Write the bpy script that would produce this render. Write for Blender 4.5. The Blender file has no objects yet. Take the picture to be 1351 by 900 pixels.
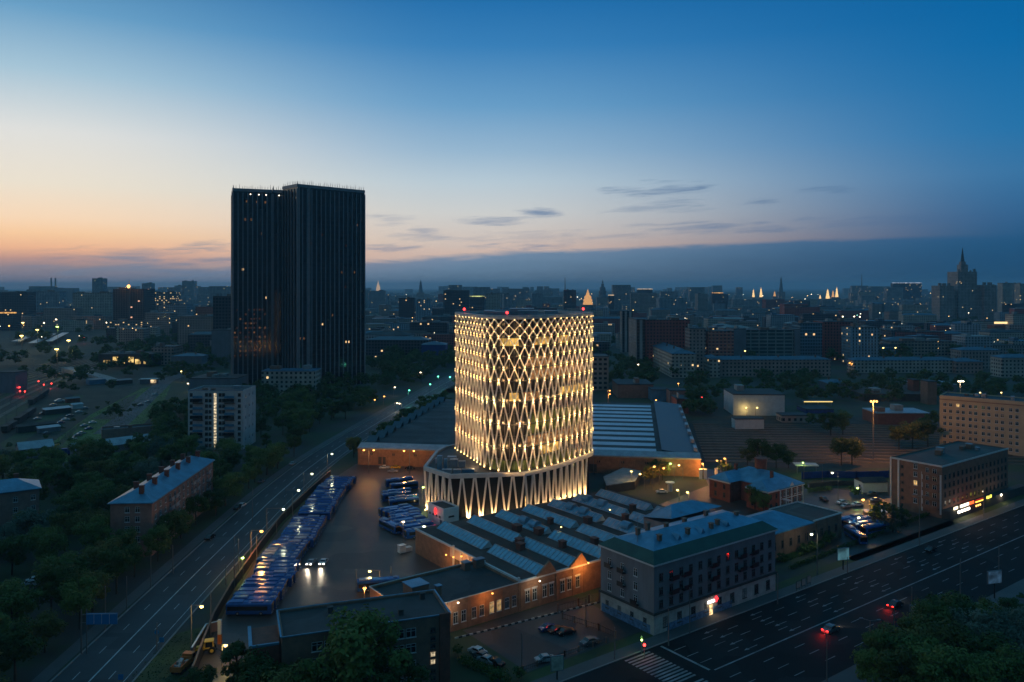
import bpy, bmesh, math, random
from mathutils import Vector, Matrix
random.seed(7)
scene = bpy.context.scene
COL = scene.collection
rnd = random.uniform
R = math.radians

# ------------------------------------------------------------------ camera
CAM_H = 75.0           # drone height above the ground
FPX, CX, HOR = 1050.0, 675.5, 378.0   # the photo's own pixels (1351 x 900), used to work out where things stand
cd = bpy.data.cameras.new('camera')
cd.sensor_width = 36.0
cd.lens = 36.0 * FPX / 1351.0
cd.shift_y = -(450.0 - HOR) / 1351.0
cd.clip_start = 1.0
cd.clip_end = 60000.0
cam = bpy.data.objects.new('camera', cd)
COL.objects.link(cam)
cam.location = (0, 0, CAM_H)
cam.rotation_euler = (R(90), 0, 0)
scene.camera = cam

def P(px, py, z=0.0):
    """the point at height z that the photo shows at (px, py)"""
    y = FPX * (CAM_H - z) / (py - HOR)
    return Vector(((px - CX) * y / FPX, y, z))
def PY(px, y, z=0.0):
    return Vector(((px - CX) * y / FPX, y, z))
def ZAT(py, y):
    return CAM_H - (py - HOR) * y / FPX

# ------------------------------------------------------------------ render
scene.render.engine = 'CYCLES'
cy = scene.cycles
cy.use_denoising = True
try: cy.denoiser = 'OPENIMAGEDENOISE'
except Exception: pass
cy.max_bounces = 4
cy.diffuse_bounces = 2
cy.glossy_bounces = 2
cy.transmission_bounces = 2
cy.volume_bounces = 1
cy.transparent_max_bounces = 8
cy.sample_clamp_indirect = 3.0
cy.sample_clamp_direct = 0.0
cy.caustics_reflective = False
cy.caustics_refractive = False
cy.use_adaptive_sampling = True
cy.adaptive_threshold = 0.02
cy.use_light_tree = True
vs = scene.view_settings
vs.view_transform = 'Standard'
vs.look = 'None'
vs.exposure = 0.0
vs.gamma = 1.0
vs.use_curve_mapping = False

# ------------------------------------------------------------------ sky
W = bpy.data.worlds.new('World')
scene.world = W
W.use_nodes = True
nt = W.node_tree
nt.nodes.clear()
def N(t, **k):
    n = nt.nodes.new(t)
    for a, b in k.items(): setattr(n, a, b)
    return n
def L(a, b): nt.links.new(a, b)
def mth(op, a, b=None, clamp=False):
    n = N('ShaderNodeMath', operation=op, use_clamp=clamp)
    for i, v in enumerate((a, b)):
        if v is None: continue
        if isinstance(v, (int, float)): n.inputs[i].default_value = v
        else: L(v, n.inputs[i])
    return n.outputs[0]
def srgb(c):
    return tuple(((v/255.0)/12.92 if v/255.0 <= .04045 else ((v/255.0+.055)/1.055)**2.4) for v in c)
def ramp(fac, stops, interp='LINEAR'):
    n = N('ShaderNodeValToRGB')
    cr = n.color_ramp
    cr.interpolation = interp
    while len(cr.elements) < len(stops): cr.elements.new(0.5)
    for e, (p, c) in zip(cr.elements, stops):
        e.position = p
        e.color = (*srgb(c), 1) if len(c) == 3 else c
    L(fac, n.inputs[0])
    return n.outputs[0]
def mix(f, a, b, typ='MIX'):
    n = N('ShaderNodeMix', data_type='RGBA', blend_type=typ)
    for i, v in ((0, f), (6, a), (7, b)):
        if isinstance(v, (int, float)): n.inputs[i].default_value = v
        elif isinstance(v, tuple): n.inputs[i].default_value = v
        else: L(v, n.inputs[i])
    return n.outputs[2]
tc = N('ShaderNodeTexCoord')
sx = N('ShaderNodeSeparateXYZ'); L(tc.outputs['Generated'], sx.inputs[0])
hyp = mth('SQRT', mth('ADD', mth('MULTIPLY', sx.outputs[0], sx.outputs[0]), mth('MULTIPLY', sx.outputs[1], sx.outputs[1])))
elt = mth('DIVIDE', sx.outputs[2], mth('MAXIMUM', hyp, 0.001))      # tan of elevation
az = mth('ARCTAN2', sx.outputs[0], sx.outputs[1])                  # 0 straight ahead, + to the right
E = mth('DIVIDE', elt, 0.5, True)                                  # 0..1 over tan(el) 0..0.5 (photo top edge = 0.72 at centre)
def st(py):  # position in the ramp of a photo row (near the centre column)
    return max(0.0, min(1.0, (HOR - py) / FPX / 0.5))
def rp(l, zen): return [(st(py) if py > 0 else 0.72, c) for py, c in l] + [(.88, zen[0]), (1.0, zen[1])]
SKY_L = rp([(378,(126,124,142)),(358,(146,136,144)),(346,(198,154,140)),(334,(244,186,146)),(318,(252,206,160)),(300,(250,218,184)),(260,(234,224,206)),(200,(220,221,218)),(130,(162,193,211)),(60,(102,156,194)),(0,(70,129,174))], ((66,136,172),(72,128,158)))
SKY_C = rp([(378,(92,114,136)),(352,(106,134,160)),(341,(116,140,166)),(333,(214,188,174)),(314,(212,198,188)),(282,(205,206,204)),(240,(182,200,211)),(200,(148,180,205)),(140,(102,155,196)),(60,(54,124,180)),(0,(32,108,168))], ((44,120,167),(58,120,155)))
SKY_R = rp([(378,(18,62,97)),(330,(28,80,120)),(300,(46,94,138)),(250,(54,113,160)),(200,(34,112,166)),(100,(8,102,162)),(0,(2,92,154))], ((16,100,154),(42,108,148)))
azd = mth('MULTIPLY', az, 57.2958)
def comb(x, y, z):
    c = N('ShaderNodeCombineXYZ')
    for i, v in enumerate((x, y, z)):
        if isinstance(v, (int, float)): c.inputs[i].default_value = v
        else: L(v, c.inputs[i])
    return c.outputs[0]
def noise(vec, sc, det, rough, dist=0.0):
    n = N('ShaderNodeTexNoise'); n.inputs['Scale'].default_value = sc; n.inputs['Detail'].default_value = det; n.inputs['Roughness'].default_value = rough; n.inputs['Distortion'].default_value = dist
    L(vec, n.inputs['Vector']); return n.outputs[0]
bandn = noise(comb(mth('MULTIPLY', azd, 0.11), mth('MULTIPLY', elt, 55.0), 1.3), 1.4, 7.0, 0.62, 0.7)
tilt = mth('MULTIPLY', mth('ADD', mth('MINIMUM', mth('MAXIMUM', azd, -18.0), 20.0), 2.0), 0.0011)
low = N('ShaderNodeMapRange', interpolation_type='SMOOTHSTEP'); L(elt, low.inputs[0]); low.inputs[1].default_value = .10; low.inputs[2].default_value = .02
E2 = mth('DIVIDE', mth('SUBTRACT', elt, mth('MULTIPLY', mth('ADD', tilt, mth('MULTIPLY', mth('SUBTRACT', bandn, 0.5), 0.026)), low.outputs[0])), 0.5, True)
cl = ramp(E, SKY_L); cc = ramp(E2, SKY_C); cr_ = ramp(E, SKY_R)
def smooth(v, lo, hi):
    n = N('ShaderNodeMapRange', interpolation_type='SMOOTHSTEP')
    L(v, n.inputs[0]); n.inputs[1].default_value = lo; n.inputs[2].default_value = hi
    return n.outputs[0]
fl = smooth(azd, -32, -2)
fr = smooth(azd, -4, 34)
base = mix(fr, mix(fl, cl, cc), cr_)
# the glow is only round the sunset: far round behind, the sky is plain dusk blue
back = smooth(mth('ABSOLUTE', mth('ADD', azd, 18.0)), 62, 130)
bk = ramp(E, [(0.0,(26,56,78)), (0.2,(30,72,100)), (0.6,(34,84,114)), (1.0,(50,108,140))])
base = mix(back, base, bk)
# clouds: thin streaks low over the horizon
cvec = comb(mth('MULTIPLY', azd, 0.16), mth('MULTIPLY', mth('SUBTRACT', elt, mth('MULTIPLY', azd, 0.0009)), 95.0), 3.7)
nz = noise(cvec, 1.6, 7.0, 0.62, 0.4)
wob = noise(cvec, 3.2, 6.0, 0.66, 0.6)
STREAKS = [(655,292,60,6,.55),(710,283,30,8,.8),(868,251,66,9,.75),(880,266,45,5,.5),(1002,266,30,4,.55),(1095,251,38,6,.45),(860,277,95,5,.35),(945,300,115,8,.55),(560,303,22,5,.5),(512,290,38,7,.45),(520,328,46,6,.6),(690,326,66,4,.6),(268,325,48,7,.75),(170,337,130,9,.55),(40,346,80,6,.3),(225,360,185,25,.95),(120,338,60,5,.5),(565,314,55,6,.4),(745,313,170,7,.3),(1150,292,120,7,.3)]
cmask = None
for px, py, hw, hh, k in STREAKS:
    dx = (px-CX)/FPX; a0 = math.degrees(math.atan(dx)); e0 = (HOR-py)/FPX/math.sqrt(1+dx*dx)
    da = mth('DIVIDE', mth('SUBTRACT', azd, a0), math.degrees(hw/FPX)/(1+dx*dx)*1.15)
    de = mth('DIVIDE', mth('SUBTRACT', mth('SUBTRACT', elt, e0), mth('MULTIPLY', mth('SUBTRACT', wob, 0.5), 0.016)), hh/FPX*1.3)
    rr = mth('ADD', mth('MULTIPLY', da, da), mth('MULTIPLY', de, de))
    m_ = mth('MULTIPLY', smooth(mth('ADD', mth('SUBTRACT', 1.0, rr), mth('MULTIPLY', mth('SUBTRACT', nz, 0.52), 4.4)), 0.0, 1.6), k)
    cmask = m_ if cmask is None else mth('MAXIMUM', cmask, m_)
ccol = mix(fr, mix(fl, (*srgb((124,138,158)),1), (*srgb((98,126,162)),1)), (*srgb((44,92,136)),1))
base = mix(cmask, base, ccol)
sk = N('ShaderNodeTexSky', sky_type='NISHITA')
sk.sun_disc = False
sk.sun_elevation = R(0.0)
sk.sun_rotation = R(-38.0)
nis = mix(1.0, sk.outputs[0], (0.0, 0.0, 0.0, 1), 'MIX')
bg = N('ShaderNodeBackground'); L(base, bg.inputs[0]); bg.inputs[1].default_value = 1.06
bg2 = N('ShaderNodeBackground'); L(sk.outputs[0], bg2.inputs[0]); bg2.inputs[1].default_value = 0.003
ad = N('ShaderNodeAddShader'); L(bg.outputs[0], ad.inputs[0]); L(bg2.outputs[0], ad.inputs[1])
wo = N('ShaderNodeOutputWorld'); L(ad.outputs[0], wo.inputs[0])
W.cycles.sampling_method = 'MANUAL'
W.cycles.sample_map_resolution = 512

# the last glow of the sun below the left edge of the view, soft and weak
sd = bpy.data.lights.new('sun', 'SUN'); sd.energy = 0.02; sd.angle = R(20); sd.color = (1.0, 0.72, 0.5)
so = bpy.data.objects.new('sun', sd); COL.objects.link(so)
so.rotation_euler = (R(86), 0, R(38 - 180))

# ------------------------------------------------------------------ materials
_mats = {}
def mat(name, col, rough=0.8, metal=0.0, vary=0.25, scale=0.35, spec=0.4, emit=None, es=0.0, grain=0.0, streak=0.0, patch=0.0):
    if name in _mats: return _mats[name]
    m = bpy.data.materials.new(name); m.use_nodes = True
    t = m.node_tree; b = t.nodes['Principled BSDF']
    b.inputs['Roughness'].default_value = rough
    b.inputs['Metallic'].default_value = metal
    b.inputs['Specular IOR Level'].default_value = spec
    if emit:
        b.inputs['Emission Color'].default_value = (*emit, 1)
        b.inputs['Emission Strength'].default_value = es
    if vary > 0:
        tc = t.nodes.new('ShaderNodeTexCoord')
        n = t.nodes.new('ShaderNodeTexNoise'); n.inputs['Scale'].default_value = scale; n.inputs['Detail'].default_value = 6; n.inputs['Roughness'].default_value = 0.65
        if streak > 0:
            mp = t.nodes.new('ShaderNodeMapping'); mp.inputs['Scale'].default_value = (1, 1, streak)
            t.links.new(tc.outputs['Object'], mp.inputs[0]); t.links.new(mp.outputs[0], n.inputs['Vector'])
        else:
            t.links.new(tc.outputs['Object'], n.inputs['Vector'])
        r = t.nodes.new('ShaderNodeValToRGB')
        r.color_ramp.elements[0].position = 0.32; r.color_ramp.elements[1].position = 0.70
        r.color_ramp.elements[0].color = (*[c*(1-vary) for c in col], 1)
        r.color_ramp.elements[1].color = (*[min(1, c*(1+vary)) for c in col], 1)
        t.links.new(n.outputs[0], r.inputs[0]); t.links.new(r.outputs[0], b.inputs['Base Color'])
        if patch > 0:          # repaired patches and worn lanes
            vo = t.nodes.new('ShaderNodeTexVoronoi'); vo.inputs['Scale'].default_value = .09; vo.distance = 'CHEBYCHEV'; t.links.new(tc.outputs['Object'], vo.inputs['Vector'])
            sv = t.nodes.new('ShaderNodeSeparateColor'); t.links.new(vo.outputs['Color'], sv.inputs[0])
            n3 = t.nodes.new('ShaderNodeTexNoise'); n3.inputs['Scale'].default_value = .7; n3.inputs['Detail'].default_value = 8; n3.inputs['Roughness'].default_value = .75; t.links.new(tc.outputs['Object'], n3.inputs['Vector'])
            ad = t.nodes.new('ShaderNodeMath'); ad.operation = 'ADD'; t.links.new(sv.outputs[0], ad.inputs[0]); t.links.new(n3.outputs[0], ad.inputs[1])
            mr = t.nodes.new('ShaderNodeMapRange'); t.links.new(ad.outputs[0], mr.inputs[0]); mr.inputs[1].default_value = .3; mr.inputs[2].default_value = 1.7; mr.inputs[3].default_value = 1-patch; mr.inputs[4].default_value = 1+patch
            mm = t.nodes.new('ShaderNodeMix'); mm.data_type = 'RGBA'; mm.blend_type = 'MULTIPLY'; mm.inputs[0].default_value = 1; t.links.new(r.outputs[0], mm.inputs[6]); t.links.new(mr.outputs[0], mm.inputs[7]); t.links.new(mm.outputs[2], b.inputs['Base Color'])
        if grain > 0:
            bp = t.nodes.new('ShaderNodeBump'); bp.inputs['Strength'].default_value = grain
            n2 = t.nodes.new('ShaderNodeTexNoise'); n2.inputs['Scale'].default_value = scale*12
            t.links.new(tc.outputs['Object'], n2.inputs['Vector'])
            t.links.new(n2.outputs[0], bp.inputs['Height']); t.links.new(bp.outputs[0], b.inputs['Normal'])
        rr = t.nodes.new('ShaderNodeMapRange')
        rr.inputs[3].default_value = max(0.03, rough*0.75); rr.inputs[4].default_value = min(1, rough*1.2)
        t.links.new(n.outputs[0], rr.inputs[0]); t.links.new(rr.outputs[0], b.inputs['Roughness'])
    else:
        b.inputs['Base Color'].default_value = (*col, 1)
    _mats[name] = m
    return m
def lampmat(name, col, s):
    if name in _mats: return _mats[name]
    m = bpy.data.materials.new(name); m.use_nodes = True
    t = m.node_tree; t.nodes.clear()
    e = t.nodes.new('ShaderNodeEmission'); o = t.nodes.new('ShaderNodeOutputMaterial')
    e.inputs[0].default_value = (*col, 1); e.inputs[1].default_value = s
    t.links.new(e.outputs[0], o.inputs[0]); _mats[name] = m
    return m
def litmat(name, col, s, sc=0.8):
    """a lit room behind glass: uneven, some parts brighter"""
    if name in _mats: return _mats[name]
    m = bpy.data.materials.new(name); m.use_nodes = True
    t = m.node_tree; t.nodes.clear()
    e = t.nodes.new('ShaderNodeEmission'); o = t.nodes.new('ShaderNodeOutputMaterial')
    tc = t.nodes.new('ShaderNodeTexCoord'); n = t.nodes.new('ShaderNodeTexNoise'); n.inputs['Scale'].default_value = sc; n.inputs['Detail'].default_value = 3
    r = t.nodes.new('ShaderNodeValToRGB'); r.color_ramp.elements[0].position = .38; r.color_ramp.elements[1].position = .68
    r.color_ramp.elements[0].color = (*[c*.18 for c in col], 1); r.color_ramp.elements[1].color = (*col, 1)
    t.links.new(tc.outputs['Object'], n.inputs['Vector']); t.links.new(n.outputs[0], r.inputs[0]); t.links.new(r.outputs[0], e.inputs[0])
    e.inputs[1].default_value = s
    t.links.new(e.outputs[0], o.inputs[0]); _mats[name] = m
    return m
def brickmat(name, col, mortar, sx=1.0, rough=0.85):
    if name in _mats: return _mats[name]
    m = mat(name, col, rough, vary=0.3, scale=0.5)
    return m
def facade(name, wall, px=3.2, pz=3.0, wx=0.45, wz=0.5, lit=0.03, glass=(.012,.016,.022), rough=.8, band=None, litcol=(1, .66, .3), ls=1.2):
    """wall with a regular grid of windows; a few rooms have their light on"""
    if name in _mats: return _mats[name]
    m = bpy.data.materials.new(name); m.use_nodes = True
    t = m.node_tree; b = t.nodes['Principled BSDF']
    def n(ty, **k):
        q = t.nodes.new(ty)
        for a, v in k.items(): setattr(q, a, v)
        return q
    def mt(op, a, b2=None):
        q = n('ShaderNodeMath', operation=op)
        for i, v in enumerate((a, b2)):
            if v is None: continue
            if isinstance(v, (int, float)): q.inputs[i].default_value = v
            else: t.links.new(v, q.inputs[i])
        return q.outputs[0]
    tc = n('ShaderNodeTexCoord'); s = n('ShaderNodeSeparateXYZ'); t.links.new(tc.outputs['Object'], s.inputs[0])
    oi = n('ShaderNodeObjectInfo')
    sxy = mt('ADD', mt('ADD', s.outputs[0], s.outputs[1]), 500.0)
    a = mt('DIVIDE', sxy, px); c = mt('DIVIDE', s.outputs[2], pz)
    fa = mt('FRACT', a); fc = mt('FRACT', c)
    ia = mt('FLOOR', a); ic = mt('FLOOR', c)
    wa = mt('LESS_THAN', mt('ABSOLUTE', mt('SUBTRACT', fa, 0.5)), wx/2)
    wc = mt('LESS_THAN', mt('ABSOLUTE', mt('SUBTRACT', fc, 0.55)), wz/2)
    geo = n('ShaderNodeNewGeometry'); gs = n('ShaderNodeSeparateXYZ'); t.links.new(geo.outputs['Normal'], gs.inputs[0])
    side = mt('LESS_THAN', mt('ABSOLUTE', gs.outputs[2]), 0.5)
    win = mt('MULTIPLY', mt('MULTIPLY', wa, wc), side)
    cv = n('ShaderNodeCombineXYZ'); t.links.new(ia, cv.inputs[0]); t.links.new(ic, cv.inputs[1]); t.links.new(mt('MULTIPLY', oi.outputs['Random'], 91.0), cv.inputs[2])
    wn = n('ShaderNodeTexWhiteNoise', noise_dimensions='3D'); t.links.new(cv.outputs[0], wn.inputs[0])
    on = mt('MULTIPLY', mt('GREATER_THAN', wn.outputs[0], 1.0 - lit), win)
    no = n('ShaderNodeTexNoise'); no.inputs['Scale'].default_value = .12; no.inputs['Detail'].default_value = 5; t.links.new(tc.outputs['Object'], no.inputs['Vector'])
    rp = n('ShaderNodeValToRGB'); rp.color_ramp.elements[0].position = .3; rp.color_ramp.elements[1].position = .7
    rp.color_ramp.elements[0].color = (*[v*.72 for v in wall], 1); rp.color_ramp.elements[1].color = (*[min(1, v*1.22) for v in wall], 1)
    t.links.new(no.outputs[0], rp.inputs[0])
    wcol = rp.outputs[0]
    if band:
        bm_ = mt('LESS_THAN', fc, 0.22)
        q = n('ShaderNodeMix', data_type='RGBA'); t.links.new(mt('MULTIPLY', bm_, side), q.inputs[0]); t.links.new(wcol, q.inputs[6]); q.inputs[7].default_value = (*band, 1)
        wcol = q.outputs[2]
    q = n('ShaderNodeMix', data_type='RGBA'); t.links.new(win, q.inputs[0]); t.links.new(wcol, q.inputs[6]); q.inputs[7].default_value = (*glass, 1)
    t.links.new(q.outputs[2], b.inputs['Base Color'])
    rg = n('ShaderNodeMapRange'); t.links.new(win, rg.inputs[0]); rg.inputs[3].default_value = rough; rg.inputs[4].default_value = .12
    t.links.new(rg.outputs[0], b.inputs['Roughness'])
    b.inputs['Emission Color'].default_value = (*litcol, 1)
    t.links.new(mt('MULTIPLY', mt('MULTIPLY', on, ls), mt('ADD', wn.outputs[0], 0.0)), b.inputs['Emission Strength'])
    m.cycles.emission_sampling = 'NONE'
    _mats[name] = m
    return m

M = dict(
 asphalt = mat('asphalt', (.034,.036,.040), .62, vary=.35, scale=.05, grain=.15, patch=.45),
 yard    = mat('yard_asphalt', (.062,.044,.036), .5, vary=.45, scale=.045, grain=.2, patch=.45),
 lot     = mat('lot_asphalt', (.042,.042,.044), .7, vary=.35, scale=.07, grain=.15, patch=.45),
 pave    = mat('paving', (.085,.085,.085), .8, vary=.25, scale=.12),
 kerb    = mat('kerb_stone', (.22,.21,.20), .8, vary=.2),
 paint   = mat('road_paint', (.42,.42,.42), .7, vary=.35, scale=.5),
 brown   = mat('ballast', (.050,.037,.026), .95, vary=.55, scale=.04, grain=.3, patch=.4),
 rail    = mat('rail_steel', (.20,.16,.13), .45, .7, vary=.2),
 grass   = mat('grass', (.045,.060,.018), .95, vary=.5, scale=.09, grain=.4),
 dirt    = mat('dirt', (.085,.066,.048), .95, vary=.35, scale=.08, grain=.3),
 concrete= mat('concrete', (.26,.25,.24), .8, vary=.25, scale=.4),
 darkcon = mat('dark_concrete', (.055,.052,.05), .85, vary=.3, scale=.4),
 white   = mat('white_paint', (.72,.70,.68), .5, vary=.1),
 offwhite= mat('off_white_plaster', (.50,.48,.47), .75, vary=.15),
 brick   = mat('orange_brick', (.27,.14,.085), .85, vary=.3, scale=.6, grain=.3),
 redbrick= mat('red_brick', (.20,.065,.045), .85, vary=.3, scale=.6, grain=.3),
 brownbrick = mat('brown_brick', (.22,.12,.085), .85, vary=.25, scale=.5),
 pinkbrick = mat('pinkish_brick', (.27,.155,.125), .85, vary=.25, scale=.5),
 beige   = mat('beige_plaster', (.42,.35,.27), .8, vary=.2),
 greywall= mat('grey_plaster', (.165,.165,.18), .8, vary=.22, scale=.3, streak=.25),
 panel   = mat('concrete_panels', (.46,.45,.44), .8, vary=.22, scale=.3, streak=.3),
 bluemetal = mat('blue_grey_sheet_metal', (.09,.24,.36), .38, .35, vary=.3, scale=.25),
 darkmetal = mat('dark_blue_sheet_metal', (.022,.060,.085), .45, .2, vary=.35, scale=.2),
 farmetal = mat('dull_blue_roof', (.055,.12,.17), .6, .1, vary=.35, scale=.2),
 railbed = mat('old_ballast', (.032,.036,.022), .95, vary=.5, scale=.03, grain=.3, patch=.4),
 greymetal = mat('grey_sheet_metal', (.30,.32,.35), .4, .4, vary=.25, scale=.3),
 greenmetal = mat('green_sheet_metal', (.022,.062,.046), .5, .2, vary=.3, scale=.3),
 bitumen = mat('bitumen_roof', (.040,.043,.045), .75, vary=.5, scale=.16, grain=.2, patch=.45),
 brownroof = mat('brown_felt_roof', (.070,.048,.040), .85, vary=.4, scale=.2, patch=.45),
 greenroof = mat('dark_green_roof', (.035,.055,.05), .75, vary=.4, scale=.15, patch=.45),
 skylight = mat('skylight_glass', (.13,.32,.44), .22, .0, vary=.25, scale=.6, spec=.8),
 sawglass = mat('milky_skylight', (.48,.48,.54), .35, vary=.15, scale=.3),
 glass   = mat('dark_glass', (.012,.016,.022), .08, vary=0, spec=.8),
 carglass= mat('car_glass', (.01,.012,.015), .05, vary=0, spec=.8),
 towerglass = mat('tower_glass', (.014,.017,.024), .10, vary=.3, scale=.2, spec=.5),
 officeglass = mat('office_glass', (.028,.026,.024), .2, vary=.5, scale=.35, spec=.4),
 fin     = mat('facade_fins', (.22,.22,.24), .5, .2, vary=.2),
 finlight= mat('pale_facade_fins', (.5,.40,.40), .5, vary=.15),
 dark    = mat('black_metal', (.015,.015,.017), .5, vary=.2),
 steel   = mat('grey_steel', (.20,.20,.21), .45, .5, vary=.2),
 polep   = mat('pole_paint', (.17,.15,.14), .6, .2, vary=.2),
 lattice = mat('white_lattice', (.66,.62,.58), .45, vary=.08),
 trim    = mat('white_trim', (.55,.53,.52), .7, vary=.12),
 winframe= mat('window_frame', (.48,.48,.48), .6, vary=0),
 windark = mat('dark_window_frame', (.10,.09,.09), .6, vary=0),
 busblue = mat('bus_blue', (.015,.075,.26), .19, .15, vary=.18, scale=.8, spec=.6),
 buslight= mat('bus_roof_panel', (.09,.14,.26), .35, .1, vary=.2),
 tyre    = mat('tyre', (.012,.012,.012), .9, vary=0),
 rim     = mat('wheel_rim', (.35,.35,.36), .35, .7, vary=0),
 trunk   = mat('bark', (.06,.045,.032), .95, vary=.3, scale=2),
 orange  = mat('orange_paint', (.55,.14,.03), .5, vary=.25),
 yellow  = mat('yellow_paint', (.60,.36,.04), .45, vary=.2),
 bluewall= mat('blue_fence_paint', (.015,.05,.20), .6, vary=.2),
 signblue= mat('sign_blue', (.02,.16,.34), .5, vary=.1),
 litwarm = litmat('lit_room', (1,.62,.22), 1.6, 1.3),
 litpale = litmat('lit_stairwell', (1,.80,.50), 1.5, 1.0),
 litdim  = litmat('dim_lit_room', (1,.50,.20), .40, 1.0),
 litfloor= litmat('lit_office_floor', (1,.62,.16), 1.0, .45),
 litgreen= litmat('lit_lobby', (.50,.46,.10), .22, .30),
 red_on  = lampmat('red_light', (1,.03,.03), 9),
 tail_on = lampmat('tail_light', (1,.02,.015), 10),
 white_on= lampmat('white_light', (1,.86,.66), 14),
 head_on = lampmat('head_light', (1,.90,.72), 22),
)
LAMPCOL = dict(O=(1,.42,.09), Y=(1,.72,.22), W=(1,.80,.52), G=(.62,1,.22), T=(.15,1,.62), R=(1,.05,.04), P=(.95,1,.62))
LAMPM = {k: lampmat('lamp_glow_'+k, v, 5.5 if k in 'O' else 6.5) for k, v in LAMPCOL.items()}

# ------------------------------------------------------------------ mesh helpers
class MB:
    def __init__(s): s.v = []; s.f = []; s.m = []
    def poly(s, pts, mi=0):
        k = len(s.v); s.v += [tuple(p) for p in pts]; s.f.append(tuple(range(k, k+len(pts)))); s.m.append(mi)
    def box(s, x0, x1, y0, y1, z0, z1, mi=0, top=None):
        s.obox((x0,y0,z0), (x1-x0,0,0), (0,y1-y0,0), (0,0,z1-z0), mi, top)
    def obox(s, o, a, b, c, mi=0, top=None):
        o, a, b, c = Vector(o), Vector(a), Vector(b), Vector(c)
        p = [o, o+a, o+a+b, o+b, o+c, o+a+c, o+a+b+c, o+b+c]
        k = len(s.v); s.v += [tuple(q) for q in p]
        for i, f in enumerate(((0,3,2,1),(4,5,6,7),(0,1,5,4),(1,2,6,5),(2,3,7,6),(3,0,4,7))):
            s.f.append(tuple(k+j for j in f)); s.m.append(top if (top is not None and i == 1) else mi)
    def prism(s, pl, z0, z1, mi=0, top=None, bottom=True):
        n = len(pl); k = len(s.v)
        s.v += [(p[0],p[1],z0) for p in pl] + [(p[0],p[1],z1) for p in pl]
        for i in range(n):
            j = (i+1) % n; s.f.append((k+i, k+j, k+n+j, k+n+i)); s.m.append(mi)
        s.f.append(tuple(k+n+i for i in range(n))); s.m.append(mi if top is None else top)
        if bottom: s.f.append(tuple(k+n-1-i for i in range(n))); s.m.append(mi)
    def wall(s, pl, z0, z1, mi=0, closed=True):
        n = len(pl)
        for i in range(n if closed else n-1):
            a, b = pl[i], pl[(i+1) % n]
            s.poly([(a[0],a[1],z0),(b[0],b[1],z0),(b[0],b[1],z1),(a[0],a[1],z1)], mi)
    def ring(s, outer, inner, z0, z1, mi=0, closed=True):
        n = len(outer)
        for i in range(n if closed else n-1):
            a, b, c, d = outer[i], outer[(i+1)%n], inner[(i+1)%n], inner[i]
            s.prism([a,b,c,d], z0, z1, mi)
    def beam(s, p, q, w, h=None, mi=0, up=None):
        p, q = Vector(p), Vector(q); h = h or w
        d = (q-p); 
        if d.length < 1e-6: return
        dn = d.normalized()
        u = Vector(up) if up is not None else (Vector((0,0,1)) if abs(dn.z) < .95 else Vector((1,0,0)))
        a = dn.cross(u).normalized(); b = a.cross(dn).normalized()
        s.obox(p - a*w/2 - b*h/2, d, a*w, b*h, mi)
    def cyl(s, p, q, r0, r1=None, n=8, mi=0, caps=True):
        p, q = Vector(p), Vector(q); r1 = r0 if r1 is None else r1
        dn = (q-p).normalized(); u = Vector((0,0,1)) if abs(dn.z) < .9 else Vector((1,0,0))
        a = dn.cross(u).normalized(); b = dn.cross(a)
        k = len(s.v)
        for c, r in ((p,r0),(q,r1)):
            for i in range(n):
                t = 2*math.pi*i/n; s.v.append(tuple(c + a*math.cos(t)*r + b*math.sin(t)*r))
        for i in range(n):
            j = (i+1)%n; s.f.append((k+i,k+n+i,k+n+j,k+j)); s.m.append(mi)
        if caps:
            s.f.append(tuple(k+i for i in range(n))); s.m.append(mi)
            s.f.append(tuple(k+n+n-1-i for i in range(n))); s.m.append(mi)
    def ball(s, c, r, mi=0, sz=1.0, n=6):
        c = Vector(c); k = len(s.v); rows = max(3, n-2)
        s.v.append(tuple(c+Vector((0,0,r*sz))))
        for i in range(1, rows):
            t = math.pi*i/rows
            for j in range(n):
                q = 2*math.pi*j/n
                s.v.append(tuple(c+Vector((r*math.sin(t)*math.cos(q), r*math.sin(t)*math.sin(q), r*sz*math.cos(t)))))
        s.v.append(tuple(c-Vector((0,0,r*sz)))); e = len(s.v)-1
        for j in range(n): s.f.append((k, k+1+j, k+1+(j+1)%n)); s.m.append(mi)
        for i in range(rows-2):
            for j in range(n):
                a = k+1+i*n
                s.f.append((a+j, a+n+j, a+n+(j+1)%n, a+(j+1)%n)); s.m.append(mi)
        a = k+1+(rows-2)*n
        for j in range(n): s.f.append((a+j, e, a+(j+1)%n)); s.m.append(mi)
    def mesh(s, name, mats, smooth=False):
        me = bpy.data.meshes.new(name)
        me.from_pydata(s.v, [], s.f)
        for m in (mats if isinstance(mats, (list, tuple)) else [mats]): me.materials.append(m)
        me.polygons.foreach_set('material_index', s.m)
        if smooth: me.polygons.foreach_set('use_smooth', [True]*len(s.f))
        me.update()
        return me
    def build(s, name, mats, parent=None, smooth=False):
        o = bpy.data.objects.new(name, s.mesh(name, mats, smooth)); COL.objects.link(o)
        if parent is not None: o.parent = parent
        return o
def obj(name, me, parent=None, loc=(0,0,0), rz=0.0):
    o = bpy.data.objects.new(name, me); COL.objects.link(o)
    o.location = loc; o.rotation_euler = (0,0,rz)
    if parent is not None: o.parent = parent
    return o
def tag(o, label=None, cat=None, group=None, kind=None):
    if label: o['label'] = label
    if cat: o['category'] = cat
    if group: o['group'] = group
    if kind: o['kind'] = kind
    return o
def thing(name, label, cat, loc=(0,0,0), rz=0.0, group=None):
    o = bpy.data.objects.new(name, None); COL.objects.link(o)
    o.empty_display_size = .5
    o.location = (loc[0], loc[1], loc[2] if len(loc) > 2 else 0); o.rotation_euler = (0,0,rz)
    return tag(o, label, cat, group)
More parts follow.
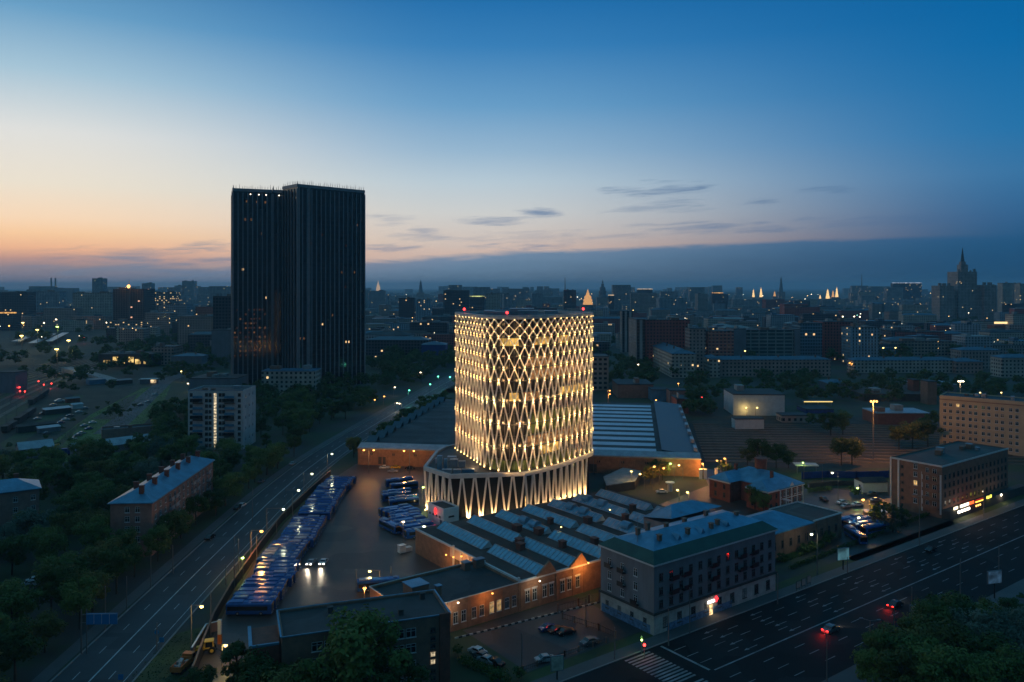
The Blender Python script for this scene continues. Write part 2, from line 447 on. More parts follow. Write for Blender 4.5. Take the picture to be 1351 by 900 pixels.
def setting(name, mb, mats, label=None):
    return tag(mb.build(name, mats), label, None, None, 'structure')
def copy_tree(root, loc, rz, label, group=None):
    kids = [c for c in bpy_children.get(root.name, [])]
    r = root.copy(); COL.objects.link(r); r.location = loc; r.rotation_euler = (0,0,rz); r['label'] = label
    if group: r['group'] = group
    for ch in kids:
        c = ch.copy(); COL.objects.link(c); c.parent = r
        for g in bpy_children.get(ch.name, []):
            d = g.copy(); COL.objects.link(d); d.parent = c
    return r
bpy_children = {}
def remember(root):
    bpy.context.view_layer.update()
    bpy_children[root.name] = list(root.children)
    for c in root.children: bpy_children[c.name] = list(c.children)

UA = math.atan2(.5916, .8062)              # the avenue's direction
U = Vector((.8062, .5916, 0)); V = Vector((-.5916, .8062, 0))
def UV(u, v, z=0.0): return Vector((U.x*u+V.x*v, U.y*u+V.y*v, z))
BANG = math.atan2(-.155, 1.0)              # the tram sheds' direction
ORD = 'first second third fourth fifth sixth seventh eighth ninth tenth eleventh twelfth thirteenth fourteenth fifteenth sixteenth seventeenth eighteenth nineteenth twentieth'.split()
TENS = {2:'twenty',3:'thirty',4:'forty',5:'fifty',6:'sixty',7:'seventy',8:'eighty',9:'ninety'}
def ordw(i):  # 0-based
    if i < 20: return ORD[i]
    t, u_ = divmod(i+1, 10)
    pre = '' if t < 10 else 'hundred and '
    if t >= 10: return 'hundred-and-' + ordw(i-100)
    return (TENS[t][:-1] + 'ieth') if u_ == 0 else TENS[t] + '-' + ORD[u_-1]

# ------------------------------------------------------------------ windows and buildings
_wm = {}
def window_mesh(w, h, kind='white', lit=None):
    key = (round(w,2), round(h,2), kind, lit)
    if key in _wm: return _wm[key]
    b = MB(); f = .09
    b.box(-w/2, w/2, -.03, .10, 0, h, 1)                      # pane
    for x0, x1, z0, z1 in ((-w/2,-w/2+f,0,h),(w/2-f,w/2,0,h),(-w/2,w/2,0,f),(-w/2,w/2,h-f,h),(-f/2,f/2,f,h-f),(-w/2+f,w/2-f,h*.66,h*.66+f*.8)):
        b.box(x0, x1, -.075, -.032, z0, z1, 0)
    b.box(-w/2-.1, w/2+.1, -.16, .0, -.12, -.005, 2)
    fm = {'white': M['winframe'], 'dark': M['windark']}[kind]
    _wm[key] = b.mesh('window', [fm, M[lit] if lit else M['glass'], M['trim'] if kind == 'white' else M['darkcon']])
    return _wm[key]
def windows(root, face, W_, D_, cols, zs, w=1.1, h=1.5, x0=None, x1=None, kind='white', lit=(), skip=(), litm='litwarm', prob=0.0):
    L_ = W_ if face == 'f' else D_
    x0 = 1.6 if x0 is None else x0; x1 = L_-1.6 if x1 is None else x1
    n = 0
    for r, z in enumerate(zs):
        for c in range(cols):
            if (r, c) in skip: continue
            x = x0 + (x1-x0)*(c/(cols-1) if cols > 1 else .5)
            on = litm if ((r, c) in lit or rnd(0,1) < prob) else None
            me = window_mesh(w, h, kind, on)
            nm = 'lit_window' if on else 'window'
            if face == 'f': obj(nm, me, root, (x, -.02, z), 0)
            elif face == 'l': obj(nm, me, root, (-.02, D_-x, z), R(-90))
            else: obj(nm, me, root, (W_+.02, x, z), R(90))
            n += 1
    return n
def flat_roof(root, W_, D_, H, wallm, roofm, par=.5, x0=0, y0=0, extras=0, name='wall'):
    b = MB(); b.box(x0, x0+W_, y0, y0+D_, 0, H-par, 0)
    t = .3
    for a in ((x0,x0+W_,y0,y0+t),(x0,x0+W_,y0+D_-t,y0+D_),(x0,x0+t,y0+t,y0+D_-t),(x0+W_-t,x0+W_,y0+t,y0+D_-t)):
        b.box(*a, H-par, H, 0)
    w = b.build(name, wallm, root)
    r = MB(); r.box(x0+t, x0+W_-t, y0+t, y0+D_-t, H-par, H-par+.06, 0)
    ro = r.build('roof', roofm, root)
    for i in range(extras):
        e = MB(); sx_, sy_ = rnd(1.2, 3), rnd(1.2, 2.6); ex, ey = rnd(x0+2, x0+W_-5), rnd(y0+2, y0+max(2.5, D_-4)); eh = rnd(.7, 2.0)
        e.box(ex, ex+sx_, ey, ey+sy_, H-par+.06, H-par+eh, 0); e.box(ex-.1, ex+sx_+.1, ey-.1, ey+sy_+.1, H-par+eh, H-par+eh+.1, 0)
        e.build('roof_vent', M['greymetal'] if i % 2 else M['brownbrick'], ro)
    return w, ro
def hip_roof(root, W_, D_, H, rise, roofm, over=.5, x0=0, y0=0, chim=0, chimm=None, lean=0.0, inset=None):
    b = MB(); o = over; ins = min(D_, W_)/2 if inset is None else inset
    a = [(x0-o,y0-o,H),(x0+W_+o,y0-o,H),(x0+W_+o,y0+D_+o,H),(x0-o,y0+D_+o,H)]
    if W_ >= D_: r1, r2 = (x0+ins, y0+D_/2, H+rise), (x0+W_-ins, y0+D_/2, H+rise)
    else: r1, r2 = (x0+W_/2, y0+ins, H+rise), (x0+W_/2, y0+D_-ins, H+rise)
    if W_ >= D_:
        b.poly([a[0],a[1],r2,r1]); b.poly([a[2],a[3],r1,r2]); b.poly([a[1],a[2],r2]); b.poly([a[3],a[0],r1])
    else:
        b.poly([a[1],a[2],r2,r1]); b.poly([a[3],a[0],r1,r2]); b.poly([a[0],a[1],r1]); b.poly([a[2],a[3],r2])
    b.box(x0-o, x0+W_+o, y0-o, y0+D_+o, H-.25, H-.004, 0)
    # standing seams up the slopes
    ro = b.build('roof', roofm, root)
    for i in range(chim):
        c = MB(); t = (i+.7)/(chim+.4)
        if W_ >= D_: cx_, cy_ = x0+W_*t, y0+D_*(.34 if i % 2 else .62)
        else: cx_, cy_ = x0+W_*(.34 if i % 2 else .64), y0+D_*t
        c.box(cx_-.6, cx_+.6, cy_-.45, cy_+.45, H+.3, H+rise+.9, 0); c.box(cx_-.75, cx_+.75, cy_-.6, cy_+.6, H+rise+.9, H+rise+1.1, 0)
        c.build('chimney', chimm or M['brownbrick'], ro)
    return ro
def plain_wall(root, W_, D_, H, m, x0=0, y0=0, name='wall'):
    b = MB(); b.box(x0, x0+W_, y0, y0+D_, 0, H, 0); return b.build(name, m, root)

# ================================================================== the ground
def groundmat():
    m = bpy.data.materials.new('city_ground'); m.use_nodes = True
    t = m.node_tree; b = t.nodes['Principled BSDF']; b.inputs['Roughness'].default_value = .9
    tc = t.nodes.new('ShaderNodeTexCoord')
    n1 = t.nodes.new('ShaderNodeTexNoise'); n1.inputs['Scale'].default_value = .018; n1.inputs['Detail'].default_value = 8; n1.inputs['Roughness'].default_value = .7
    r = t.nodes.new('ShaderNodeValToRGB'); cr = r.color_ramp
    for e in range(3): cr.elements.new(.5)
    for e, (p, c) in zip(cr.elements, [(0.30,(.020,.036,.012)),(.46,(.030,.050,.017)),(.54,(.040,.040,.030)),(.62,(.038,.040,.042)),(.76,(.055,.050,.042))]):
        e.position = p; e.color = (*c, 1)
    t.links.new(tc.outputs['Object'], n1.inputs['Vector']); t.links.new(n1.outputs[0], r.inputs[0]); t.links.new(r.outputs[0], b.inputs['Base Color'])
    return m
g = MB()
g.poly([(-22000,-600,0),(22000,-600,0),(22000,22000,0),(-22000,22000,0)])
setting('ground', g, groundmat(), 'dark city ground of earth, grass and asphalt stretching to the horizon')

def strip(pts, wl, wr):
    """left and right edges of a band that follows pts"""
    lo, ro = [], []
    for i, p in enumerate(pts):
        a = Vector(pts[max(0,i-1)]); b = Vector(pts[min(len(pts)-1,i+1)])
        d = (b-a).normalized(); n = Vector((-d.y, d.x))
        p = Vector(p)
        lo.append(p + n*wl); ro.append(p - n*wr)
    return lo, ro
def resample(pts, step):
    pts = [Vector((p[0], p[1])) for p in pts]
    out = [pts[0]]; acc = 0
    for a, b in zip(pts, pts[1:]):
        l = (b-a).length; n = max(1, int(round(l/step)))
        for i in range(1, n+1): out.append(a.lerp(b, i/n))
    return out
def smooth_line(pts, n=6):
    pts = [Vector((p[0], p[1])) for p in pts]; out = []
    for i in range(len(pts)-1):
        p0 = pts[max(0,i-1)]; p1 = pts[i]; p2 = pts[i+1]; p3 = pts[min(len(pts)-1,i+2)]
        for k in range(n):
            t = k/n
            out.append(.5*((2*p1)+(-p0+p2)*t+(2*p0-5*p1+4*p2-p3)*t*t+(-p0+3*p1-3*p2+p3)*t**3))
    out.append(pts[-1]); return out
def band_mb(b, lo, ro, z, mi=0):
    for i in range(len(lo)-1):
        b.poly([(lo[i].x,lo[i].y,z),(ro[i].x,ro[i].y,z),(ro[i+1].x,ro[i+1].y,z),(lo[i+1].x,lo[i+1].y,z)][::1], mi)
def kerb_mb(b, e0, e1, z1=.13):
    b.ring(e0, e1, 0, z1, 0, closed=False)
def dashes(b, line, off, step, length, w, z):
    acc = 0.0; pts = line
    for i in range(len(pts)-1):
        a, c = pts[i], pts[i+1]; d = (c-a); l = d.length; d = d/l; n = Vector((-d.y, d.x))
        t = 0.0
        while t < l:
            ph = (acc+t) % step
            if ph < length:
                e = min(l, t+(length-ph)); p, q = a+d*t+n*off, a+d*e+n*off
                b.poly([(p+n*w/2).to_tuple()+(z,),(p-n*w/2).to_tuple()+(z,),(q-n*w/2).to_tuple()+(z,),(q+n*w/2).to_tuple()+(z,)][::1])
                t = e + 1e-3
            else: t += step-ph
        acc += l

# ---- the wide road on the left
RD = smooth_line([(-73,20),(-77,90),(-80,145),(-82,190),(-83.6,240),(-84.5,290),(-83,345),(-76,420),(-64,520),(-47,650),(-15,850),(40,1150)], 8)
lo, ro = strip(RD, 7.0, 8.2)
b = MB(); band_mb(b, lo, ro, .012); setting('road', b, M['asphalt'], 'dark asphalt of the wide road running past the bus park')
b = MB(); lo2, ro2 = strip(RD, 7.35, 7.0); 
kerb_mb(b, lo2, lo); lo3, ro3 = strip(RD, 0, 8.55); kerb_mb(b, ro, ro3)
setting('kerb', b, M['kerb'], 'pale stone kerb along the wide road')
b = MB()
l1, r1 = strip(RD, .14, .14); band_mb(b, l1, r1, .020)
l1, r1 = strip(RD, -6.5, 6.66); band_mb(b, l1, r1, .020)
for off in (3.5, -3.3): dashes(b, RD, off, 11, 3.2, .16, .020)
for k, t in enumerate((0.30,.36,.41,.47)):     # faded arrows
    pass
setting('road_markings', b, M['paint'], 'white centre line and broken lane lines of the wide road')
b = MB(); pl, pr = strip(RD, 11.0, -8.0)
band_mb(b, pl, pr, .014); setting('path', b, M['pave'], 'footpath along the wooded side of the wide road')
# verge of rough grass between road and yard wall
b = MB(); b.poly([(-73.6,132,.008),(-64.8,132,.008),(-63.2,155,.008),(-67.5,176,.008),(-72.5,172,.008),(-73.8,160,.008)])
setting('grass_verge', b, M['grass'], 'triangle of rough grass between wide road and black wall')

# ---- the depot yard
b = MB(); yp = [(-60,125),(-61.5,154),(-66.5,185),(-70.3,220),(-72,252),(-71.2,285),(-69,315),(-66,336),(-18,329),(-8,322),(-6,300),(-20,250),(-14,205),(-8,196),(-34,178),(-34,150),(-44,138)]
b.poly([(x,y,.006) for x,y in yp]); setting('yard_pavement', b, M['yard'], 'worn brownish asphalt of the bus yard')
# ---- the avenue on the right
b = MB(); 
def uvquad(b, u0, u1, v0, v1, z, mi=0): b.poly([UV(u0,v0,z),UV(u1,v0,z),UV(u1,v1,z),UV(u0,v1,z)], mi)
uvquad(b, 40, 700, 87, 116, .012); setting('avenue', b, mat('avenue_asphalt', (.016,.018,.020), .9, spec=.15, vary=.35, scale=.05, grain=.15, patch=.4), 'broad dark avenue with eight lanes')
b = MB()
for u0 in range(60, 600, 12): b.obox(UV(u0,116,0), U*12, V*.3, (0,0,.13))
setting('avenue_kerb', b, M['kerb'], 'kerb between the avenue and the pavement')
b = MB(); b.obox(UV(60,116.3,0), U*560, V*3.2, (0,0,.115)); setting('pavement', b, M['pave'], 'paved footway along the avenue')
b = MB(); b.obox(UV(60,80,0), U*560, V*6.9, (0,0,.115)); setting('pavement', b, M['pave'], 'footway on the tree side of the avenue')
b = MB()
uvquad(b, 124, 600, 101.85, 102.2, .020); uvquad(b, 40, 108, 101.85, 102.2, .020)
for v_ in (105.6, 109.0, 112.4, 98.4, 95.0, 91.4):
    u_ = 124.0 if v_ > 102 else 60.0
    while u_ < 560:
        uvquad(b, u_, u_+(3.4), v_-.09, v_+.09, .020); u_ += 8.5 if v_ > 102 else 10.5
        if v_ < 102 and 108 < u_ < 124: u_ = 124
uvquad(b, 122.9, 123.5, 102.6, 115.4, .020)
for i in range(13):
    uvquad(b, 112.5, 119.5, 103+i*1.0-.25, 103+i*1.0+.25, .020)
for i in range(14):
    uvquad(b, 112.5, 119.5, 101-i*1.0-.25, 101-i*1.0+.25, .020)
for u_ in (137, 152, 170, 190, 215, 240):     # lane arrows
    for v_ in (103.9, 107.3, 110.7, 114.0):
        uu = u_ + rnd(-1, 1); uvquad(b, uu, uu+3.2, v_-.10, v_+.10, .020); b.poly([UV(uu-1.1,v_,.020),UV(uu+.3,v_-.42,.020),UV(uu+.3,v_+.42,.020)])
setting('avenue_markings', b, mat('worn_road_paint', (.22,.23,.24), .8, vary=.5, scale=.35), 'lane lines, stop line, arrows and zebra crossing on the avenue')
b = MB()      # zigzag at the stop
for i in range(8):
    a = UV(88+i*2.6, 117.6 if i % 2 else 116.9, .130); c = UV(90.6+i*2.6, 116.9 if i % 2 else 117.6, .130)
b = MB(); b.poly([UV(60,119.5,.006),UV(600,119.5,.006),UV(600,122.6,.006),UV(60,122.6,.006)]); setting('grass_strip', b, M['grass'], 'strip of grass beside the avenue footway')
b = MB(); uvquad(b, 94, 126, 123, 146.4, .008); setting('car_park', b, M['lot'], 'asphalt of the small car park')
# ---- right-hand yard by the brick houses
b = MB(); b.poly([(x,y,.006) for x,y in [(40,262),(74,300),(78,330),(98,312),(132,286),(150,275),(142,256),(128,230),(116,219),(96,214),(84,232),(70,250)]])
setting('side_yard', b, M['yard'], 'lamp-lit asphalt of the side yard by the brick houses')
b = MB(); uvquad(b, 60, 320, 70, 80, .004); b.poly([UV(100,79.5,.006),UV(330,79.5,.006),UV(330,20,.006),UV(100,20,.006)]); setting('grass_bank', b, M['grass'], 'dark grass under the trees beside the avenue')

# ---- rail yard, right
b = MB(); b.poly([(x,y,.004) for x,y in [(78,334),(96,440),(120,462),(260,450),(270,372),(185,330),(120,328)]])
setting('railway_ground', b, M['brown'], 'brown ballast of the tram yard behind the brick house')
b = MB(); b.poly([(x,y,.010) for x,y in [(106,306),(128,291),(146,302),(148,314),(112,326)]]); setting('lawn', b, M['grass'], 'small lawn beside the blue fence')
# ---- rail yard, left
b = MB()
for pts in ([(0,585),(60,548),(100,520),(112,522),(70,556),(10,598)],[(0,548),(40,522),(84,494),(92,497),(50,530),(0,562)],[(60,600),(95,566),(110,556),(80,590),(64,606)],[(0,520),(30,502),(62,476),(66,478),(36,508),(0,530)]):
    b.poly([tuple(P(*q_).xy)+(.022,) for q_ in pts])
setting('grass_verge', b, M['grass'], 'grassy strips between the railway lines at far left')
b = MB(); b.poly([(x,y,.004) for x,y in [(-330,330),(-150,330),(-190,430),(-270,560),(-330,720),(-420,1100),(-520,1500),(-900,1500),(-700,700),(-520,420)]])
setting('railway_ground', b, M['railbed'], 'dim ballast of the railway yard at far left')
b = MB(); gp = [P(60,590),P(118,548),P(188,512),P(226,507),P(216,530),P(150,604),P(62,612)]
b.poly([(p.x,p.y,.012) for p in gp]); setting('meadow', b, mat('meadow_grass', (.095,.140,.032), .95, vary=.5, scale=.05, grain=.4), 'strip of open meadow by the railway')
b = MB(); b.poly([(p.x,p.y,.018) for p in (P(122,553),P(160,528),P(182,519),P(168,540),P(150,553))]); setting('bare_earth', b, M['dirt'], 'patch of bare earth in the meadow')
SR = smooth_line([P(140,572).xy, P(165,551).xy, P(185,533).xy, P(206,514).xy, P(224,500).xy, P(262,489).xy], 5)
lo, ro = strip(SR, 6, 6); b = MB(); band_mb(b, lo, ro, .016); setting('side_road', b, mat('side_road_asphalt', (.075,.078,.085), .7, vary=.25, scale=.05), 'pale side road between meadow and trees')

# grass blades where the verges are close enough to read as grass
def tufts(name, label, poly, n, h):
    b = MB(); xs = [p[0] for p in poly]; ys = [p[1] for p in poly]
    def inside(x, y):
        c = False; j = len(poly)-1
        for i in range(len(poly)):
            if (poly[i][1] > y) != (poly[j][1] > y) and x < (poly[j][0]-poly[i][0])*(y-poly[i][1])/(poly[j][1]-poly[i][1])+poly[i][0]: c = not c
            j = i
        return c
    k = 0
    while k < n:
        x, y = rnd(min(xs), max(xs)), rnd(min(ys), max(ys))
        if not inside(x, y): continue
        k += 1; a = rnd(0, 6.28); w = rnd(.10,.22); hh = h*rnd(.5,1.3)
        dx, dy = math.cos(a)*w, math.sin(a)*w; lx, ly = rnd(-.2,.2), rnd(-.2,.2)
        b.poly([(x-dx,y-dy,.01),(x+dx,y+dy,.01),(x+lx,y+ly,hh)])
    o = b.build(name, M['grass']); tag(o, label, 'grass', None, 'stuff')
tufts('grass', 'rough uncut grass on the verge by the black wall', [(-73.2,134),(-65,134),(-63.8,155),(-67.7,175),(-72.2,171),(-73.2,160)], 1500, .16)
M['grass'] = mat('meadow_blades', (.095,.14,.032), .95, vary=.4)
tufts('grass', 'uncut grass of the open meadow by the railway', [(p.x,p.y) for p in gp], 4500, .35)

# ================================================================== the tower in the white lattice
def closed_curve(pts, n):
    pts = [Vector(p) for p in pts]; m = len(pts); raw = []
    for i in range(m):
        p0, p1, p2, p3 = pts[i-1], pts[i], pts[(i+1)%m], pts[(i+2)%m]
        for k in range(24):
            t = k/24
            raw.append(.5*((2*p1)+(-p0+p2)*t+(2*p0-5*p1+4*p2-p3)*t*t+(-p0+3*p1-3*p2+p3)*t**3))
    raw.append(raw[0]); ls = [0]
    for a, b in zip(raw, raw[1:]): ls.append(ls[-1]+(b-a).length)
    out = []; j = 0
    for i in range(n):
        d = ls[-1]*i/n
        while ls[j+1] < d: j += 1
        t = (d-ls[j])/(ls[j+1]-ls[j]); out.append(raw[j].lerp(raw[j+1], t))
    return out
CTRL = [(-20.9,296.0),(-18.6,290),(-13.6,277.6),(-8.6,265.0),(-2.3,259.6),(4.4,260.8),(15.2,271.6),(24.6,284.6),(29.2,292.6),(29.0,298.5),(22,310),(11,322),(2,325),(-8,316),(-18,302)]
NC = 48
ring2 = closed_curve(CTRL, NC*2)               # even = whole columns, odd = half columns
cen = Vector((sum(p.x for p in ring2)/len(ring2), sum(p.y for p in ring2)/len(ring2)))
def normal_at(i):
    d = (ring2[(i+1)%(2*NC)]-ring2[i-1]).normalized(); n = Vector((d.y,-d.x))
    return n if n.dot(ring2[i]-cen) > 0 else -n
ZR = [14.6,22.2,29.8,37.2,44.0,48.2,52.0,55.4,58.4,60.4,62.4,64.3]
T = thing('lattice_tower', 'glowing office tower wrapped in a white diamond lattice lit gold at every crossing', 'office tower', (cen.x, cen.y, 0))
def loc3(p, z): return (p[0]-cen.x, p[1]-cen.y, z)
def offs(i, d): return ring2[i] + normal_at(i)*d
core = [offs(i, -1.0) for i in range(2*NC)]
b = MB(); b.prism([loc3(p,0)[:2] for p in core], 14.2, 64.2); b.build('glass_wall', M['officeglass'], T)
b = MB()
zf = 14.6
slab = []
for z in [14.6,18.4,22.2,26,29.8,33.5,37.2,40.6,44,48.2,52,55.4,58.4,61.6,64.3]:
    o_ = [loc3(offs(i,-.45),0)[:2] for i in range(2*NC)]; n_ = [loc3(offs(i,-1.05),0)[:2] for i in range(2*NC)]
    b.ring(o_, n_, z-.32, z+.02)
b.build('floor_bands', M['dark'], T)
b = MB()
for i in range(2*NC):
    p = offs(i, -.93); q = normal_at(i)
    b.beam(loc3(p,14.6), loc3(p,64.2), .10, .16, 0, up=(q.x,q.y,0))
b.build('mullions', M['fin'], T)
# lit office floors
def lit_band(i0, i1, z0, z1, m, name='lit_office'):
    b = MB()
    for i in range(i0, i1):
        a, c = offs(i % (2*NC), -.88), offs((i+1) % (2*NC), -.88)
        b.poly([loc3(a,z0),loc3(c,z0),loc3(c,z1),loc3(a,z1)])
    b.build(name, m, T)
def idx_at(px, z=30):
    best = None
    for i in range(2*NC):
        p = ring2[i]
        if normal_at(i).dot(-p) < 0: continue
        e = abs(CX + p.x*FPX/p.y - px)
        if best is None or e < best[0]: best = (e, i)
    return best[1]
order = 1 if idx_at(700) < idx_at(740) else -1
def lb(pa, pb, z0, z1, m, name='lit_office'):
    a, c = sorted((idx_at(pa), idx_at(pb))); lit_band(a, max(c, a+1), z0, z1, m, name)
lb(657, 686, 55.6, 58.1, M['litfloor']); lb(708, 728, 55.6, 58.1, M['litfloor']); lb(739, 753, 55.6, 58.2, M['litfloor'])
lb(668, 683, 37.5, 40.3, M['litfloor']); lb(692, 712, 37.4, 40.2, M['litdim']); lb(738, 772, 37.6, 40.3, M['litfloor'])
lb(714, 740, 18.7, 21.8, M['litfloor']); lb(640, 692, 14.7, 18.0, M['litgreen'], 'lit_lobby'); lb(694, 760, 14.7, 18.0, M['litgreen'], 'lit_lobby')
lb(700, 770, 26.2, 29.4, M['litgreen']); lb(705, 772, 44.2, 47.8, M['litdim']); lb(700, 730, 48.4, 51.6, M['litdim']); lb(700, 775, 30.0, 33.2, M['litgreen']); lb(700, 773, 22.4, 25.7, M['litdim'])
lb(605, 640, 48.4, 51.6, M['litdim']); lb(604, 640, 22.4, 25.8, M['litdim']); lb(604, 640, 29.9, 33.2, M['litdim']); lb(606, 642, 44.2, 47.8, M['litdim'])
# the lattice itself, tier by tier, and its lamps
nodes_vis = []
for r in range(len(ZR)-1):
    b = MB()
    for c in range(NC):
        i0 = (2*c + (r % 2)) % (2*NC)
        for s in (-1, 1):
            i1 = (i0+s) % (2*NC)
            q = normal_at(i0)
            p0, p1 = offs(i0, 0), offs(i1, 0)
            b.beam(loc3(p0, ZR[r]+.05), loc3(p1, ZR[r+1]-.05), (.37 if r < 4 else .31), .40, 0, up=(q.x,q.y,0))
    b.build('lattice_tier', M['lattice'], T)
def vis(i, m=-.05):
    p = ring2[i]; return normal_at(i).dot((-p).normalized()) > m
LM = lampmat('lattice_lamp', (1,.62,.25), 7.0)
_nl = {}
def node_lamp_mesh(kind):
    if kind in _nl: return _nl[kind]
    b = MB()
    if kind == 'two': b.box(-.09,.09,-.09,.09,-.52,-.16,0); b.box(-.09,.09,-.09,.09,.16,.52,0); b.box(-.07,.07,-.07,.07,-.16,.16,1)
    elif kind == 'up': b.box(-.12,.12,-.10,.10,.05,.50,0); b.box(-.14,.14,-.12,.12,-.1,.06,1)
    else: b.box(-.10,.10,-.10,.10,-.34,.0,0); b.box(-.12,.12,-.12,.12,0,.1,1)
    _nl[kind] = b.mesh('node_lamp', [LM, M['dark']]); return _nl[kind]
allnodes = []
for r in range(len(ZR)):
    for c in range(NC):
        i0 = (2*c + (r % 2)) % (2*NC)
        if vis(i0, -.25): allnodes.append((i0, r))
        if vis(i0, -.05): nodes_vis.append((i0, r))
allnodes.sort(key=lambda t: -normal_at(t[0]).dot((-ring2[t[0]]).normalized()) - (.25 if t[1] < 8 else 0))
rest = MB()
for k, (i0, r) in enumerate(allnodes):
    q = normal_at(i0); p = offs(i0, .26)
    kind = 'up' if r == 0 else 'two' if r <= 8 else 'down'
    me = node_lamp_mesh(kind)
    if k < 96: obj('node_lamp', me, T, loc3(p, ZR[r]), math.atan2(q.x, -q.y))
    else:
        o3 = loc3(p, ZR[r])
        base = len(rest.v)
        for v_ in me.vertices: rest.v.append((v_.co.x+o3[0], v_.co.y+o3[1], v_.co.z+o3[2]))
        for f_ in me.polygons: rest.f.append(tuple(base+j for j in f_.vertices)); rest.m.append(f_.material_index)
ro_ = rest.build('node_lamps', [LM, M['dark']], T); ro_['kind'] = 'stuff'
def point(name, p, energy, col, rad=.15, spot=None, rot=None, blend=.6):
    l = bpy.data.lights.new(name, 'SPOT' if spot else 'POINT'); l.energy = energy; l.color = col; l.shadow_soft_size = rad
    if spot: l.spot_size = R(spot); l.spot_blend = blend
    o = bpy.data.objects.new(name, l); COL.objects.link(o); o.location = p
    if rot is not None: o.rotation_euler = rot
    return o
LAT_E = 500.0
for i0, r in nodes_vis:
    p = offs(i0, 1.45); q = normal_at(i0)
    h = (ZR[min(r+1,len(ZR)-1)]-ZR[max(0,r-1)])/2
    e = LAT_E*(h/7.5)**1.5
    if r < len(ZR)-1: point('lattice_light', (p.x,p.y,ZR[r]+(.5 if r == 0 else 0)), e, (1,.56,.20), .12, 165, Vector((-q.x,-q.y,.25 if r == 0 else 0)).to_track_quat('-Z','Y').to_euler(), .35)
# roof: pale rim, plant, beacons
b = MB()
o_ = [loc3(offs(i,.35),0)[:2] for i in range(2*NC)]; n_ = [loc3(offs(i,-.75),0)[:2] for i in range(2*NC)]
b.ring(o_, n_, 64.25, 65.5); b.build('roof_rim', M['offwhite'], T)
b = MB(); b.prism(n_, 64.0, 64.6); roofp = b.build('roof', M['bitumen'], T)
for x, y, sx_, sy_, h in ((-8,-12,5,3,1.6),(2,-10,7,3,1.9),(10,-4,4,5,1.7),(-12,2,4,6,1.5),(0,6,9,6,2.2),(12,6,3,3,1.4)):
    b = MB(); b.box(x-sx_/2, x+sx_/2, y-sy_/2, y+sy_/2, 64.6, 64.6+h); b.build('plant_box', M['greymetal'], roofp)
b = MB()
for i in range(0, 2*NC, 3):
    p = offs(i, -.2); b.beam(loc3(p,65.5), loc3(p,66.5), .07)
    q = offs((i+3)%(2*NC), -.2); b.beam(loc3(p,66.4), loc3(q,66.4), .06)
b.build('railing', M['steel'], T)
for px, py, y in ((612.5,408,286),(669,412.6,266),(769.5,407.6,287)):
    q = PY(px, y, ZAT(py, y)); lx, ly = q.x-cen.x, q.y-cen.y
    m_ = MB(); m_.cyl((lx,ly,64.6),(lx,ly,q.z-.2),.07,.05,6); mo = m_.build('beacon_mast', M['steel'], T)
    m_ = MB(); m_.ball((lx,ly,q.z), .42, 0, 1.1, 6); m_.build('red_beacon', M['red_on'], mo)
    point('beacon_light', (q.x,q.y-.6,q.z), 120, (1,.05,.04), .3)
# ---- its podium with the V columns
pod_right = [offs(i,.55) for i in range(2*NC)]
iR = idx_at(776); iF = idx_at(690)
step = 1 if ((iR-iF) % (2*NC)) < NC else -1
front_run = []; i = iF
while i != iR: front_run.append(ring2[i]+normal_at(i)*.55); i = (i+step) % (2*NC)
front_run.append(ring2[iR]+normal_at(iR)*.55)
back_run = []
for k in range(1, 40):
    j = (iR+step*k) % (2*NC)
    if ring2[j].x < -2: break
    back_run.append(ring2[j]+normal_at(j)*.55)
PODL, PODC = Vector((-29.9,268.5)), Vector((-20.2,256.4))
POD = [PODL, PODC] + front_run + back_run + [Vector((-12,318)), Vector((-21,308)), Vector((-26,302)), Vector((-28.2,294))]
def inset(poly, d):
    n = len(poly); out = []
    A = sum(poly[i].x*poly[(i+1)%n].y-poly[(i+1)%n].x*poly[i].y for i in range(n)); sg = 1 if A > 0 else -1
    for i in range(n):
        a, b_, c = poly[i-1], poly[i], poly[(i+1)%n]
        n1 = Vector((-(b_-a).y,(b_-a).x)).normalized()*sg; n2 = Vector((-(c-b_).y,(c-b_).x)).normalized()*sg
        m_ = (n1+n2); m_ = m_/max(.35, m_.length_squared/2) if m_.length > 1e-6 else n1
        out.append(b_ + m_*d)
    return out
L2 = lambda pl: [(p.x-cen.x, p.y-cen.y) for p in pl]
b = MB(); b.prism(L2(inset(POD,1.7)), 0, 12.9); b.build('podium_glass', M['towerglass'], T)
b = MB(); b.ring(L2(POD), L2(inset(POD,1.1)), 13.0, 14.35); b.build('podium_beam', M['offwhite'], T)
b = MB(); b.prism(L2(inset(POD,1.1)), 12.92, 13.55); deck = b.build('podium_roof', M['pave'], T)
for x, y, sx_, sy_, h, m_ in ((-24.4,268.5,1.6,1.4,4.3,'bluemetal'),(-22.3,267.6,1.0,1.0,3.4,'bluemetal'),(-21.5,262.5,3,1.8,1.1,'greymetal'),(-19.8,272,2.6,2,2.4,'greymetal'),(-17,271,2.2,1.6,2.0,'greymetal'),(-18,262,2.4,1.4,1.2,'greymetal'),(-14.5,263.2,4.0,1.3,1.0,'bluemetal'),(-25.5,277,2.4,2,1.6,'greymetal'),(-21.2,281,3,2,1.4,'greymetal')):
    e = MB(); e.box(x-cen.x-sx_/2, x-cen.x+sx_/2, y-cen.y-sy_/2, y-cen.y+sy_/2, 13.55, 13.55+h); e.box(x-cen.x-sx_/2-.08, x-cen.x+sx_/2+.08, y-cen.y-sy_/2-.08, y-cen.y+sy_/2+.08, 13.55+h, 13.63+h)
    e.build('roof_unit', M[m_], deck)
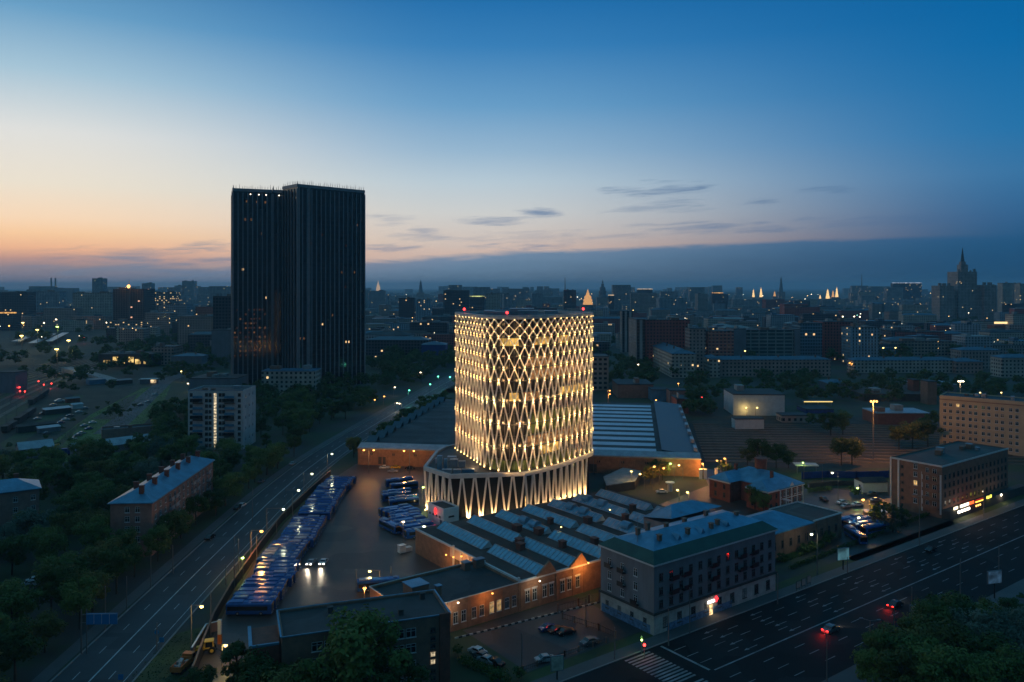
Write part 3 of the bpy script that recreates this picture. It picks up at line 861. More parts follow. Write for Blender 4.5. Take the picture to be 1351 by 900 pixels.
def vrow(a, b_, n, sides=True):
    """n V-shaped columns along a..b"""
    d = (b_-a)/n; q = Vector((d.y,-d.x)).normalized()
    if q.dot(a-cen) < 0: q = -q
    for k in range(n):
        f = a + d*(k+.5) + q*-.35
        m_ = MB()
        for t in (0, 1):
            top = a + d*(k+t*1.0) + q*-.35 + d*(.06 if t == 0 else -.06)
            foot = f + d*(-.07 if t == 0 else .07)
            m_.beam(loc3(foot,0), loc3(top,13.0), .55, .5, 0, up=(q.x,q.y,0))
        m_.build('v_column', M['lattice'], T)
        g_ = f + q*.8
        FEET.append((g_.x, g_.y))
        e = MB(); e.box(g_.x-cen.x-.16, g_.x-cen.x+.16, g_.y-cen.y-.16, g_.y-cen.y+.16, 0, .3); e.build('uplight', lampmat('uplight_glow', (1,.68,.30), 10), T)
FEET = []
vrow(PODL, PODC, 4); vrow(PODC, front_run[0], 6)
i = 0
while i+2 < len(front_run):
    vrow(front_run[i], front_run[i+2], 1); i += 2
for x, y in FEET:
    q = Vector((x-cen.x, y-cen.y, 0)).normalized()
    point('uplight_light', (x+q.x*.5,y+q.y*.5,.5), 1500, (1,.58,.22), .2, 150, Vector((-q.x*.75,-q.y*.75,1)).to_track_quat('-Z','Y').to_euler(), .5)
point('deck_light', (-13,272,16.5), 500, (1,.68,.35), .4)
lobby = MB(); 
for (a_, c_) in ((3.5,6.2),):
    p0, p1 = inset(POD,1.62)[2], inset(POD,1.62)[5]
    q0, q1 = p0.lerp(p1,.15), p0.lerp(p1,.75)
    lobby.poly([loc3(q0,.3),loc3(q1,.3),loc3(q1,6.0),loc3(q0,6.0)])
lobby.build('lit_entrance', litmat('entrance_glow', (1,.62,.22), 2.2, .8), T)

# ================================================================== the dark twin tower
def slab_tower():
    G = thing('dark_twin_tower', 'pair of joined black ribbed high-rise slabs dominating the skyline', 'tower block', (-155, 575, 0))
    O = Vector((-155, 575))
    def blockpart(name, o, ang, W_, D_, H, n, light_edges=True, par=2.2):
        ux = Vector((math.cos(ang), math.sin(ang))); uy = Vector((-ux.y, ux.x)); o = Vector(o)-O
        b = MB(); pl = [o, o+ux*W_, o+ux*W_+uy*D_, o+uy*D_]
        b.prism([(p.x,p.y) for p in pl], 0, H); w = b.build(name, M['towerglass'], G)
        f = MB()
        for k in range(n+1):
            p = o + ux*(W_*k/n) - uy*.25; f.beam((p.x,p.y,0),(p.x,p.y,H-1), (.75), .7, 0, up=(uy.x,uy.y,0))
        m2 = max(3, int(n*D_/W_))
        for k in range(m2+1):
            for sx_ in (-.25, W_+.25):
                p = o + uy*(D_*k/m2) + ux*sx_; f.beam((p.x,p.y,0),(p.x,p.y,H-1), .75, .7, 0, up=(ux.x,ux.y,0))
        z = 3.6
        while z < H-3:
            p, q = o - uy*.06, o + ux*W_ - uy*.06; f.beam((p.x,p.y,z),(q.x,q.y,z), .12, .5, 1)
            z += 3.55
        f.build('fins', [M['fin'], M['dark']], w)
        pr = MB(); ins = .4
        pl2 = [o-ux*.3-uy*.3, o+ux*(W_+.3)-uy*.3, o+ux*(W_+.3)+uy*(D_+.3), o-ux*.3+uy*(D_+.3)]; pl3 = [o+ux*ins+uy*ins, o+ux*(W_-ins)+uy*ins, o+ux*(W_-ins)+uy*(D_-ins), o+ux*ins+uy*(D_-ins)]
        pr.ring([(p.x,p.y) for p in pl2],[(p.x,p.y) for p in pl3], H, H+par); pr.build('parapet', M['fin'], w)
        an = MB(); k = 0.0
        while k < W_:
            p = o + ux*k + uy*.3; an.cyl((p.x,p.y,H+par),(p.x,p.y,H+par+rnd(1.6,3.6)), .2, .10, 4); k += rnd(1.2,2.6)
        k = 0.0
        while k < D_:
            p = o + uy*k + ux*.3; an.cyl((p.x,p.y,H+par),(p.x,p.y,H+par+rnd(1.2,3.0)), .2, .10, 4); k += rnd(2.0,4.0)
        an.build('roof_rods', M['steel'], w)
        return w, o, ux, uy
    def edge(w, o, ux, uy, x, H):
        f = MB()
        for k in (-.55, .55):
            p = o + ux*(x+k) - uy*.5; f.beam((p.x,p.y,0),(p.x,p.y,H), .34, .7, 0, up=(uy.x,uy.y,0))
        f.build('pale_fins', M['finlight'], w)
    a1 = math.atan2(.69, .72); a2 = math.atan2(.37, .93)
    w1, o1, ux1, uy1 = blockpart('right_slab', (-155, 575), a1, 57, 22, 147, 15)
    edge(w1, o1, ux1, uy1, .6, 147); edge(w1, o1, ux1, uy1, 9.0, 147)
    w2, o2, ux2, uy2 = blockpart('left_slab', (-203.2, 580), a2, 27, 24, 144.5, 8)
    w3, o3, ux3, uy3 = blockpart('linking_slab', (-177.6, 592.0), a2, 20, 22, 144.8, 6)
    edge(w3, o3, ux3, uy3, 13.2, 144.8); 
    def win(w, o, ux, uy, x, z, m, ww=.9, hh=1.5):
        b = MB(); p = o + ux*x - uy*.12; q = o + ux*(x+ww) - uy*.12
        b.poly([(p.x,p.y,z),(q.x,q.y,z),(q.x,q.y,z+hh),(p.x,p.y,z+hh)]); b.build('lit_window', m, w)
    random.seed(11)
    dim = litmat('dim_window', (1,.46,.20), .22, 3.0); brt = litmat('bright_window', (1,.62,.28), 2.4, 3.0); faint = litmat('faint_window', (1,.40,.20), .07, 3.0)
    pitch = 27/14
    for row in range(11):
        z = ZAT(470-row*6.0, 583)
        for c in range(12):
            if rnd(0,1) < .55: win(w2, o2, ux2, uy2, .5+pitch*c, z, dim if rnd(0,1) < .3 else faint, 1.1, 1.3)
    for px, py in ((320,357),(351,394.5),(325,267),(338.5,267.5),(349.5,267.5),(323,291),(345,309.5),(331,291)):
        x = (px-308.5)/((376-308.5)/36.0); win(w2 if x < 26 else w3, o2 if x < 26 else o3, ux2, uy2, x if x < 26 else x-25, ZAT(py,583), brt if (px,py) in ((320,357),(351,394.5)) else dim, 1.2, 1.7)
    for px, py, m_ in ((394,447.5,dim),(399,447.5,dim),(404,447.5,dim),(456,452,brt),(460,452,brt),(457,499,dim),(460,499,dim),(438,499.5,dim),(434,503,faint),(437,417,dim),(423.5,429,brt),(446,401,faint),(477,292,dim),(472,299,dim),(468,361,dim),(450,361,dim),(455,380,faint),(409,323,dim),(456,326,faint),(423,312,faint),(403,381,faint)):
        x = (px-392)/(484-392)*57; win(w1, o1, ux1, uy1, x+.3, ZAT(py, 580+x*.69), m_, 1.0, 1.6)
    for px in (331,342,351.5,369):      # lamps under the left roof edge
        x = (px-308.5)/((376-308.5)/36.0); p = (o2 + ux2*x - uy2*.7); b = MB(); b.ball((p.x,p.y,142.6), .42, 0, 1, 5); b.build('roof_edge_lamp', lampmat('roof_lamp', (1,.82,.6), 6), w2 if x < 26 else w3)
slab_tower()

# ================================================================== the tram sheds behind the tower
def shed():
    C0 = P(472, 613); ang = BANG
    S = thing('tram_depot', 'long low brick tram shed with rows of pale skylight strips over its flat roof', 'depot', (C0.x, C0.y, 0), ang)
    W_, D_, H = 141, 146, 7.2
    plain_wall(S, W_, D_, H-.6, M['brick'])
    b = MB(); b.box(-.25, W_+.25, -.3, D_, H-.55, H); b.build('cornice', M['concrete'], S)
    r = MB(); r.box(.3, W_-.3, 1.0, D_-.3, H+.003, H+.10); r.build('roof', M['bitumen'], S)
    # front slope
    f = MB(); f.poly([(0,-.3,H+.004),(W_,-.3,H+.004),(W_,4.0,H+1.5),(0,4.0,H+1.5)]); f.poly([(0,4,H+1.5),(W_,4,H+1.5),(W_,5.5,H+.1),(0,5.5,H+.1)]); f.poly([(0,-.3,H),(0,4,H+1.5),(0,5.5,H)]); f.poly([(W_,-.3,H),(W_,5.5,H),(W_,4,H+1.5)])
    f.build('front_slope', M['greymetal'], S)
    n = 11
    for k in range(n):
        y0 = 9 + k*12.2
        x0, x1 = 68.0, 124.0
        for nm, xa, xb, m_ in (('skylight', x0, x1, M['sawglass']), ('saw_roof', 5.0, x0-1.5, M['bitumen'])):
            m = MB()
            top = H+.42
            m.poly([(xa,y0,H+.12),(xb,y0,H+.12),(xb,y0+5.2,top),(xa,y0+5.2,top)], 0)
            m.poly([(xa,y0+5.2,top),(xb,y0+5.2,top),(xb,y0+6.6,H+.12),(xa,y0+6.6,H+.12)], 1)
            m.poly([(xa,y0,H+.12),(xa,y0+5.2,top),(xa,y0+6.6,H+.12)], 2); m.poly([(xb,y0,H+.12),(xb,y0+6.6,H+.12),(xb,y0+5.2,top)], 2)
            o = m.build(nm, [m_, M['bitumen'], M['bluemetal']], S)
        e = MB(); e.poly([(.2,y0,H+.2),(4.6,y0,H+.2),(4.6,y0+5.5,H+2.6),(.2,y0+5.5,H+2.6)]); e.poly([(.2,y0,H+.2),(.2,y0+5.5,H+2.6),(.2,y0+6,H+.2)]); e.poly([(.2,y0+5.5,H+2.6),(4.6,y0+5.5,H+2.6),(4.6,y0+6,H+.2),(.2,y0+6,H+.2)])
        e.build('gable_end', M['darkmetal'], S)
    e = MB(); e.poly([(126,5.6,H+1.9),(140.5,5.6,H+.16),(140.5,D_-.5,H+.16),(126,D_-.5,H+1.9)])
    e.poly([(126,5.6,H+.1),(140.5,5.6,H+.16),(126,5.6,H+1.9)]); e.build('side_slope', M['darkmetal'], S)
    for k in range(7):
        e = MB(); y0 = 12+k*18.5; e.box(139.2, 140.6, y0, y0+7, H+.2, H+1.7); e.build('roof_vent', M['greymetal'], S)
    pil = MB()
    for k in range(30):
        x = 1.2+k*4.75; pil.box(x-.18, x+.18, -.12, .02, 0, H-.62)
    pil.box(0, W_, -.10, .02, 0, .5); pil.build('pilasters', M['brick'], S)
    for k in range(14):
        me = window_mesh(1.1, .8, 'dark'); obj('window', me, S, (6+k*4.75*2, -.02, 4.4))
    for k in range(5):
        d = MB(); x = 9+k*22; d.box(x, x+3.2, -.08, .05, 0, 3.6); d.build('gate', M['darkcon'], S)
shed()

# ================================================================== the brick hall with saw-tooth roof lights
def hall():
    O = UV(110.5, 147); H = 6.7
    S = thing('workshop_hall', 'wide orange-brick workshop with blue ridge skylights in rows over a brown roof', 'workshop', (O.x, O.y, 0), UA)
    W_, D_ = 74, 49.5
    w = plain_wall(S, W_, D_, H, M['brick'])
    r = MB(); r.box(.3, W_-.3, .3, D_-.3, H+.003, H+.12); roof = r.build('roof', M['brownroof'], S)
    c = MB(); c.box(-.2, W_+.2, -.2, .3, H-.1, H+.35); c.box(-.2, .3, .3, D_+.2, H-.1, H+.35); c.build('coping', M['trim'], S)
    for k in range(7):
        x = 5.2 + k*10.0
        for y0, y1 in ((0.4, 21.5), (24.0, 46.5)):
            m = MB(); z0, z1 = H+.13, H+1.75
            m.poly([(x,y0,z0),(x+2.5,y0,z1),(x+2.5,y1,z1),(x,y1,z0)][::-1], 0)
            m.poly([(x+2.5,y0,z1),(x+3.6,y0,z0),(x+3.6,y1,z0),(x+2.5,y1,z1)][::-1], 1)
            m.poly([(x,y0,z0),(x+3.6,y0,z0),(x+2.5,y0,z1)], 2); m.poly([(x,y1,z0),(x+2.5,y1,z1),(x+3.6,y1,z0)], 2)
            sk_ = m.build('ridge_skylight', [M['skylight'], M['brownroof'], M['brick'] if y0 < 1 else M['trim']], S)
            g_ = MB(); n = int((y1-y0)/1.6)
            for i in range(n+1):
                y = y0 + (y1-y0)*i/n; pass
                g_.beam((x-.02,y,z0+.03),(x+2.48,y,z1+.03), .10, .08)
            g_.beam((x+2.5,y0,z1+.03),(x+2.5,y1,z1+.03), .22, .12); g_.beam((x-.05,y0,z0+.04),(x-.05,y1,z0+.04), .25, .12)
            g_.build('glazing_bars', M['greymetal'], sk_)
        # stepped brick gable on the facade
        m = MB()
        m.poly([(x-.8,-.24,H+.3),(x+5.2,-.24,H+.3),(x+3.1,-.24,H+3.2)]); m.poly([(x-.8,.36,H+.3),(x+3.1,.36,H+3.2),(x+5.2,.36,H+.3)]); m.poly([(x-.8,-.24,H+.3),(x+3.1,-.24,H+3.2),(x+3.1,.36,H+3.2),(x-.8,.36,H+.3)]); m.poly([(x+5.2,-.24,H+.3),(x+5.2,.36,H+.3),(x+3.1,.36,H+3.2),(x+3.1,-.24,H+3.2)])
        m.build('gable', M['brick'], S)
    # barrel vents on the back rows
    for k, y in ((2,33),(2,28.5),(4,36),(4,30),(5,40),(5,33),(4,12)):
        x = 5.2+k*10.0-.3; m = MB(); n = 8
        for i in range(n):
            t0, t1 = math.pi*i/n, math.pi*(i+1)/n
            m.poly([(x+2.4-1.45*math.cos(t0),y,H+1.05+1.45*math.sin(t0)),(x+2.4-1.45*math.cos(t1),y,H+1.05+1.45*math.sin(t1)),(x+2.4-1.45*math.cos(t1),y+3,H+1.05+1.45*math.sin(t1)),(x+2.4-1.45*math.cos(t0),y+3,H+1.05+1.45*math.sin(t0))][::-1], 0)
        for yy in (y, y+3): m.poly([(x+2.4-1.45*math.cos(math.pi*i/n),yy,H+1.05+1.45*math.sin(math.pi*i/n)) for i in range(n+1)], 1)
        m.build('roof_dormer', [M['bluemetal'], M['greymetal']], roof)
    for x, y in ((12.5,17),(14.5,20),(24,24),(22.5,12),(33,30),(31,9),(42,24),(53,20),(62,26),(21,30)):
        m = MB(); s_ = rnd(1.2, 2.0); m.box(x, x+s_, y, y+s_*1.2, H+.12, H+1.7); m.box(x-.15, x+s_+.15, y-.15, y+s_*1.2+.15, H+1.7, H+1.9); m.build('roof_vent', M['redbrick'], roof)
    # facade windows, paired and tall
    for k in range(5):
        x = 1.6 + k*2.65 + (.0); 
    xs = [1.8,3.9,6.9,9.0,12.4,14.5,17.2]
    for i, x in enumerate(xs): obj('window', window_mesh(1.25, 2.7, 'white'), S, (x, -.02, 1.7))
    for i, x in enumerate(xs):
        b = MB(); b.box(x-.85, x+.85, -.07, .02, 4.45, 4.8); b.build('window_arch', M['trim'], S)
    pl = MB()
    for x in (.0,5.4,10.7,15.8,19.4): pl.box(x-.3, x+.3, -.16, .02, 0, H-.12)
    pl.box(-.1, 20, -.13, .02, 5.3, 5.55); pl.build('pilasters', M['brick'], S)
    # the gates in the yard wall, under a band of pinkish plaster
    e = MB(); e.box(-.07,.0,.4,D_-18.4 if False else 31.0,4.25,H-.12); e.build('plaster_band', mat('pink_plaster', (.46,.34,.30), .8, vary=.25, scale=.3), S)
    for k in range(8):
        y = 18.6+2.2+k*3.55
        g_ = MB(); g_.box(-.10, .03, D_-y-2.9+0, D_-y, 0, 4.2); g_.build('gate', mat('rusty_gate', (.10,.065,.045), .7, vary=.5, scale=.8), S)
    p_ = MB()
    for k in range(9):
        y = D_-(18.2+2.2+k*3.55)+.0; p_.box(-.34, .03, y-.28, y+.28, 0, H+.9 if k in (0,4,8) else H)
    p_.build('gate_piers', M['trim'], S)
    return S
hall()
def annex():
    O = UV(81, 147); S = thing('brick_annex', 'flat-roofed orange-brick annex at the near end of the saw-tooth workshop', 'annex', (O.x, O.y, 0), UA)
    W_, D_, H = 29.2, 18.0, 6.7
    flat_roof(S, W_, D_, H, M['brick'], M['bitumen'], .55)
    c = MB(); c.box(-.15, W_, -.18, -.003, H-.02, H+.16); c.box(-.15, W_, D_+.003, D_+.18, H-.02, H+.16); c.box(-.18,-.003,0,D_,H-.02,H+.16); c.build('coping', M['trim'], S)
    for i, x in enumerate((11.6,13.7,16.4,18.5,21.2,23.2,25.4,27.4)):
        lit = 'litwarm' if x in (21.2,23.2) else None
        obj('lit_window' if lit else 'window', window_mesh(1.2, 2.5, 'white', 'lit_dimroom' if lit else None), S, (x, -.02, 1.6))
    m = MB()
    for x in (10.2,15.0,19.8,24.3,28.9): m.box(x-.25,x+.25,-.14,.02,0,H-.06)
    m.box(9,W_,-.11,.02,5.2,5.42); m.build('pilasters', M['brick'], S)
    for x,y,sx_,sy_,h in ((4.5,6.5,4.2,4.2,2.2),(26.5,14.2,2.4,1.4,1.6),(23.6,14.8,1.6,1.6,1.3),(10,5,1.1,1.1,1.7)):
        e = MB(); e.box(x,x+sx_,y,y+sy_,H-.48,H+h); e.box(x-.15,x+sx_+.15,y-.15,y+sy_+.15,H+h,H+h+.18,1); e.build('roof_hut', [M['brownbrick'], M['bluemetal']], S)
M['lit_dimroom'] = litmat('lit_workshop', (1,.62,.24), .8, 1.2)
annex()

# white gate hut with the red sign
def hut():
    O = Vector((-21.2, 246.6)); ux, uy = U, V
    S = thing('gate_hut', 'white box hut with glowing red emblem beside the V columns', 'hut', (O.x, O.y, 0), UA)
    flat_roof(S, 5.6, 9.6, 6.0, M['white'], M['bitumen'], .5)
    for k in range(4): obj('window', window_mesh(.7,.5,'dark'), S, (-.02, 8.2-k*2.0, 2.9), R(-90))
    obj('window', window_mesh(2.0,.4,'dark'), S, (2.8,-.02,3.1))
    b = MB(); n = 20
    for i in range(n):                                                    # red ring-shaped emblem with a bar in it
        t0, t1 = 2*math.pi*i/n, 2*math.pi*(i+1)/n
        q = lambda t, r: (-.16, 4.8+math.cos(t)*r*.62, 4.3+math.sin(t)*r)
        b.poly([q(t0,.62),q(t0,1.12),q(t1,1.12),q(t1,.62)])
    b.box(-.22,-.14,4.62,4.98,3.86,4.74)
    b.build('emblem', lampmat('emblem_red', (1,.03,.03), 2.6), S)
    d = MB(); d.box(-.06,.02,1.0,2.1,0,2.2); d.build('door', M['steel'], S)
hut()
point('emblem_light', (-24.6,249.5,4.3), 60, (1,.05,.05), .4)

# ================================================================== the pale five-storey house on the avenue
def corner_house():
    O = UV(125.7, 119.8); H = 15.2
    S = thing('corner_house', 'pale lilac-grey five-storey corner house with green and blue metal roof on the avenue', 'apartment house', (O.x, O.y, 0), UA)
    W_, D_ = 42.7, 16.7
    b = MB(); b.box(0,W_,0,D_,4.6,H); b.build('wall', M['greywall'], S)
    b = MB(); b.box(-.05,W_+.05,-.05,D_+.05,0,4.3); b.build('ground_floor', mat('pale_ground_floor', (.40,.37,.33), .8, vary=.3, scale=.4), S)
    b = MB(); b.box(-.35,W_+.35,-.35,D_+.35,4.3,4.75); b.build('belt_course', M['darkcon'], S)
    b = MB(); b.box(-.45,W_+.45,-.45,D_+.45,H-.35,H+.05); b.build('cornice', M['trim'], S)
    # graffiti-blue lower stretch of plaster
    b = MB(); b.box(-.09,-.052,1.0,D_-.4,.0,1.9); b.box(4,26,-.09,-.052,0,1.6); b.build('painted_plinth', mat('blue_plinth', (.10,.19,.30), .8, vary=.5, scale=1.2), S)
    # mansard: green lower slope, blue hipped upper roof
    b = MB(); o = .5; i_ = 2.2; z0, z1 = H+.06, H+1.9
    a = [(-o,-o),(W_+o,-o),(W_+o,D_+o),(-o,D_+o)]; c = [(i_,i_),(W_-i_,i_),(W_-i_,D_-i_),(i_,D_-i_)]
    for k in range(4):
        j = (k+1)%4; b.poly([(*a[k],z0),(*a[j],z0),(*c[j],z1),(*c[k],z1)])
    b.build('roof_skirt', M['greenmetal'], S)
    b = MB(); r1, r2 = (9,D_/2,z1+1.8), (W_-8,D_/2,z1+1.8)
    c3 = [(*p,z1) for p in c]
    b.poly([c3[0],c3[1],r2,r1]); b.poly([c3[2],c3[3],r1,r2]); b.poly([c3[1],c3[2],r2]); b.poly([c3[3],c3[0],r1])
    roof = b.build('roof', M['bluemetal'], S)
    for x, y, h in ((7,5,1.6),(5.8,10.5,2.2),(16,4.6,1.5),(14,9.4,2.2),(21,10,1.8),(27,5,1.5),(30,11,1.9),(36,6.5,1.6),(10,11.5,2.6),(24,4.4,1.2)):
        e = MB(); e.box(x-.45,x+.45,y-.4,y+.4,z1-.1,z1+1.0+h*.6); e.box(x-.6,x+.6,y-.55,y+.55,z1+1.0+h*.6,z1+1.15+h*.6); e.build('chimney', M['brownbrick'], roof)
    for x in (12, 20, 29):
        e = MB(); e.poly([(x-.8,3.4,z1+.2),(x+.8,3.4,z1+.2),(x,3.4,z1+1.5)]); e.poly([(x-.8,3.4,z1+.2),(x,3.4,z1+1.5),(x,6.2,z1+1.5)]); e.poly([(x+.8,3.4,z1+.2),(x,6.2,z1+1.5),(x,3.4,z1+1.5)]); e.build('dormer', M['bluemetal'], roof)
    for x, h in ((3.2,6.0),(17.5,5.0),(26.4,4.2)):
        e = MB(); e.cyl((x,8,z1),(x,8,z1+h),.05,.03,5); e.beam((x-.7,8,z1+h-.5),(x+.7,8,z1+h-.5),.05); e.build('aerial', M['steel'], roof)
    zs = [5.4,8.2,11.2]
    windows(S,'l',W_,D_,3,zs,1.15,1.75,3.0,D_-5.4,'white',skip=())
    for r_,cc in ((1,1),(2,0),(2,1),(0,2)):
        y = D_-(3.0+(D_-8.4)*cc/2); e = MB(); z = zs[r_]
        e.box(-.9,-.02,y-1.0,y+1.0,z-.35,z-.2); e.box(-.9,-.84,y-1.0,y+1.0,z-.2,z+.75); e.build('balcony', M['dark'], S)
    windows(S,'f',W_,D_,13,zs,1.15,1.75,2.2,W_-2.2,'dark')
    windows(S,'f',W_,D_,9,[1.0],1.5,2.3,3.5,W_-3,'dark')
    windows(S,'l',W_,D_,4,[1.3],1.0,1.7,2.2,D_-2.6,'dark')
    for k, x in enumerate((6.0, 10.0, 19.5, 29.5, 34)):
        for z in (8.2, 11.2):
            e = MB(); e.box(x-1.2,x+1.2,-.85,-.02,z-.35,z-.2); e.box(x-1.2,x+1.2,-.85,-.79,z-.2,z+.7); e.build('balcony', M['dark'], S)
    wing = MB(); wing.box(24,W_,D_+.003,D_+9.8,0,H); wing.build('rear_wing', M['greywall'], S)
    e = MB(); e.poly([(23.6,D_-.2,z1),(W_+.4,D_-.2,z1),(W_-6,D_+5,z1+1.6),(29,D_+5,z1+1.6)]); e.poly([(W_+.4,D_-.2,z1),(W_+.4,D_+10.2,H),(W_-6,D_+5,z1+1.6)]); e.poly([(23.6,D_-.2,z1),(29,D_+5,z1+1.6),(23.6,D_+10.2,H)]); e.poly([(23.6,D_+10.2,H),(29,D_+5,z1+1.6),(W_-6,D_+5,z1+1.6),(W_+.4,D_+10.2,H)]); e.build('wing_roof', M['bluemetal'], S)
    # lit shop entrance
    d = MB(); d.box(17.9,19.1,-.14,-.056,0,2.3); d.build('lit_door', litmat('shop_door_glow', (1,.66,.30), 2.2, 1.2), S)
    sg = MB(); sg.box(17.3,19.7,-.30,-.10,2.75,3.35); sg.build('white_sign', lampmat('sign_white', (1,.93,.85), 3.0), S)
    sg = MB(); sg.box(20.0,20.45,-.34,-.10,2.6,3.9); sg.box(19.6,20.85,-.33,-.11,3.05,3.45); sg.build('red_cross_sign', lampmat('sign_red', (1,.04,.05), 2.5), S)
    p = UV(125.7+18.5, 118.9, 2.0); point('door_light', tuple(p), 60, (1,.75,.45), .3)
corner_house()

def brick_store():
    O = UV(171.0, 134); S = thing('brick_store', 'low brick store with blue hipped roof wedged beside the corner house', 'store', (O.x,O.y,0), UA)
    W_, D_, H = 50, 15, 6.9
    plain_wall(S, W_, D_, H, M['brownbrick']); hip_roof(S, 35, D_, H, 3.0, M['bluemetal'], .4)
    r = MB(); r.box(35.6,W_-.2,.2,D_-.2,H+.003,H+.12); r.build('flat_roof', M['greenroof'], S)
    c = MB(); c.box(35.5,W_+.15,-.15,.2,H,H+.4); c.box(W_-.2,W_+.15,.2,D_,H,H+.4); c.box(35.5,W_+.15,D_,D_+.2,H,H+.4); c.build('coping', M['trim'], S)
    windows(S,'f',W_,D_,9,[2.2],1.2,2.2,17,W_-3,'dark')
    for k in range(7):
        m = MB(); x = 16+k*5.3; m.box(x-.2,x+.2,-.12,.02,0,H-.02); m.build('pilaster', M['brownbrick'], S)
brick_store()

def manor():
    O = UV(224.5, 162.5); S = thing('red_brick_manor', 'old red-brick house with two wings, white dressings and a blue hipped roof', 'house', (O.x,O.y,0), UA)
    H = 6.9
    b = MB(); b.box(0,6,0,8.6,0,H); b.build('wing', M['redbrick'], S)
    b = MB(); b.box(0,6,15.5,24.5,0,H); b.build('wing', M['redbrick'], S)
    b = MB(); b.box(6.003,20,0,24.5,0,H); b.build('wall', M['redbrick'], S)
    b = MB()
    for x0,x1,y0,y1 in ((-.3,20.3,-.35,-.003),(-.35,-.003,-.3,8.9),(-.35,-.003,15.2,24.8),(-.3,20.3,24.503,24.85),(20.003,20.35,-.3,24.8)): b.box(x0,x1,y0,y1,H-.5,H+.02)
    b.build('cornice', M['trim'], S)
    hip_roof(S, 14, 24.5, H+.03, 3.6, M['bluemetal'], .4, 6.0, 0)
    for y0, dd in ((0,8.6),(15.5,9.0)):
        m = MB(); z = H+.04; m.poly([(-.5,y0-.4,z),(-.5,y0+dd+.4,z),(2.5,y0+dd/2,z+2.6)][::-1]); m.poly([(-.5,y0-.4,z),(2.5,y0+dd/2,z+2.6),(11,y0+dd/2,z+2.6),(11,y0-.4,z)][::-1]); m.poly([(-.5,y0+dd+.4,z),(11,y0+dd+.4,z),(11,y0+dd/2,z+2.6),(2.5,y0+dd/2,z+2.6)][::-1]); m.build('wing_roof', M['bluemetal'], S)
    t = MB(); t.cyl((14.5,13.5,H+1),(14.5,13.5,H+6.6),2.1,2.1,8); t.cyl((14.5,13.5,H+6.6),(14.5,13.5,H+7.1),2.5,2.3,8); t.build('brick_turret', M['redbrick'], S)
    m = MB(); m.beam((14.5,13.5,H+7),(14.5,13.5,H+9.5),.12); m.build('mast', M['steel'], S)
    windows(S,'f',20,24,7,[.9,4.0],1.1,1.9,7.0,18.8,'white'); windows(S,'f',20,24,2,[.9,4.0],1.0,1.7,1.6,4.6,'dark')
    for y in (2.4,6.2,18.0,21.8):
        for z in (1.2,4.1): obj('window', window_mesh(1.0,1.7,'dark'), S, (-.02,y,z), R(-90))
    # white dressings of the right-hand front
    m = MB(); m.box(6.5,19.6,-.16,-.02,3.2,3.5); 
    for x in (6.6,9.9,13.0,16.1,19.4): m.box(x-.2,x+.2,-.2,-.02,0.2,H-.5)
    m.poly([(11.6,-.21,H-.1),(14.6,-.21,H-.1),(13.1,-.21,H+1.6)]); m.build('white_dressings', M['trim'], S)
    m = MB(); m.box(8.0,10.0,-2.2,-.02,2.9,3.1); 
    for x in (8.1,9.9): m.beam((x,-2.1,0),(x,-2.1,2.9),.12)
    m.build('porch', M['trim'], S)
    for x, y in ((9,20),(9,5)):
        c = MB(); c.box(x-.5,x+.5,y-.4,y+.4,H+1,H+4.8); c.build('chimney', M['redbrick'], S)
manor()

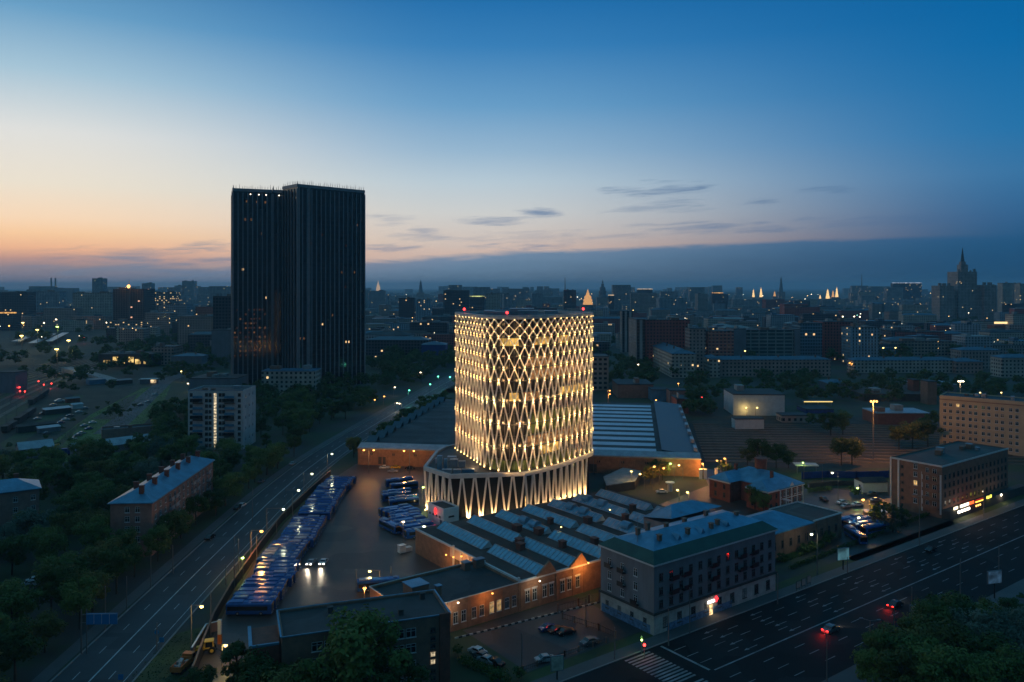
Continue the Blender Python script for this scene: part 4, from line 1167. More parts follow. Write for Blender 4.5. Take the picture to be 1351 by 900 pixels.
def shop_block():
    O = UV(264.0, 125.0); S = thing('shop_block', 'five-storey brown brick block with dark flat roof above a row of glowing shop signs', 'apartment block', (O.x,O.y,0), UA)
    W_, D_, H = 48.5, 17.2, 17.0
    random.seed(3)
    flat_roof(S, W_, D_, H, M['brownbrick'], M['greenroof'], .35, extras=6)
    b = MB(); b.box(-.18,W_+.18,-.2,-.003,H-.45,H+.08); b.box(-.2,-.003,0,D_,H-.45,H+.08); b.box(-.2,-.003,D_-3.2,D_-2.6,0,H-.46); b.box(-.2,-.003,D_-.5,D_,0,H-.46)
    b.box(-.2,-.003,0.2,.7,1.2,H-3); b.box(-.2,-.003,6.2,6.6,1.2,H-3); b.build('white_trim', M['trim'], S)
    zs = [3.9,6.7,9.5,12.3,14.5]
    windows(S,'f',W_,D_,16,zs[:4],1.15,1.6,2,W_-2,'dark')
    windows(S,'l',W_,D_,1,[3.2,6.2,9.1,12.0,14.6],1.2,1.6,D_-9.4+1.2,D_-9,'white',lit={(2,0)})
    for z in (3.6,6.2,8.8,11.4,14.0): obj('window', window_mesh(.8,1.0,'dark'), S, (-.02,D_-4.2,z), R(-90))
    for i, z in enumerate((2.8,5.5,8.2,10.9,13.4)):
        e = MB(); e.box(-1.1,-.02,.9,6.0,z,z+.15); e.box(-1.1,-1.04,.9,6.0,z+.15,z+1.0); e.build('balcony', M['brownbrick'], S)
        obj('window', window_mesh(1.3,1.7,'white'), S, (-.02,2.4,z+.5), R(-90)); obj('window', window_mesh(1.0,1.7,'white'), S, (-.02,4.7,z+.5), R(-90))
    sh = MB(); sh.box(-.4,W_+9.0,-2.6,-.06,0,2.9); sh.build('shop_front', M['darkcon'], S)
    def sg(x0,x1,z0,z1,name,col,s):
        m = MB(); m.box(x0,x1,-2.82,-2.62,z0,z1); m.build('shop_sign', lampmat(name,col,s), S)
        point('sign_glow', tuple(S.matrix_basis @ Vector(((x0+x1)/2,-3.6,z0))), 55, col, .3)
    sg(2.0,4.6,3.05,3.9,'sign_cream',(1,.85,.55),2.6)
    sg(6.4,12.2,3.05,3.95,'sign_pale',(1,.84,.66),2.6); sg(12.25,15.8,3.05,3.95,'sign_orange',(1,.12,.03),2.2)
    sg(17.2,22.5,3.0,3.35,'sign_yellow',(1,.60,.08),2.6); sg(17.2,22.5,3.4,3.9,'sign_deepred',(.5,.03,.02),.8)
    sg(25.4,28.8,3.0,3.9,'sign_lime',(1,.86,.10),2.4)
    for k in range(8):
        m = MB(); x = 5.0+k*1.05; m.box(x,x+.5,-2.78,-2.62,1.5,2.2); m.build('shop_lamp', M['white_on'], S)
    for k in range(3):
        m = MB(); x = 17.5+k*1.4; m.box(x,x+.5,-2.78,-2.62,1.6,2.1); m.build('shop_lamp', LAMPM['O'], S)
    m = MB(); m.box(36.2,36.8,-2.78,-2.62,2.3,2.9); m.build('shop_lamp', M['white_on'], S)
    point('sign_glow', tuple(S.matrix_basis @ Vector((36.5,-3.6,2.4))), 160, (1,.8,.55), .3)
shop_block()

def office():
    FR, FL, BL = Vector((-11.8,150.2)), Vector((-40.5,140.0)), Vector((-44.6,152.4))
    ang = math.atan2(FR.y-FL.y, FR.x-FL.x)
    S = thing('foreground_office', 'dark brick four-storey office with black flat roof at the bottom edge, half behind trees', 'office building', (FL.x,FL.y,0), ang)
    W_ = (FR-FL).length; D_ = 12.2; H = 13.3
    random.seed(5)
    flat_roof(S, W_, D_, H, M['brownbrick'], M['bitumen'], .45, extras=0)
    for x, y, h in ((W_-9,3.2,.5),(9,8.6,.6),(W_-3.4,9.3,.7)):
        e = MB(); e.box(x,x+.9,y,y+.9,H-.4,H+h); e.box(x-.1,x+1.0,y-.1,y+1.0,H+h,H+h+.1); e.build('roof_vent', M['darkcon'], S)
    b = MB(); b.box(-.15,W_+.2,D_+.003,D_+.2,H-.1,H+.12); b.box(W_+.003,W_+.3,-.2,D_,H-.1,H+.14); b.box(-.3,-.003,-.2,D_,H-.1,H+.14); b.box(0,W_,-.2,-.003,H-.1,H+.1); b.build('coping', M['bluemetal'], S)
    xs = [W_-9.6,W_-7.4,W_-14.6,W_-12.4,W_-19.5,W_-17.3,W_-24.4,W_-22.2]
    for r, z in enumerate((.9,3.9,7.0,9.9)):
        for x in xs: obj('window', window_mesh(1.9,1.7,'white'), S, (x,-.02,z))
    for z in (1.1,2.5,4.2,5.6,7.2,8.6,10.2): obj('lit_window' if z in (4.2,5.6) else 'window', window_mesh(1.0,.9,'dark','litpale' if z in (4.2,5.6) else None), S, (W_-3.2,-.02,z))
    st_ = MB(); st_.box(W_-2.0,W_-.003,-.5,-.003,0,H+.3); st_.build('corner_pier', M['redbrick'], S)
    a = MB(); a.box(-5.2,-.31,1.0,9.5,0,H-1.6); a.build('stair_annex', M['redbrick'], S)
    a = MB(); a.box(-5.5,-4.9,.8,9.7,H-1.59,H-1.2); a.box(-4.9,-.4,.8,1.2,H-1.59,H-1.2); a.build('annex_coping', M['bluemetal'], S)
    a = MB(); a.box(-4.2,-3.4,.9,.995,4,8.4); a.build('lit_window', M['litdim'], S)
office()

def white_nine():
    p = PY(248, 366); S = thing('panel_tower_block', 'pale nine-storey panel block with one lit stairwell strip up its middle', 'apartment block', (p.x,366,0), 0)
    W_, D_, H = 25.2, 18.5, 27.2
    random.seed(4)
    flat_roof(S, W_, D_, H, M['panel'], M['bitumen'], .5, extras=4)
    for r in range(10):
        z = 1.2+r*2.58
        for x in (1.5,8.5,10.2,14.8,16.4,23.6): obj('window', window_mesh(1.35,1.5,'dark'), S, (x,-.02,z))
        for x in (4.8, 19.3):
            e = MB(); e.box(x-2.3,x+2.3,-1.1,-.02,z-.75,z-.6); e.box(x-2.3,x+2.3,-1.1,-1.03,z-.6,z+.35); e.build('balcony', M['bluemetal'] if (r+int(x)) % 3 else M['darkcon'], S)
            if (r*7+int(x)) % 3 == 0: g_ = MB(); g_.box(x-2.2,x+2.2,-1.06,-1.0,z+.36,z+1.5); g_.build('balcony_glazing', M['glass'], S)
    for r in range(5):
        for y in (4,9,14): obj('window', window_mesh(1.1,1.4,'white'), S, (W_+.02,y,3.5+r*5.0), R(90))
    for r in range(18):
        b = MB(); b.box(11.9,13.1,-.06,.01,1.0+r*1.4,2.05+r*1.4); b.build('stair_window', M['litpale'], S)
    b = MB(); b.box(-.2,W_+.2,-.2,-.003,H-.15,H+.05); b.build('coping', M['bluemetal'], S)
white_nine()
def low_flats():
    O = PY(145.5, 220.6, 0); ang = math.atan2(1, -.06) - math.pi/2
    S = thing('long_flats', 'long pinkish brick apartment house with blue-grey hipped roof deep in the trees', 'apartment house', (O.x,O.y,0), ang)
    W_, D_, H = 11.2, 54, 15.0
    plain_wall(S, W_, D_, H, M['pinkbrick']); hip_roof(S, W_, D_, H, 2.8, M['bluemetal'], .6, chim=11, chimm=M['redbrick'])
    zs = [1.2,4.0,6.8,9.6,12.2]
    windows(S,'f',W_,D_,2,zs,1.3,1.6,4.6,7.4,'white'); 
    for z in zs:
        for k in range(14): obj('window', window_mesh(1.2,1.6,'white'), S, (W_+.02,2.6+k*3.75,z), R(90))
    for k in (3,4,8,9,12):
        for z in zs[2:]:
            y = 2.6+k*3.75; e = MB(); e.box(W_+.02,W_+1.0,y-1.2,y+1.2,z-.4,z-.25); e.box(W_+.94,W_+1.0,y-1.2,y+1.2,z-.25,z+.7); e.build('balcony', M['greymetal'], S)
low_flats()
def edge_flats():
    a = P(62, 640, 14.5); O = Vector((a.x-38, a.y-26, 0))
    S = thing('edge_house', 'blue metal hipped roof of a house at the left edge among trees', 'apartment house', (O.x,O.y,0), R(34))
    plain_wall(S, 44, 11.5, 14.0, M['pinkbrick']); hip_roof(S, 44, 11.5, 14.0, 2.6, M['bluemetal'], .6, chim=5, chimm=M['redbrick'])
    windows(S,'f',44,11,10,[1.4,4.4,7.4,10.6],1.2,1.6)
edge_flats()
def beige_block():
    a = PY(1239.5, 372); ang = math.atan2(-21, 26)
    S = thing('beige_block', 'beige seven-storey office block at the right edge with rows of paired windows', 'office building', (a.x,372,0), ang)
    W_, D_, H = 60, 16, 24.2
    random.seed(8)
    flat_roof(S, W_, D_, H, mat('beige_panel', (.46,.34,.22), .8, vary=.15, scale=.2), M['bitumen'], .6, extras=8)
    b = MB(); b.box(0,W_,-.12,-.003,H-2.0,H-1.6); b.build('cornice', M['brownbrick'], S)
    xs = [2.2,4.6,7.6,9.8,12.6,14.8,17.8,20.0,23.0,25.2,28.4,30.8]
    for r in range(7):
        z = 1.6+r*2.95
        for i, x in enumerate(xs): obj('lit_window' if (r,i)==(6,2) else 'window', window_mesh(1.3,1.55,'white','litwarm' if (r,i)==(6,2) else None), S, (x,-.02,z))
beige_block()

# ================================================================== buses
def smoothbox(b, x0, x1, y0, y1, z0, z1, r, mi=0, top=None):
    """box whose long upper edges are chamfered"""
    prof = [(y0,z0),(y1,z0),(y1,z1-r),(y1-r*.4,z1-r*.25),(y1-r*1.2,z1),(y0+r*1.2,z1),(y0+r*.4,z1-r*.25),(y0,z1-r)]
    n = len(prof)
    for i in range(n):
        j = (i+1)%n; b.poly([(x0,*prof[i]),(x1,*prof[i]),(x1,*prof[j]),(x0,*prof[j])], mi if not (top is not None and i in (3,4,5)) else top)
    b.poly([(x1,*p) for p in prof], mi); b.poly([(x0,*p) for p in reversed(prof)], mi)
BL, BW, BH = 10.3, 2.3, 2.75
def bus_meshes():
    d = {}
    b = MB(); smoothbox(b, 0, BL, -BW/2, BW/2, .32, BH, .28); d['body'] = b.mesh('bus_body', [M['busblue']])
    b = MB(); b.box(.25, BL-.9, -BW/2-.012, BW/2+.012, 1.15, 2.1); d['side_windows'] = b.mesh('bus_windows', [M['carglass']])
    b = MB(); b.box(BL-.06, BL+.03, -BW/2+.12, BW/2-.12, .95, 2.3); d['windscreen'] = b.mesh('bus_windscreen', [M['carglass']])
    b = MB(); b.box(BL-.05, BL+.035, -BW/2+.3, BW/2-.3, 2.32, 2.58); d['route_display'] = b.mesh('bus_display', [lampmat('display_dim', (1,.55,.2), .05)])
    b = MB(); smoothbox(b, .5, 3.6, -.85, .85, BH, BH+.30, .16); smoothbox(b, 3.64, 4.7, -.6, .6, BH-.02, BH+.12, .08); d['roof_pod'] = b.mesh('bus_pod', [M['buslight'] if False else M['busblue']])
    b = MB(); smoothbox(b, 5.6, 8.3, -.8, .8, BH, BH+.26, .14); d['battery_pod'] = b.mesh('bus_pod', [M['busblue']])
    b = MB(); smoothbox(b, 8.8, 9.8, -.55, .55, BH, BH+.18, .1); d['charging_rail'] = b.mesh('bus_rail', [M['buslight']])
    b = MB(); smoothbox(b, .5, 3.6, -.85, .85, BH, BH+.30, .16); d['roof_pod_pale'] = b.mesh('bus_pod_pale', [M['buslight']])
    b = MB(); smoothbox(b, 4.6, 8.0, -.8, .8, BH, BH+.26, .14); d['battery_pod_pale'] = b.mesh('bus_pod_pale', [M['buslight']])
    b = MB(); b.cyl((0,-.13,0),(0,.13,0),.43,.43,12,0); b.cyl((0,-.15,0),(0,.15,0),.22,.22,8,1); d['wheel'] = b.mesh('bus_wheel', [M['tyre'], M['rim']])
    b = MB(); b.box(BL-.02, BL+.02, -.17, .17, .55, .75); d['headlight'] = b.mesh('bus_headlight', [M['rim']])
    return d
BM = bus_meshes()
bus0 = []
def place_bus(loc, rz, label, group):
    if len(bus0) < 3:
        n = len(bus0); t = thing('electric_bus', label, 'bus', loc, rz, group)
        for k in ('body','side_windows','windscreen','route_display','roof_pod','battery_pod','charging_rail'):
            if n == 1 and k == 'battery_pod': continue
            if n == 2 and k == 'roof_pod': continue
            obj(k, BM[k+'_pale' if (n == 1 and k == 'roof_pod') or (n == 2 and k == 'battery_pod') else k], t)
        for x in (2.6, 7.9):
            for y in (-BW/2+.12, BW/2-.12): obj('wheel', BM['wheel'], t, (x,y,.43))
        for y in (-.85,.85): obj('headlight', BM['headlight'], t, (0,y,0))
        bus0.append(t); remember(t); return t
    return copy_tree(random.choice(bus0), loc, rz, label, group)
random.seed(21)
Y = 182.3; i = 0; row = []
while Y < 304:
    if not (252.5 < Y < 254.5 or 284 < Y < 286.5 or 294.0 < Y < 295.5): row.append(Y)
    Y += 2.72
for i, Y in enumerate(row):
    x = -64.9-(Y-182)*.051 + rnd(-.35,.35) + (1.2 if Y > 293 else 0) + (.9 if 196 < Y < 204 else 0) - (1.0 if 210 < Y < 226 else 0)
    where = 'at the near end of the long row beside the black wall' if i == 0 else ('at the far end of the long row beside the black wall' if i == len(row)-1 else 'from the near end of the long row beside the black wall')
    lab = ('blue electric bus ' + where) if i in (0, len(row)-1) else f'blue electric bus, {ordw(i)} {where}'
    place_bus((x, Y, 0), R(rnd(-1.2,1.2)+.6), lab, 'blue buses parked in the long row')
CB = [((235,190),(490,160)),((285,235),(600,212)),((200,315),(480,275)),((195,345),(490,300)),((270,380),(550,345)),((270,410),(560,375)),
      ((170,500),(430,450)),((215,525),(470,470)),((270,545),(530,490)),((280,575),(540,515)),((280,605),(560,545)),((320,630),(600,565)),((370,662),(660,585)),((400,690),(720,620))]
for i, (a, c) in enumerate(CB):
    A = P(480+a[0]/8.18, 610+a[1]/8.18, 2.7); C_ = P(480+c[0]/8.18, 610+c[1]/8.18, 2.7)
    ang = math.atan2(A.y-C_.y, A.x-C_.x)
    ang = R(180+24) if i < 6 else R(180+30)
    st_ = A - Vector((math.cos(ang), math.sin(ang), 0))*BL
    lab = f'blue electric bus, {ordw(i)} from the back of the slanting rows before the V columns'
    place_bus((st_.x, st_.y, 0), ang, lab, 'blue buses slanted before the lattice tower')
p = P(480+190/8.18, 610+600/8.18, 2.7); place_bus((p.x+.2, p.y, 0), R(-52), 'single blue bus standing askew in front of the slanting bus rows', 'blue buses slanted before the lattice tower')
p = P(537, 699, 2.7); place_bus((p.x+8.6, p.y+4.6, 0), R(208), 'blue electric bus parked closest to the workshop gates', 'blue buses slanted before the lattice tower')
p = P(502, 763, 2.7); place_bus((p.x-5.5, p.y-1.5, 0), R(14), 'blue bus half hidden behind the brick annex end wall', 'blue buses slanted before the lattice tower')
for i in range(4):
    n_ = Vector((101.2,248,0)).lerp(Vector((105.2,239.6,0)), i/3) + Vector((.9,.42,0))*(.6*(i % 2)); t_ = n_ + Vector((.906,.423,0))*BL
    place_bus(t_, R(-155), f'dark parked bus, {ordw(i)} from the back of the lamp-lit side yard row', 'buses lined up in the side yard')
n_ = P(1138, 707, 2.7); place_bus((n_.x, n_.y+BL, 0), R(-88), 'bus standing alone under the orange lamp near the avenue', 'buses lined up in the side yard')

# ================================================================== cars
def car_meshes(colname):
    L_, W_ = 4.1, 1.62
    prof = [(0,.28),(0,.72),(.12,.82),(.75,.88),(1.35,1.30),(1.75,1.38),(2.65,1.36),(3.3,.92),(4.0,.78),(4.1,.62),(4.1,.28)]
    b = MB(); h = W_/2
    lo = prof
    def yw(z): return h if z < .85 else h-.14*(z-.85)/.5
    n = len(prof)
    for i in range(n):
        j = (i+1)%n; a, c = prof[i], prof[j]
        b.poly([(a[0],-yw(a[1]),a[1]),(c[0],-yw(c[1]),c[1]),(c[0],yw(c[1]),c[1]),(a[0],yw(a[1]),a[1])][::-1])
    b.poly([(x,-yw(z),z) for x,z in prof][::-1]); b.poly([(x,yw(z),z) for x,z in prof])
    g_ = MB()
    for s in (-1,1):
        pts = [(.85,.92),(1.42,1.25),(2.6,1.28),(3.15,.93)]; g_.poly([(x, s*(yw(z)+.012), z) for x,z in (pts if s > 0 else pts[::-1])])
    w_ = MB()
    for (xa,za),(xb,zb) in (((2.74,1.32),(3.24,.95)),((.82,.94),(1.28,1.26))):
        w_.poly([(xa,-.62,za+.015),(xb,-.68,zb+.015),(xb,.68,zb+.015),(xa,.62,za+.015)])
    k = MB(); k.cyl((0,-.1,0),(0,.1,0),.30,.30,10,0); k.cyl((0,-.115,0),(0,.115,0),.17,.17,8,1)
    hl = MB(); hl.box(3.98,4.12,-.16,.16,.60,.74)
    tl = MB(); tl.box(-.02,.06,-.16,.16,.62,.80)
    return dict(body=b, side_glass=g_, screens=w_, wheel=k, headlight=hl, taillight=tl)
CARCOL = dict(white=(.62,.62,.62), grey=(.13,.14,.15), black=(.012,.012,.014), silver=(.34,.36,.38), blue=(.03,.08,.2), red=(.3,.02,.02), yellow=(.6,.38,.03))
CM = {}; cg = car_meshes('')
CGM = dict(side_glass=cg['side_glass'].mesh('car_glass', [M['carglass']]), screens=cg['screens'].mesh('car_screens', [M['carglass']]), wheel=cg['wheel'].mesh('car_wheel', [M['tyre'],M['rim']]),
           headlight=cg['headlight'].mesh('car_headlight', [M['rim']]), head_on=cg['headlight'].mesh('car_headlight_on', [M['head_on']]), taillight=cg['taillight'].mesh('car_taillight', [mat('tail_glass', (.2,.01,.01), .3, vary=0)]), tail_on=cg['taillight'].mesh('car_taillight_on', [M['tail_on']]))
def car(loc, rz, col, label, group, lights=None, sc=1.0):
    if col not in CM: CM[col] = cg['body'].mesh('car_body', [mat('car_paint_'+col, CARCOL[col], .25, .2, vary=0, spec=.6)], False)
    t = thing('car', label, 'car', loc, rz, group); t.scale = (sc,sc,sc)
    obj('body', CM[col], t); obj('side_windows', CGM['side_glass'], t); obj('windscreen', CGM['screens'], t)
    for x in (.8, 3.25):
        for y in (-.72,.72): obj('wheel', CGM['wheel'], t, (x,y,.30))
    for y in (-.55,.55):
        obj('headlight', CGM['head_on'] if lights == 'head' else CGM['headlight'], t, (0,y,0)); obj('taillight', CGM['tail_on'] if lights == 'tail' else CGM['taillight'], t, (0,y,0))
    return t
def carp(px, py, rz, col, label, group=None, lights=None, sc=1.0):
    p = P(px, py, .7); d = Vector((math.cos(R(rz)), math.sin(R(rz)), 0))*2.05*sc
    return car((p.x-d.x, p.y-d.y, 0), R(rz), col, label, group, lights, sc)
G1 = 'cars in the small car park'
carp(630,858,-38+180,'white','white car closest to the hedge in the car park',G1); carp(636,864,-38+180,'grey','dark grey car squeezed between the white and the silver car',G1)
carp(642,869.5,-38+180,'silver','silver car between two dark cars by the hedge',G1); carp(653,872.5,-38+180,'black','black car at the end of the hedge-side row',G1)
carp(723,827,28+180,'blue','dark blue car at the left of the three by the fence',G1); carp(735,830,28+180,'black','black car in the middle of the three by the fence',G1); carp(747,832.5,28+180,'black','black car nearest the fence in the row of three',G1)
carp(778,845,32+180,'grey','grey car alone beside the iron fence of the car park',G1); carp(719,868,18+180,'silver','pale car half behind the billboard in the car park',G1)
a_ = carp(411,741,-97,'silver','car with its headlights on driving beside the bus row','cars with headlights in the yard','head'); c_ = carp(427,740.5,-92,'white','white car with headlights on, farther from the bus row','cars with headlights in the yard','head')
for c in (a_, c_):
    d = Vector((math.cos(c.rotation_euler.z), math.sin(c.rotation_euler.z), 0)); q = c.location + d*4.6
    point('headlight_beam', (q.x,q.y,.8), 1300, (1,.84,.6), .1, 70, (R(80), 0, c.rotation_euler.z-R(90)))
G2 = 'cars along the wide road'
for px, py, rz, col, lab in ((319,666,84,'white','white car parked at the wooded kerb of the wide road'),(314,669,84,'black','black car parked behind the white one at the wooded kerb'),(345,634,86,'grey','grey car at the wooded kerb farther up the wide road'),(386,611,88,'silver','silver car under the trees near the far end of the wide road'),(277,708,84,'black','dark car alone under the trees along the wide road')):
    carp(px,py,rz,col,lab,G2)
G3 = 'cars before the tram depot wall'
for px, py, rz, col, lab in ((507,616,0,'white','white car parked before the left end of the depot wall'),(522,616,4,'yellow','orange-lit car parked beside the white one at the depot wall'),(541,617,0,'black','black car under the second depot lamp post'),(518,621,3,'silver','pale car in the second row before the depot wall')):
    carp(px,py,rz,col,lab,G3)
G4 = 'cars in the side yard'
for px, py, rz, col, lab in ((1111,662,20,'white','white car left of the two by the side yard kerb'),(1117,667,200,'silver','silver car in front of the white car in the side yard'),(1131,665,15,'white','white car beside the orange lamp of the side yard'),(1155,659,10,'silver','silver car in front of the white shed in the side yard'),(1087,658,95,'black','black car beside the red-brick house front'),(1151,651,12,'grey','grey car close under the white shed wall'),(829,637,10,'white','white car behind the workshop roof by the yellow lamps'),(873,648,5,'white','pale car under the pair of orange lamps')):
    carp(px,py,rz,col,lab,G4)
G5 = 'cars parked by the meadow'
for i, (px, py, rz, col) in enumerate(((111,561,55,'silver'),(122,557,50,'white'),(117,565,55,'blue'),(107,571,55,'silver'),(102,574,55,'grey'),(96,578.5,60,'white'))):
    carp(px,py,rz,col,f'{col} car, {ordw(i)} from the right in the row by the meadow'.replace('third from','third from'),G5)
for i, (px, py, rz, col, lab) in enumerate(((204,520,60,'white','white car farthest up the pale side road'),(195,530,60,'silver','silver car in the middle of the pale side road'),(185,534,60,'grey','grey car nearest on the pale side road'),(78.5,529,40,'white','white van-like car alone beside the railway sidings'),(70,534,40,'silver','silver car behind the white one by the sidings'),(57,545,45,'grey','grey car beside the sidings'),(49,552,45,'silver','silver car nearest the sidings track bed'))):
    carp(px,py,rz,col,lab,'cars by the railway and its side road',None,1.5 if px == 78.5 else 1.0)
for i, (px, py, rz, col, lab) in enumerate(((46,764,35,'white','white car at the back of the dark lot in the woods'),(41,769,35,'silver','silver car beside the white one in the wooded lot'),(36,774,35,'grey','grey car in the middle of the wooded lot'),(28,781,35,'blue','blue car near the front of the wooded lot'),(20,786,35,'white','white car at the front of the dark wooded lot'))):
    carp(px,py,rz,col,lab,'cars in the lot among the woods')
t1 = carp(1181,797,36.3,'black','dark car with bright red tail lights driving up the avenue','cars driving on the avenue','tail',1.1)
t2 = carp(1096,829,36.3,'grey','grey car with red tail lights lower down the avenue','cars driving on the avenue','tail',1.1)
for c in (t1, t2):
    d = Vector((math.cos(c.rotation_euler.z), math.sin(c.rotation_euler.z), 0)); q = c.location - d*.9
    point('taillight_glow', (q.x,q.y,.7), 220, (1,.03,.02), .25)
    for s in (-.55,.55):
        q = c.location + d*4.8
    point('headlight_beam', (q.x,q.y,.8), 300, (1,.84,.6), .1, 70, (R(78), 0, c.rotation_euler.z-R(90)))
carp(1228,724,36.3+180,'black','black car parked by the avenue kerb under the shop signs','cars driving on the avenue')

# orange tipper truck and yellow tractor by the black wall
p = P(246, 882, 0)
T1 = thing('dump_truck', 'orange tipper truck loaded with scrap beside the black wall', 'truck', (p.x-.9,p.y-3.2,0), R(84))
b = MB(); b.box(0,4.2,-1.05,1.05,.75,.95); b.box(0,.12,-1.05,1.05,.95,1.75); b.box(4.08,4.2,-1.05,1.05,.95,1.9); b.box(.12,4.08,-1.05,-.95,.95,1.7); b.box(.12,4.08,.95,1.05,.95,1.7); b.build('tipper_body', M['orange'], T1)
b = MB(); prof = [(4.5,.6),(6.2,.6),(6.2,1.4),(5.95,2.25),(4.5,2.3)]
for i in range(5):
    j=(i+1)%5; b.poly([(prof[i][0],-1,prof[i][1]),(prof[j][0],-1,prof[j][1]),(prof[j][0],1,prof[j][1]),(prof[i][0],1,prof[i][1])][::-1])
b.poly([(x,-1,z) for x,z in prof]); b.poly([(x,1,z) for x,z in prof][::-1]); b.build('cab', M['orange'], T1)
b = MB(); b.poly([(6.21,-.85,1.42),(6.21,.85,1.42),(5.98,.8,2.15),(5.98,-.8,2.15)]); b.poly([(4.8,-1.01,1.4),(5.9,-1.01,1.4),(5.8,-1.01,2.1),(4.8,-1.01,2.1)]); b.build('cab_glass', M['carglass'], T1)
b = MB(); b.box(0,6.1,-.4,.4,.45,.74); b.build('chassis', M['dark'], T1)
for x in (.9,2.0,5.3):
    for y in (-.92,.92): b = MB(); b.cyl((x,y-.14,.45),(x,y+.14,.45),.45,.45,10); b.build('wheel', M['tyre'], T1)
for i in range(9): b = MB(); x,y = rnd(.6,3.6),rnd(-.6,.6); b.obox((x,y,1.0+rnd(0,.3)), (rnd(.4,1),rnd(-.3,.3),rnd(-.1,.3)), (rnd(-.3,.3),rnd(.4,.8),rnd(-.1,.2)), (0,0,rnd(.2,.5))); b.build('scrap', M['greymetal'] if i % 2 else M['concrete'], T1)
p = P(276, 861, 0)
T2 = thing('tractor', 'yellow-cabbed wheel loader tractor parked by the white gate post', 'tractor', (p.x,p.y,0), R(195))
b = MB(); b.box(-.9,.9,-.75,.75,1.1,1.3); b.box(-.8,-.7,-.7,-.6,1.3,2.45); b.box(-.8,-.7,.6,.7,1.3,2.45); b.box(.7,.8,-.7,-.6,1.3,2.45); b.box(.7,.8,.6,.7,1.3,2.45); b.box(-.9,.9,-.8,.8,2.45,2.62); b.build('cab', M['yellow'], T2)
b = MB(); b.box(-.68,.68,-.64,.64,1.31,2.44); b.build('cab_glass', M['carglass'], T2)
b = MB(); b.box(.9,2.5,-.5,.5,.8,1.5); b.build('bonnet', M['yellow'], T2)
b = MB(); b.box(-1.6,2.6,-.35,.35,.55,.79); b.build('chassis', M['dark'], T2)
for y in (-.6,.6): b = MB(); b.beam((1.0,y,1.4),(3.2,y,.7),.14,.2); b.build('loader_arm', M['yellow'], T2)
b = MB(); b.box(3.1,3.7,-1.0,1.0,.2,.85); b.build('bucket', M['dark'], T2)
for x, r_ in ((-.6,.72),(1.9,.5)):
    for y in (-.85,.85): b = MB(); b.cyl((x,y-.18,r_),(x,y+.18,r_),r_,r_,12,0); b.cyl((x,y-.2,r_),(x,y+.2,r_),r_*.5,r_*.5,8,1); b.build('wheel', [M['tyre'],M['yellow']], T2)

# ================================================================== street lamps, posts, lights
random.seed(31)
def lamp(px, py, base=None, z=8.0, col='O', e=900, label='', group=None, cat='street lamp', arm=True, name='street_lamp', r=.42, sc=1.0, real=True):
    if base is not None:
        b0 = P(base[0], base[1], 0); h = PY(px, b0.y, ZAT(py, b0.y))
    else:
        h = P(px, py, z); b0 = Vector((h.x, h.y, 0)) + (Vector((rnd(-1.2,1.2), .6, 0)) if arm else Vector((0,0,0)))
    t = thing(name, label, cat, (b0.x,b0.y,0), 0, group)
    hl = h - b0
    top = Vector((0,0,hl.z+.25))
    b = MB(); b.cyl((0,0,0),top,.13*sc,.08*sc,6); b.build('pole', M['polep'], t)
    if Vector((hl.x,hl.y)).length > .3:
        b = MB(); b.beam(top, (hl.x,hl.y,hl.z+.35), .09*sc); b.build('arm', M['polep'], t)
    b = MB(); dx = Vector((hl.x,hl.y,0)); dx = dx.normalized() if dx.length > .3 else Vector((0,-1,0)); dy = Vector((-dx.y,dx.x,0))
    o = Vector((hl.x,hl.y,hl.z+.24)) - dx*.45*sc - dy*.2*sc; b.obox(o, dx*.9*sc, dy*.4*sc, (0,0,.16)); hd = b.build('lamp_head', M['steel'], t)
    b = MB(); b.ball((hl.x,hl.y,hl.z), r*sc, 0, .75, 6); b.build('bulb', LAMPM[col], hd)
    if real and e: point('lamp_light', (h.x, h.y, h.z-.45*sc), e, LAMPCOL[col], .35)
    return t
LG = 'lit lamps along the wide road and bus yard'
lamp(345,701,(331,744),col='O',e=3600,label='bright orange street lamp over the near half of the bus row',group=LG,r=.5)
lamp(320,736,(320.5,764),col='G',e=500,label='greenish street lamp left of the near bus row',group=LG)
lamp(374,672,(352,714.5),col='P',e=260,label='small pale lamp arching from the wall beside the middle of the bus row',group=LG)
lamp(394,647,(377,684),col='P',e=260,label='small pale lamp second up the wall from the middle bus row',group=LG)
lamp(411.6,625.3,(401,660),col='P',e=260,label='small pale lamp third up the wall before the bus row end',group=LG)
lamp(438,599,(432,629),col='P',e=350,label='small pale lamp beyond the far end of the bus row',group=LG)
lamp(266,800.3,(252.4,862),col='Y',e=450,label='yellow street lamp on the long arm above the orange truck',group=LG)
lamp(297.6,851.5,(293,878),col='Y',e=500,label='yellow lamp beside the yellow tractor',group=LG)
lamp(532,688.5,(532,722),col='W',e=300,label='white lamp on a slim post by the askew bus',group=LG)
lamp(558.5,643,(557,668),col='G',e=500,label='green-tinted lamp at the back corner of the V-column podium',group=LG)
lamp(559.5,694.7,(563,716),col='P',e=300,label='pale lamp between the white hut and the buses',group=LG)
lamp(487.8,753.8,(501,776),col='Y',e=700,label='yellow lamp on a bent arm near the annex end wall',group=LG)
lamp(481,776,(480.5,799),col='O',e=1700,label='orange lamp on a short post just left of the annex end wall',group=LG)
for (px, py), bs, lab in (((480,594),(486,625),'left lamp of the first orange pair before the depot wall'),((493,594),(486.4,625),'right lamp of the first orange pair before the depot wall'),((533,595),(540,626),'left lamp of the second orange pair before the depot wall'),((546,595),(540.4,626),'right lamp of the second orange pair before the depot wall')):
    lamp(px,py,bs,col='O',e=1500,label='orange street lamp, '+lab,group='orange lamps before the tram depot')
LR = 'lit lamps behind the workshop'
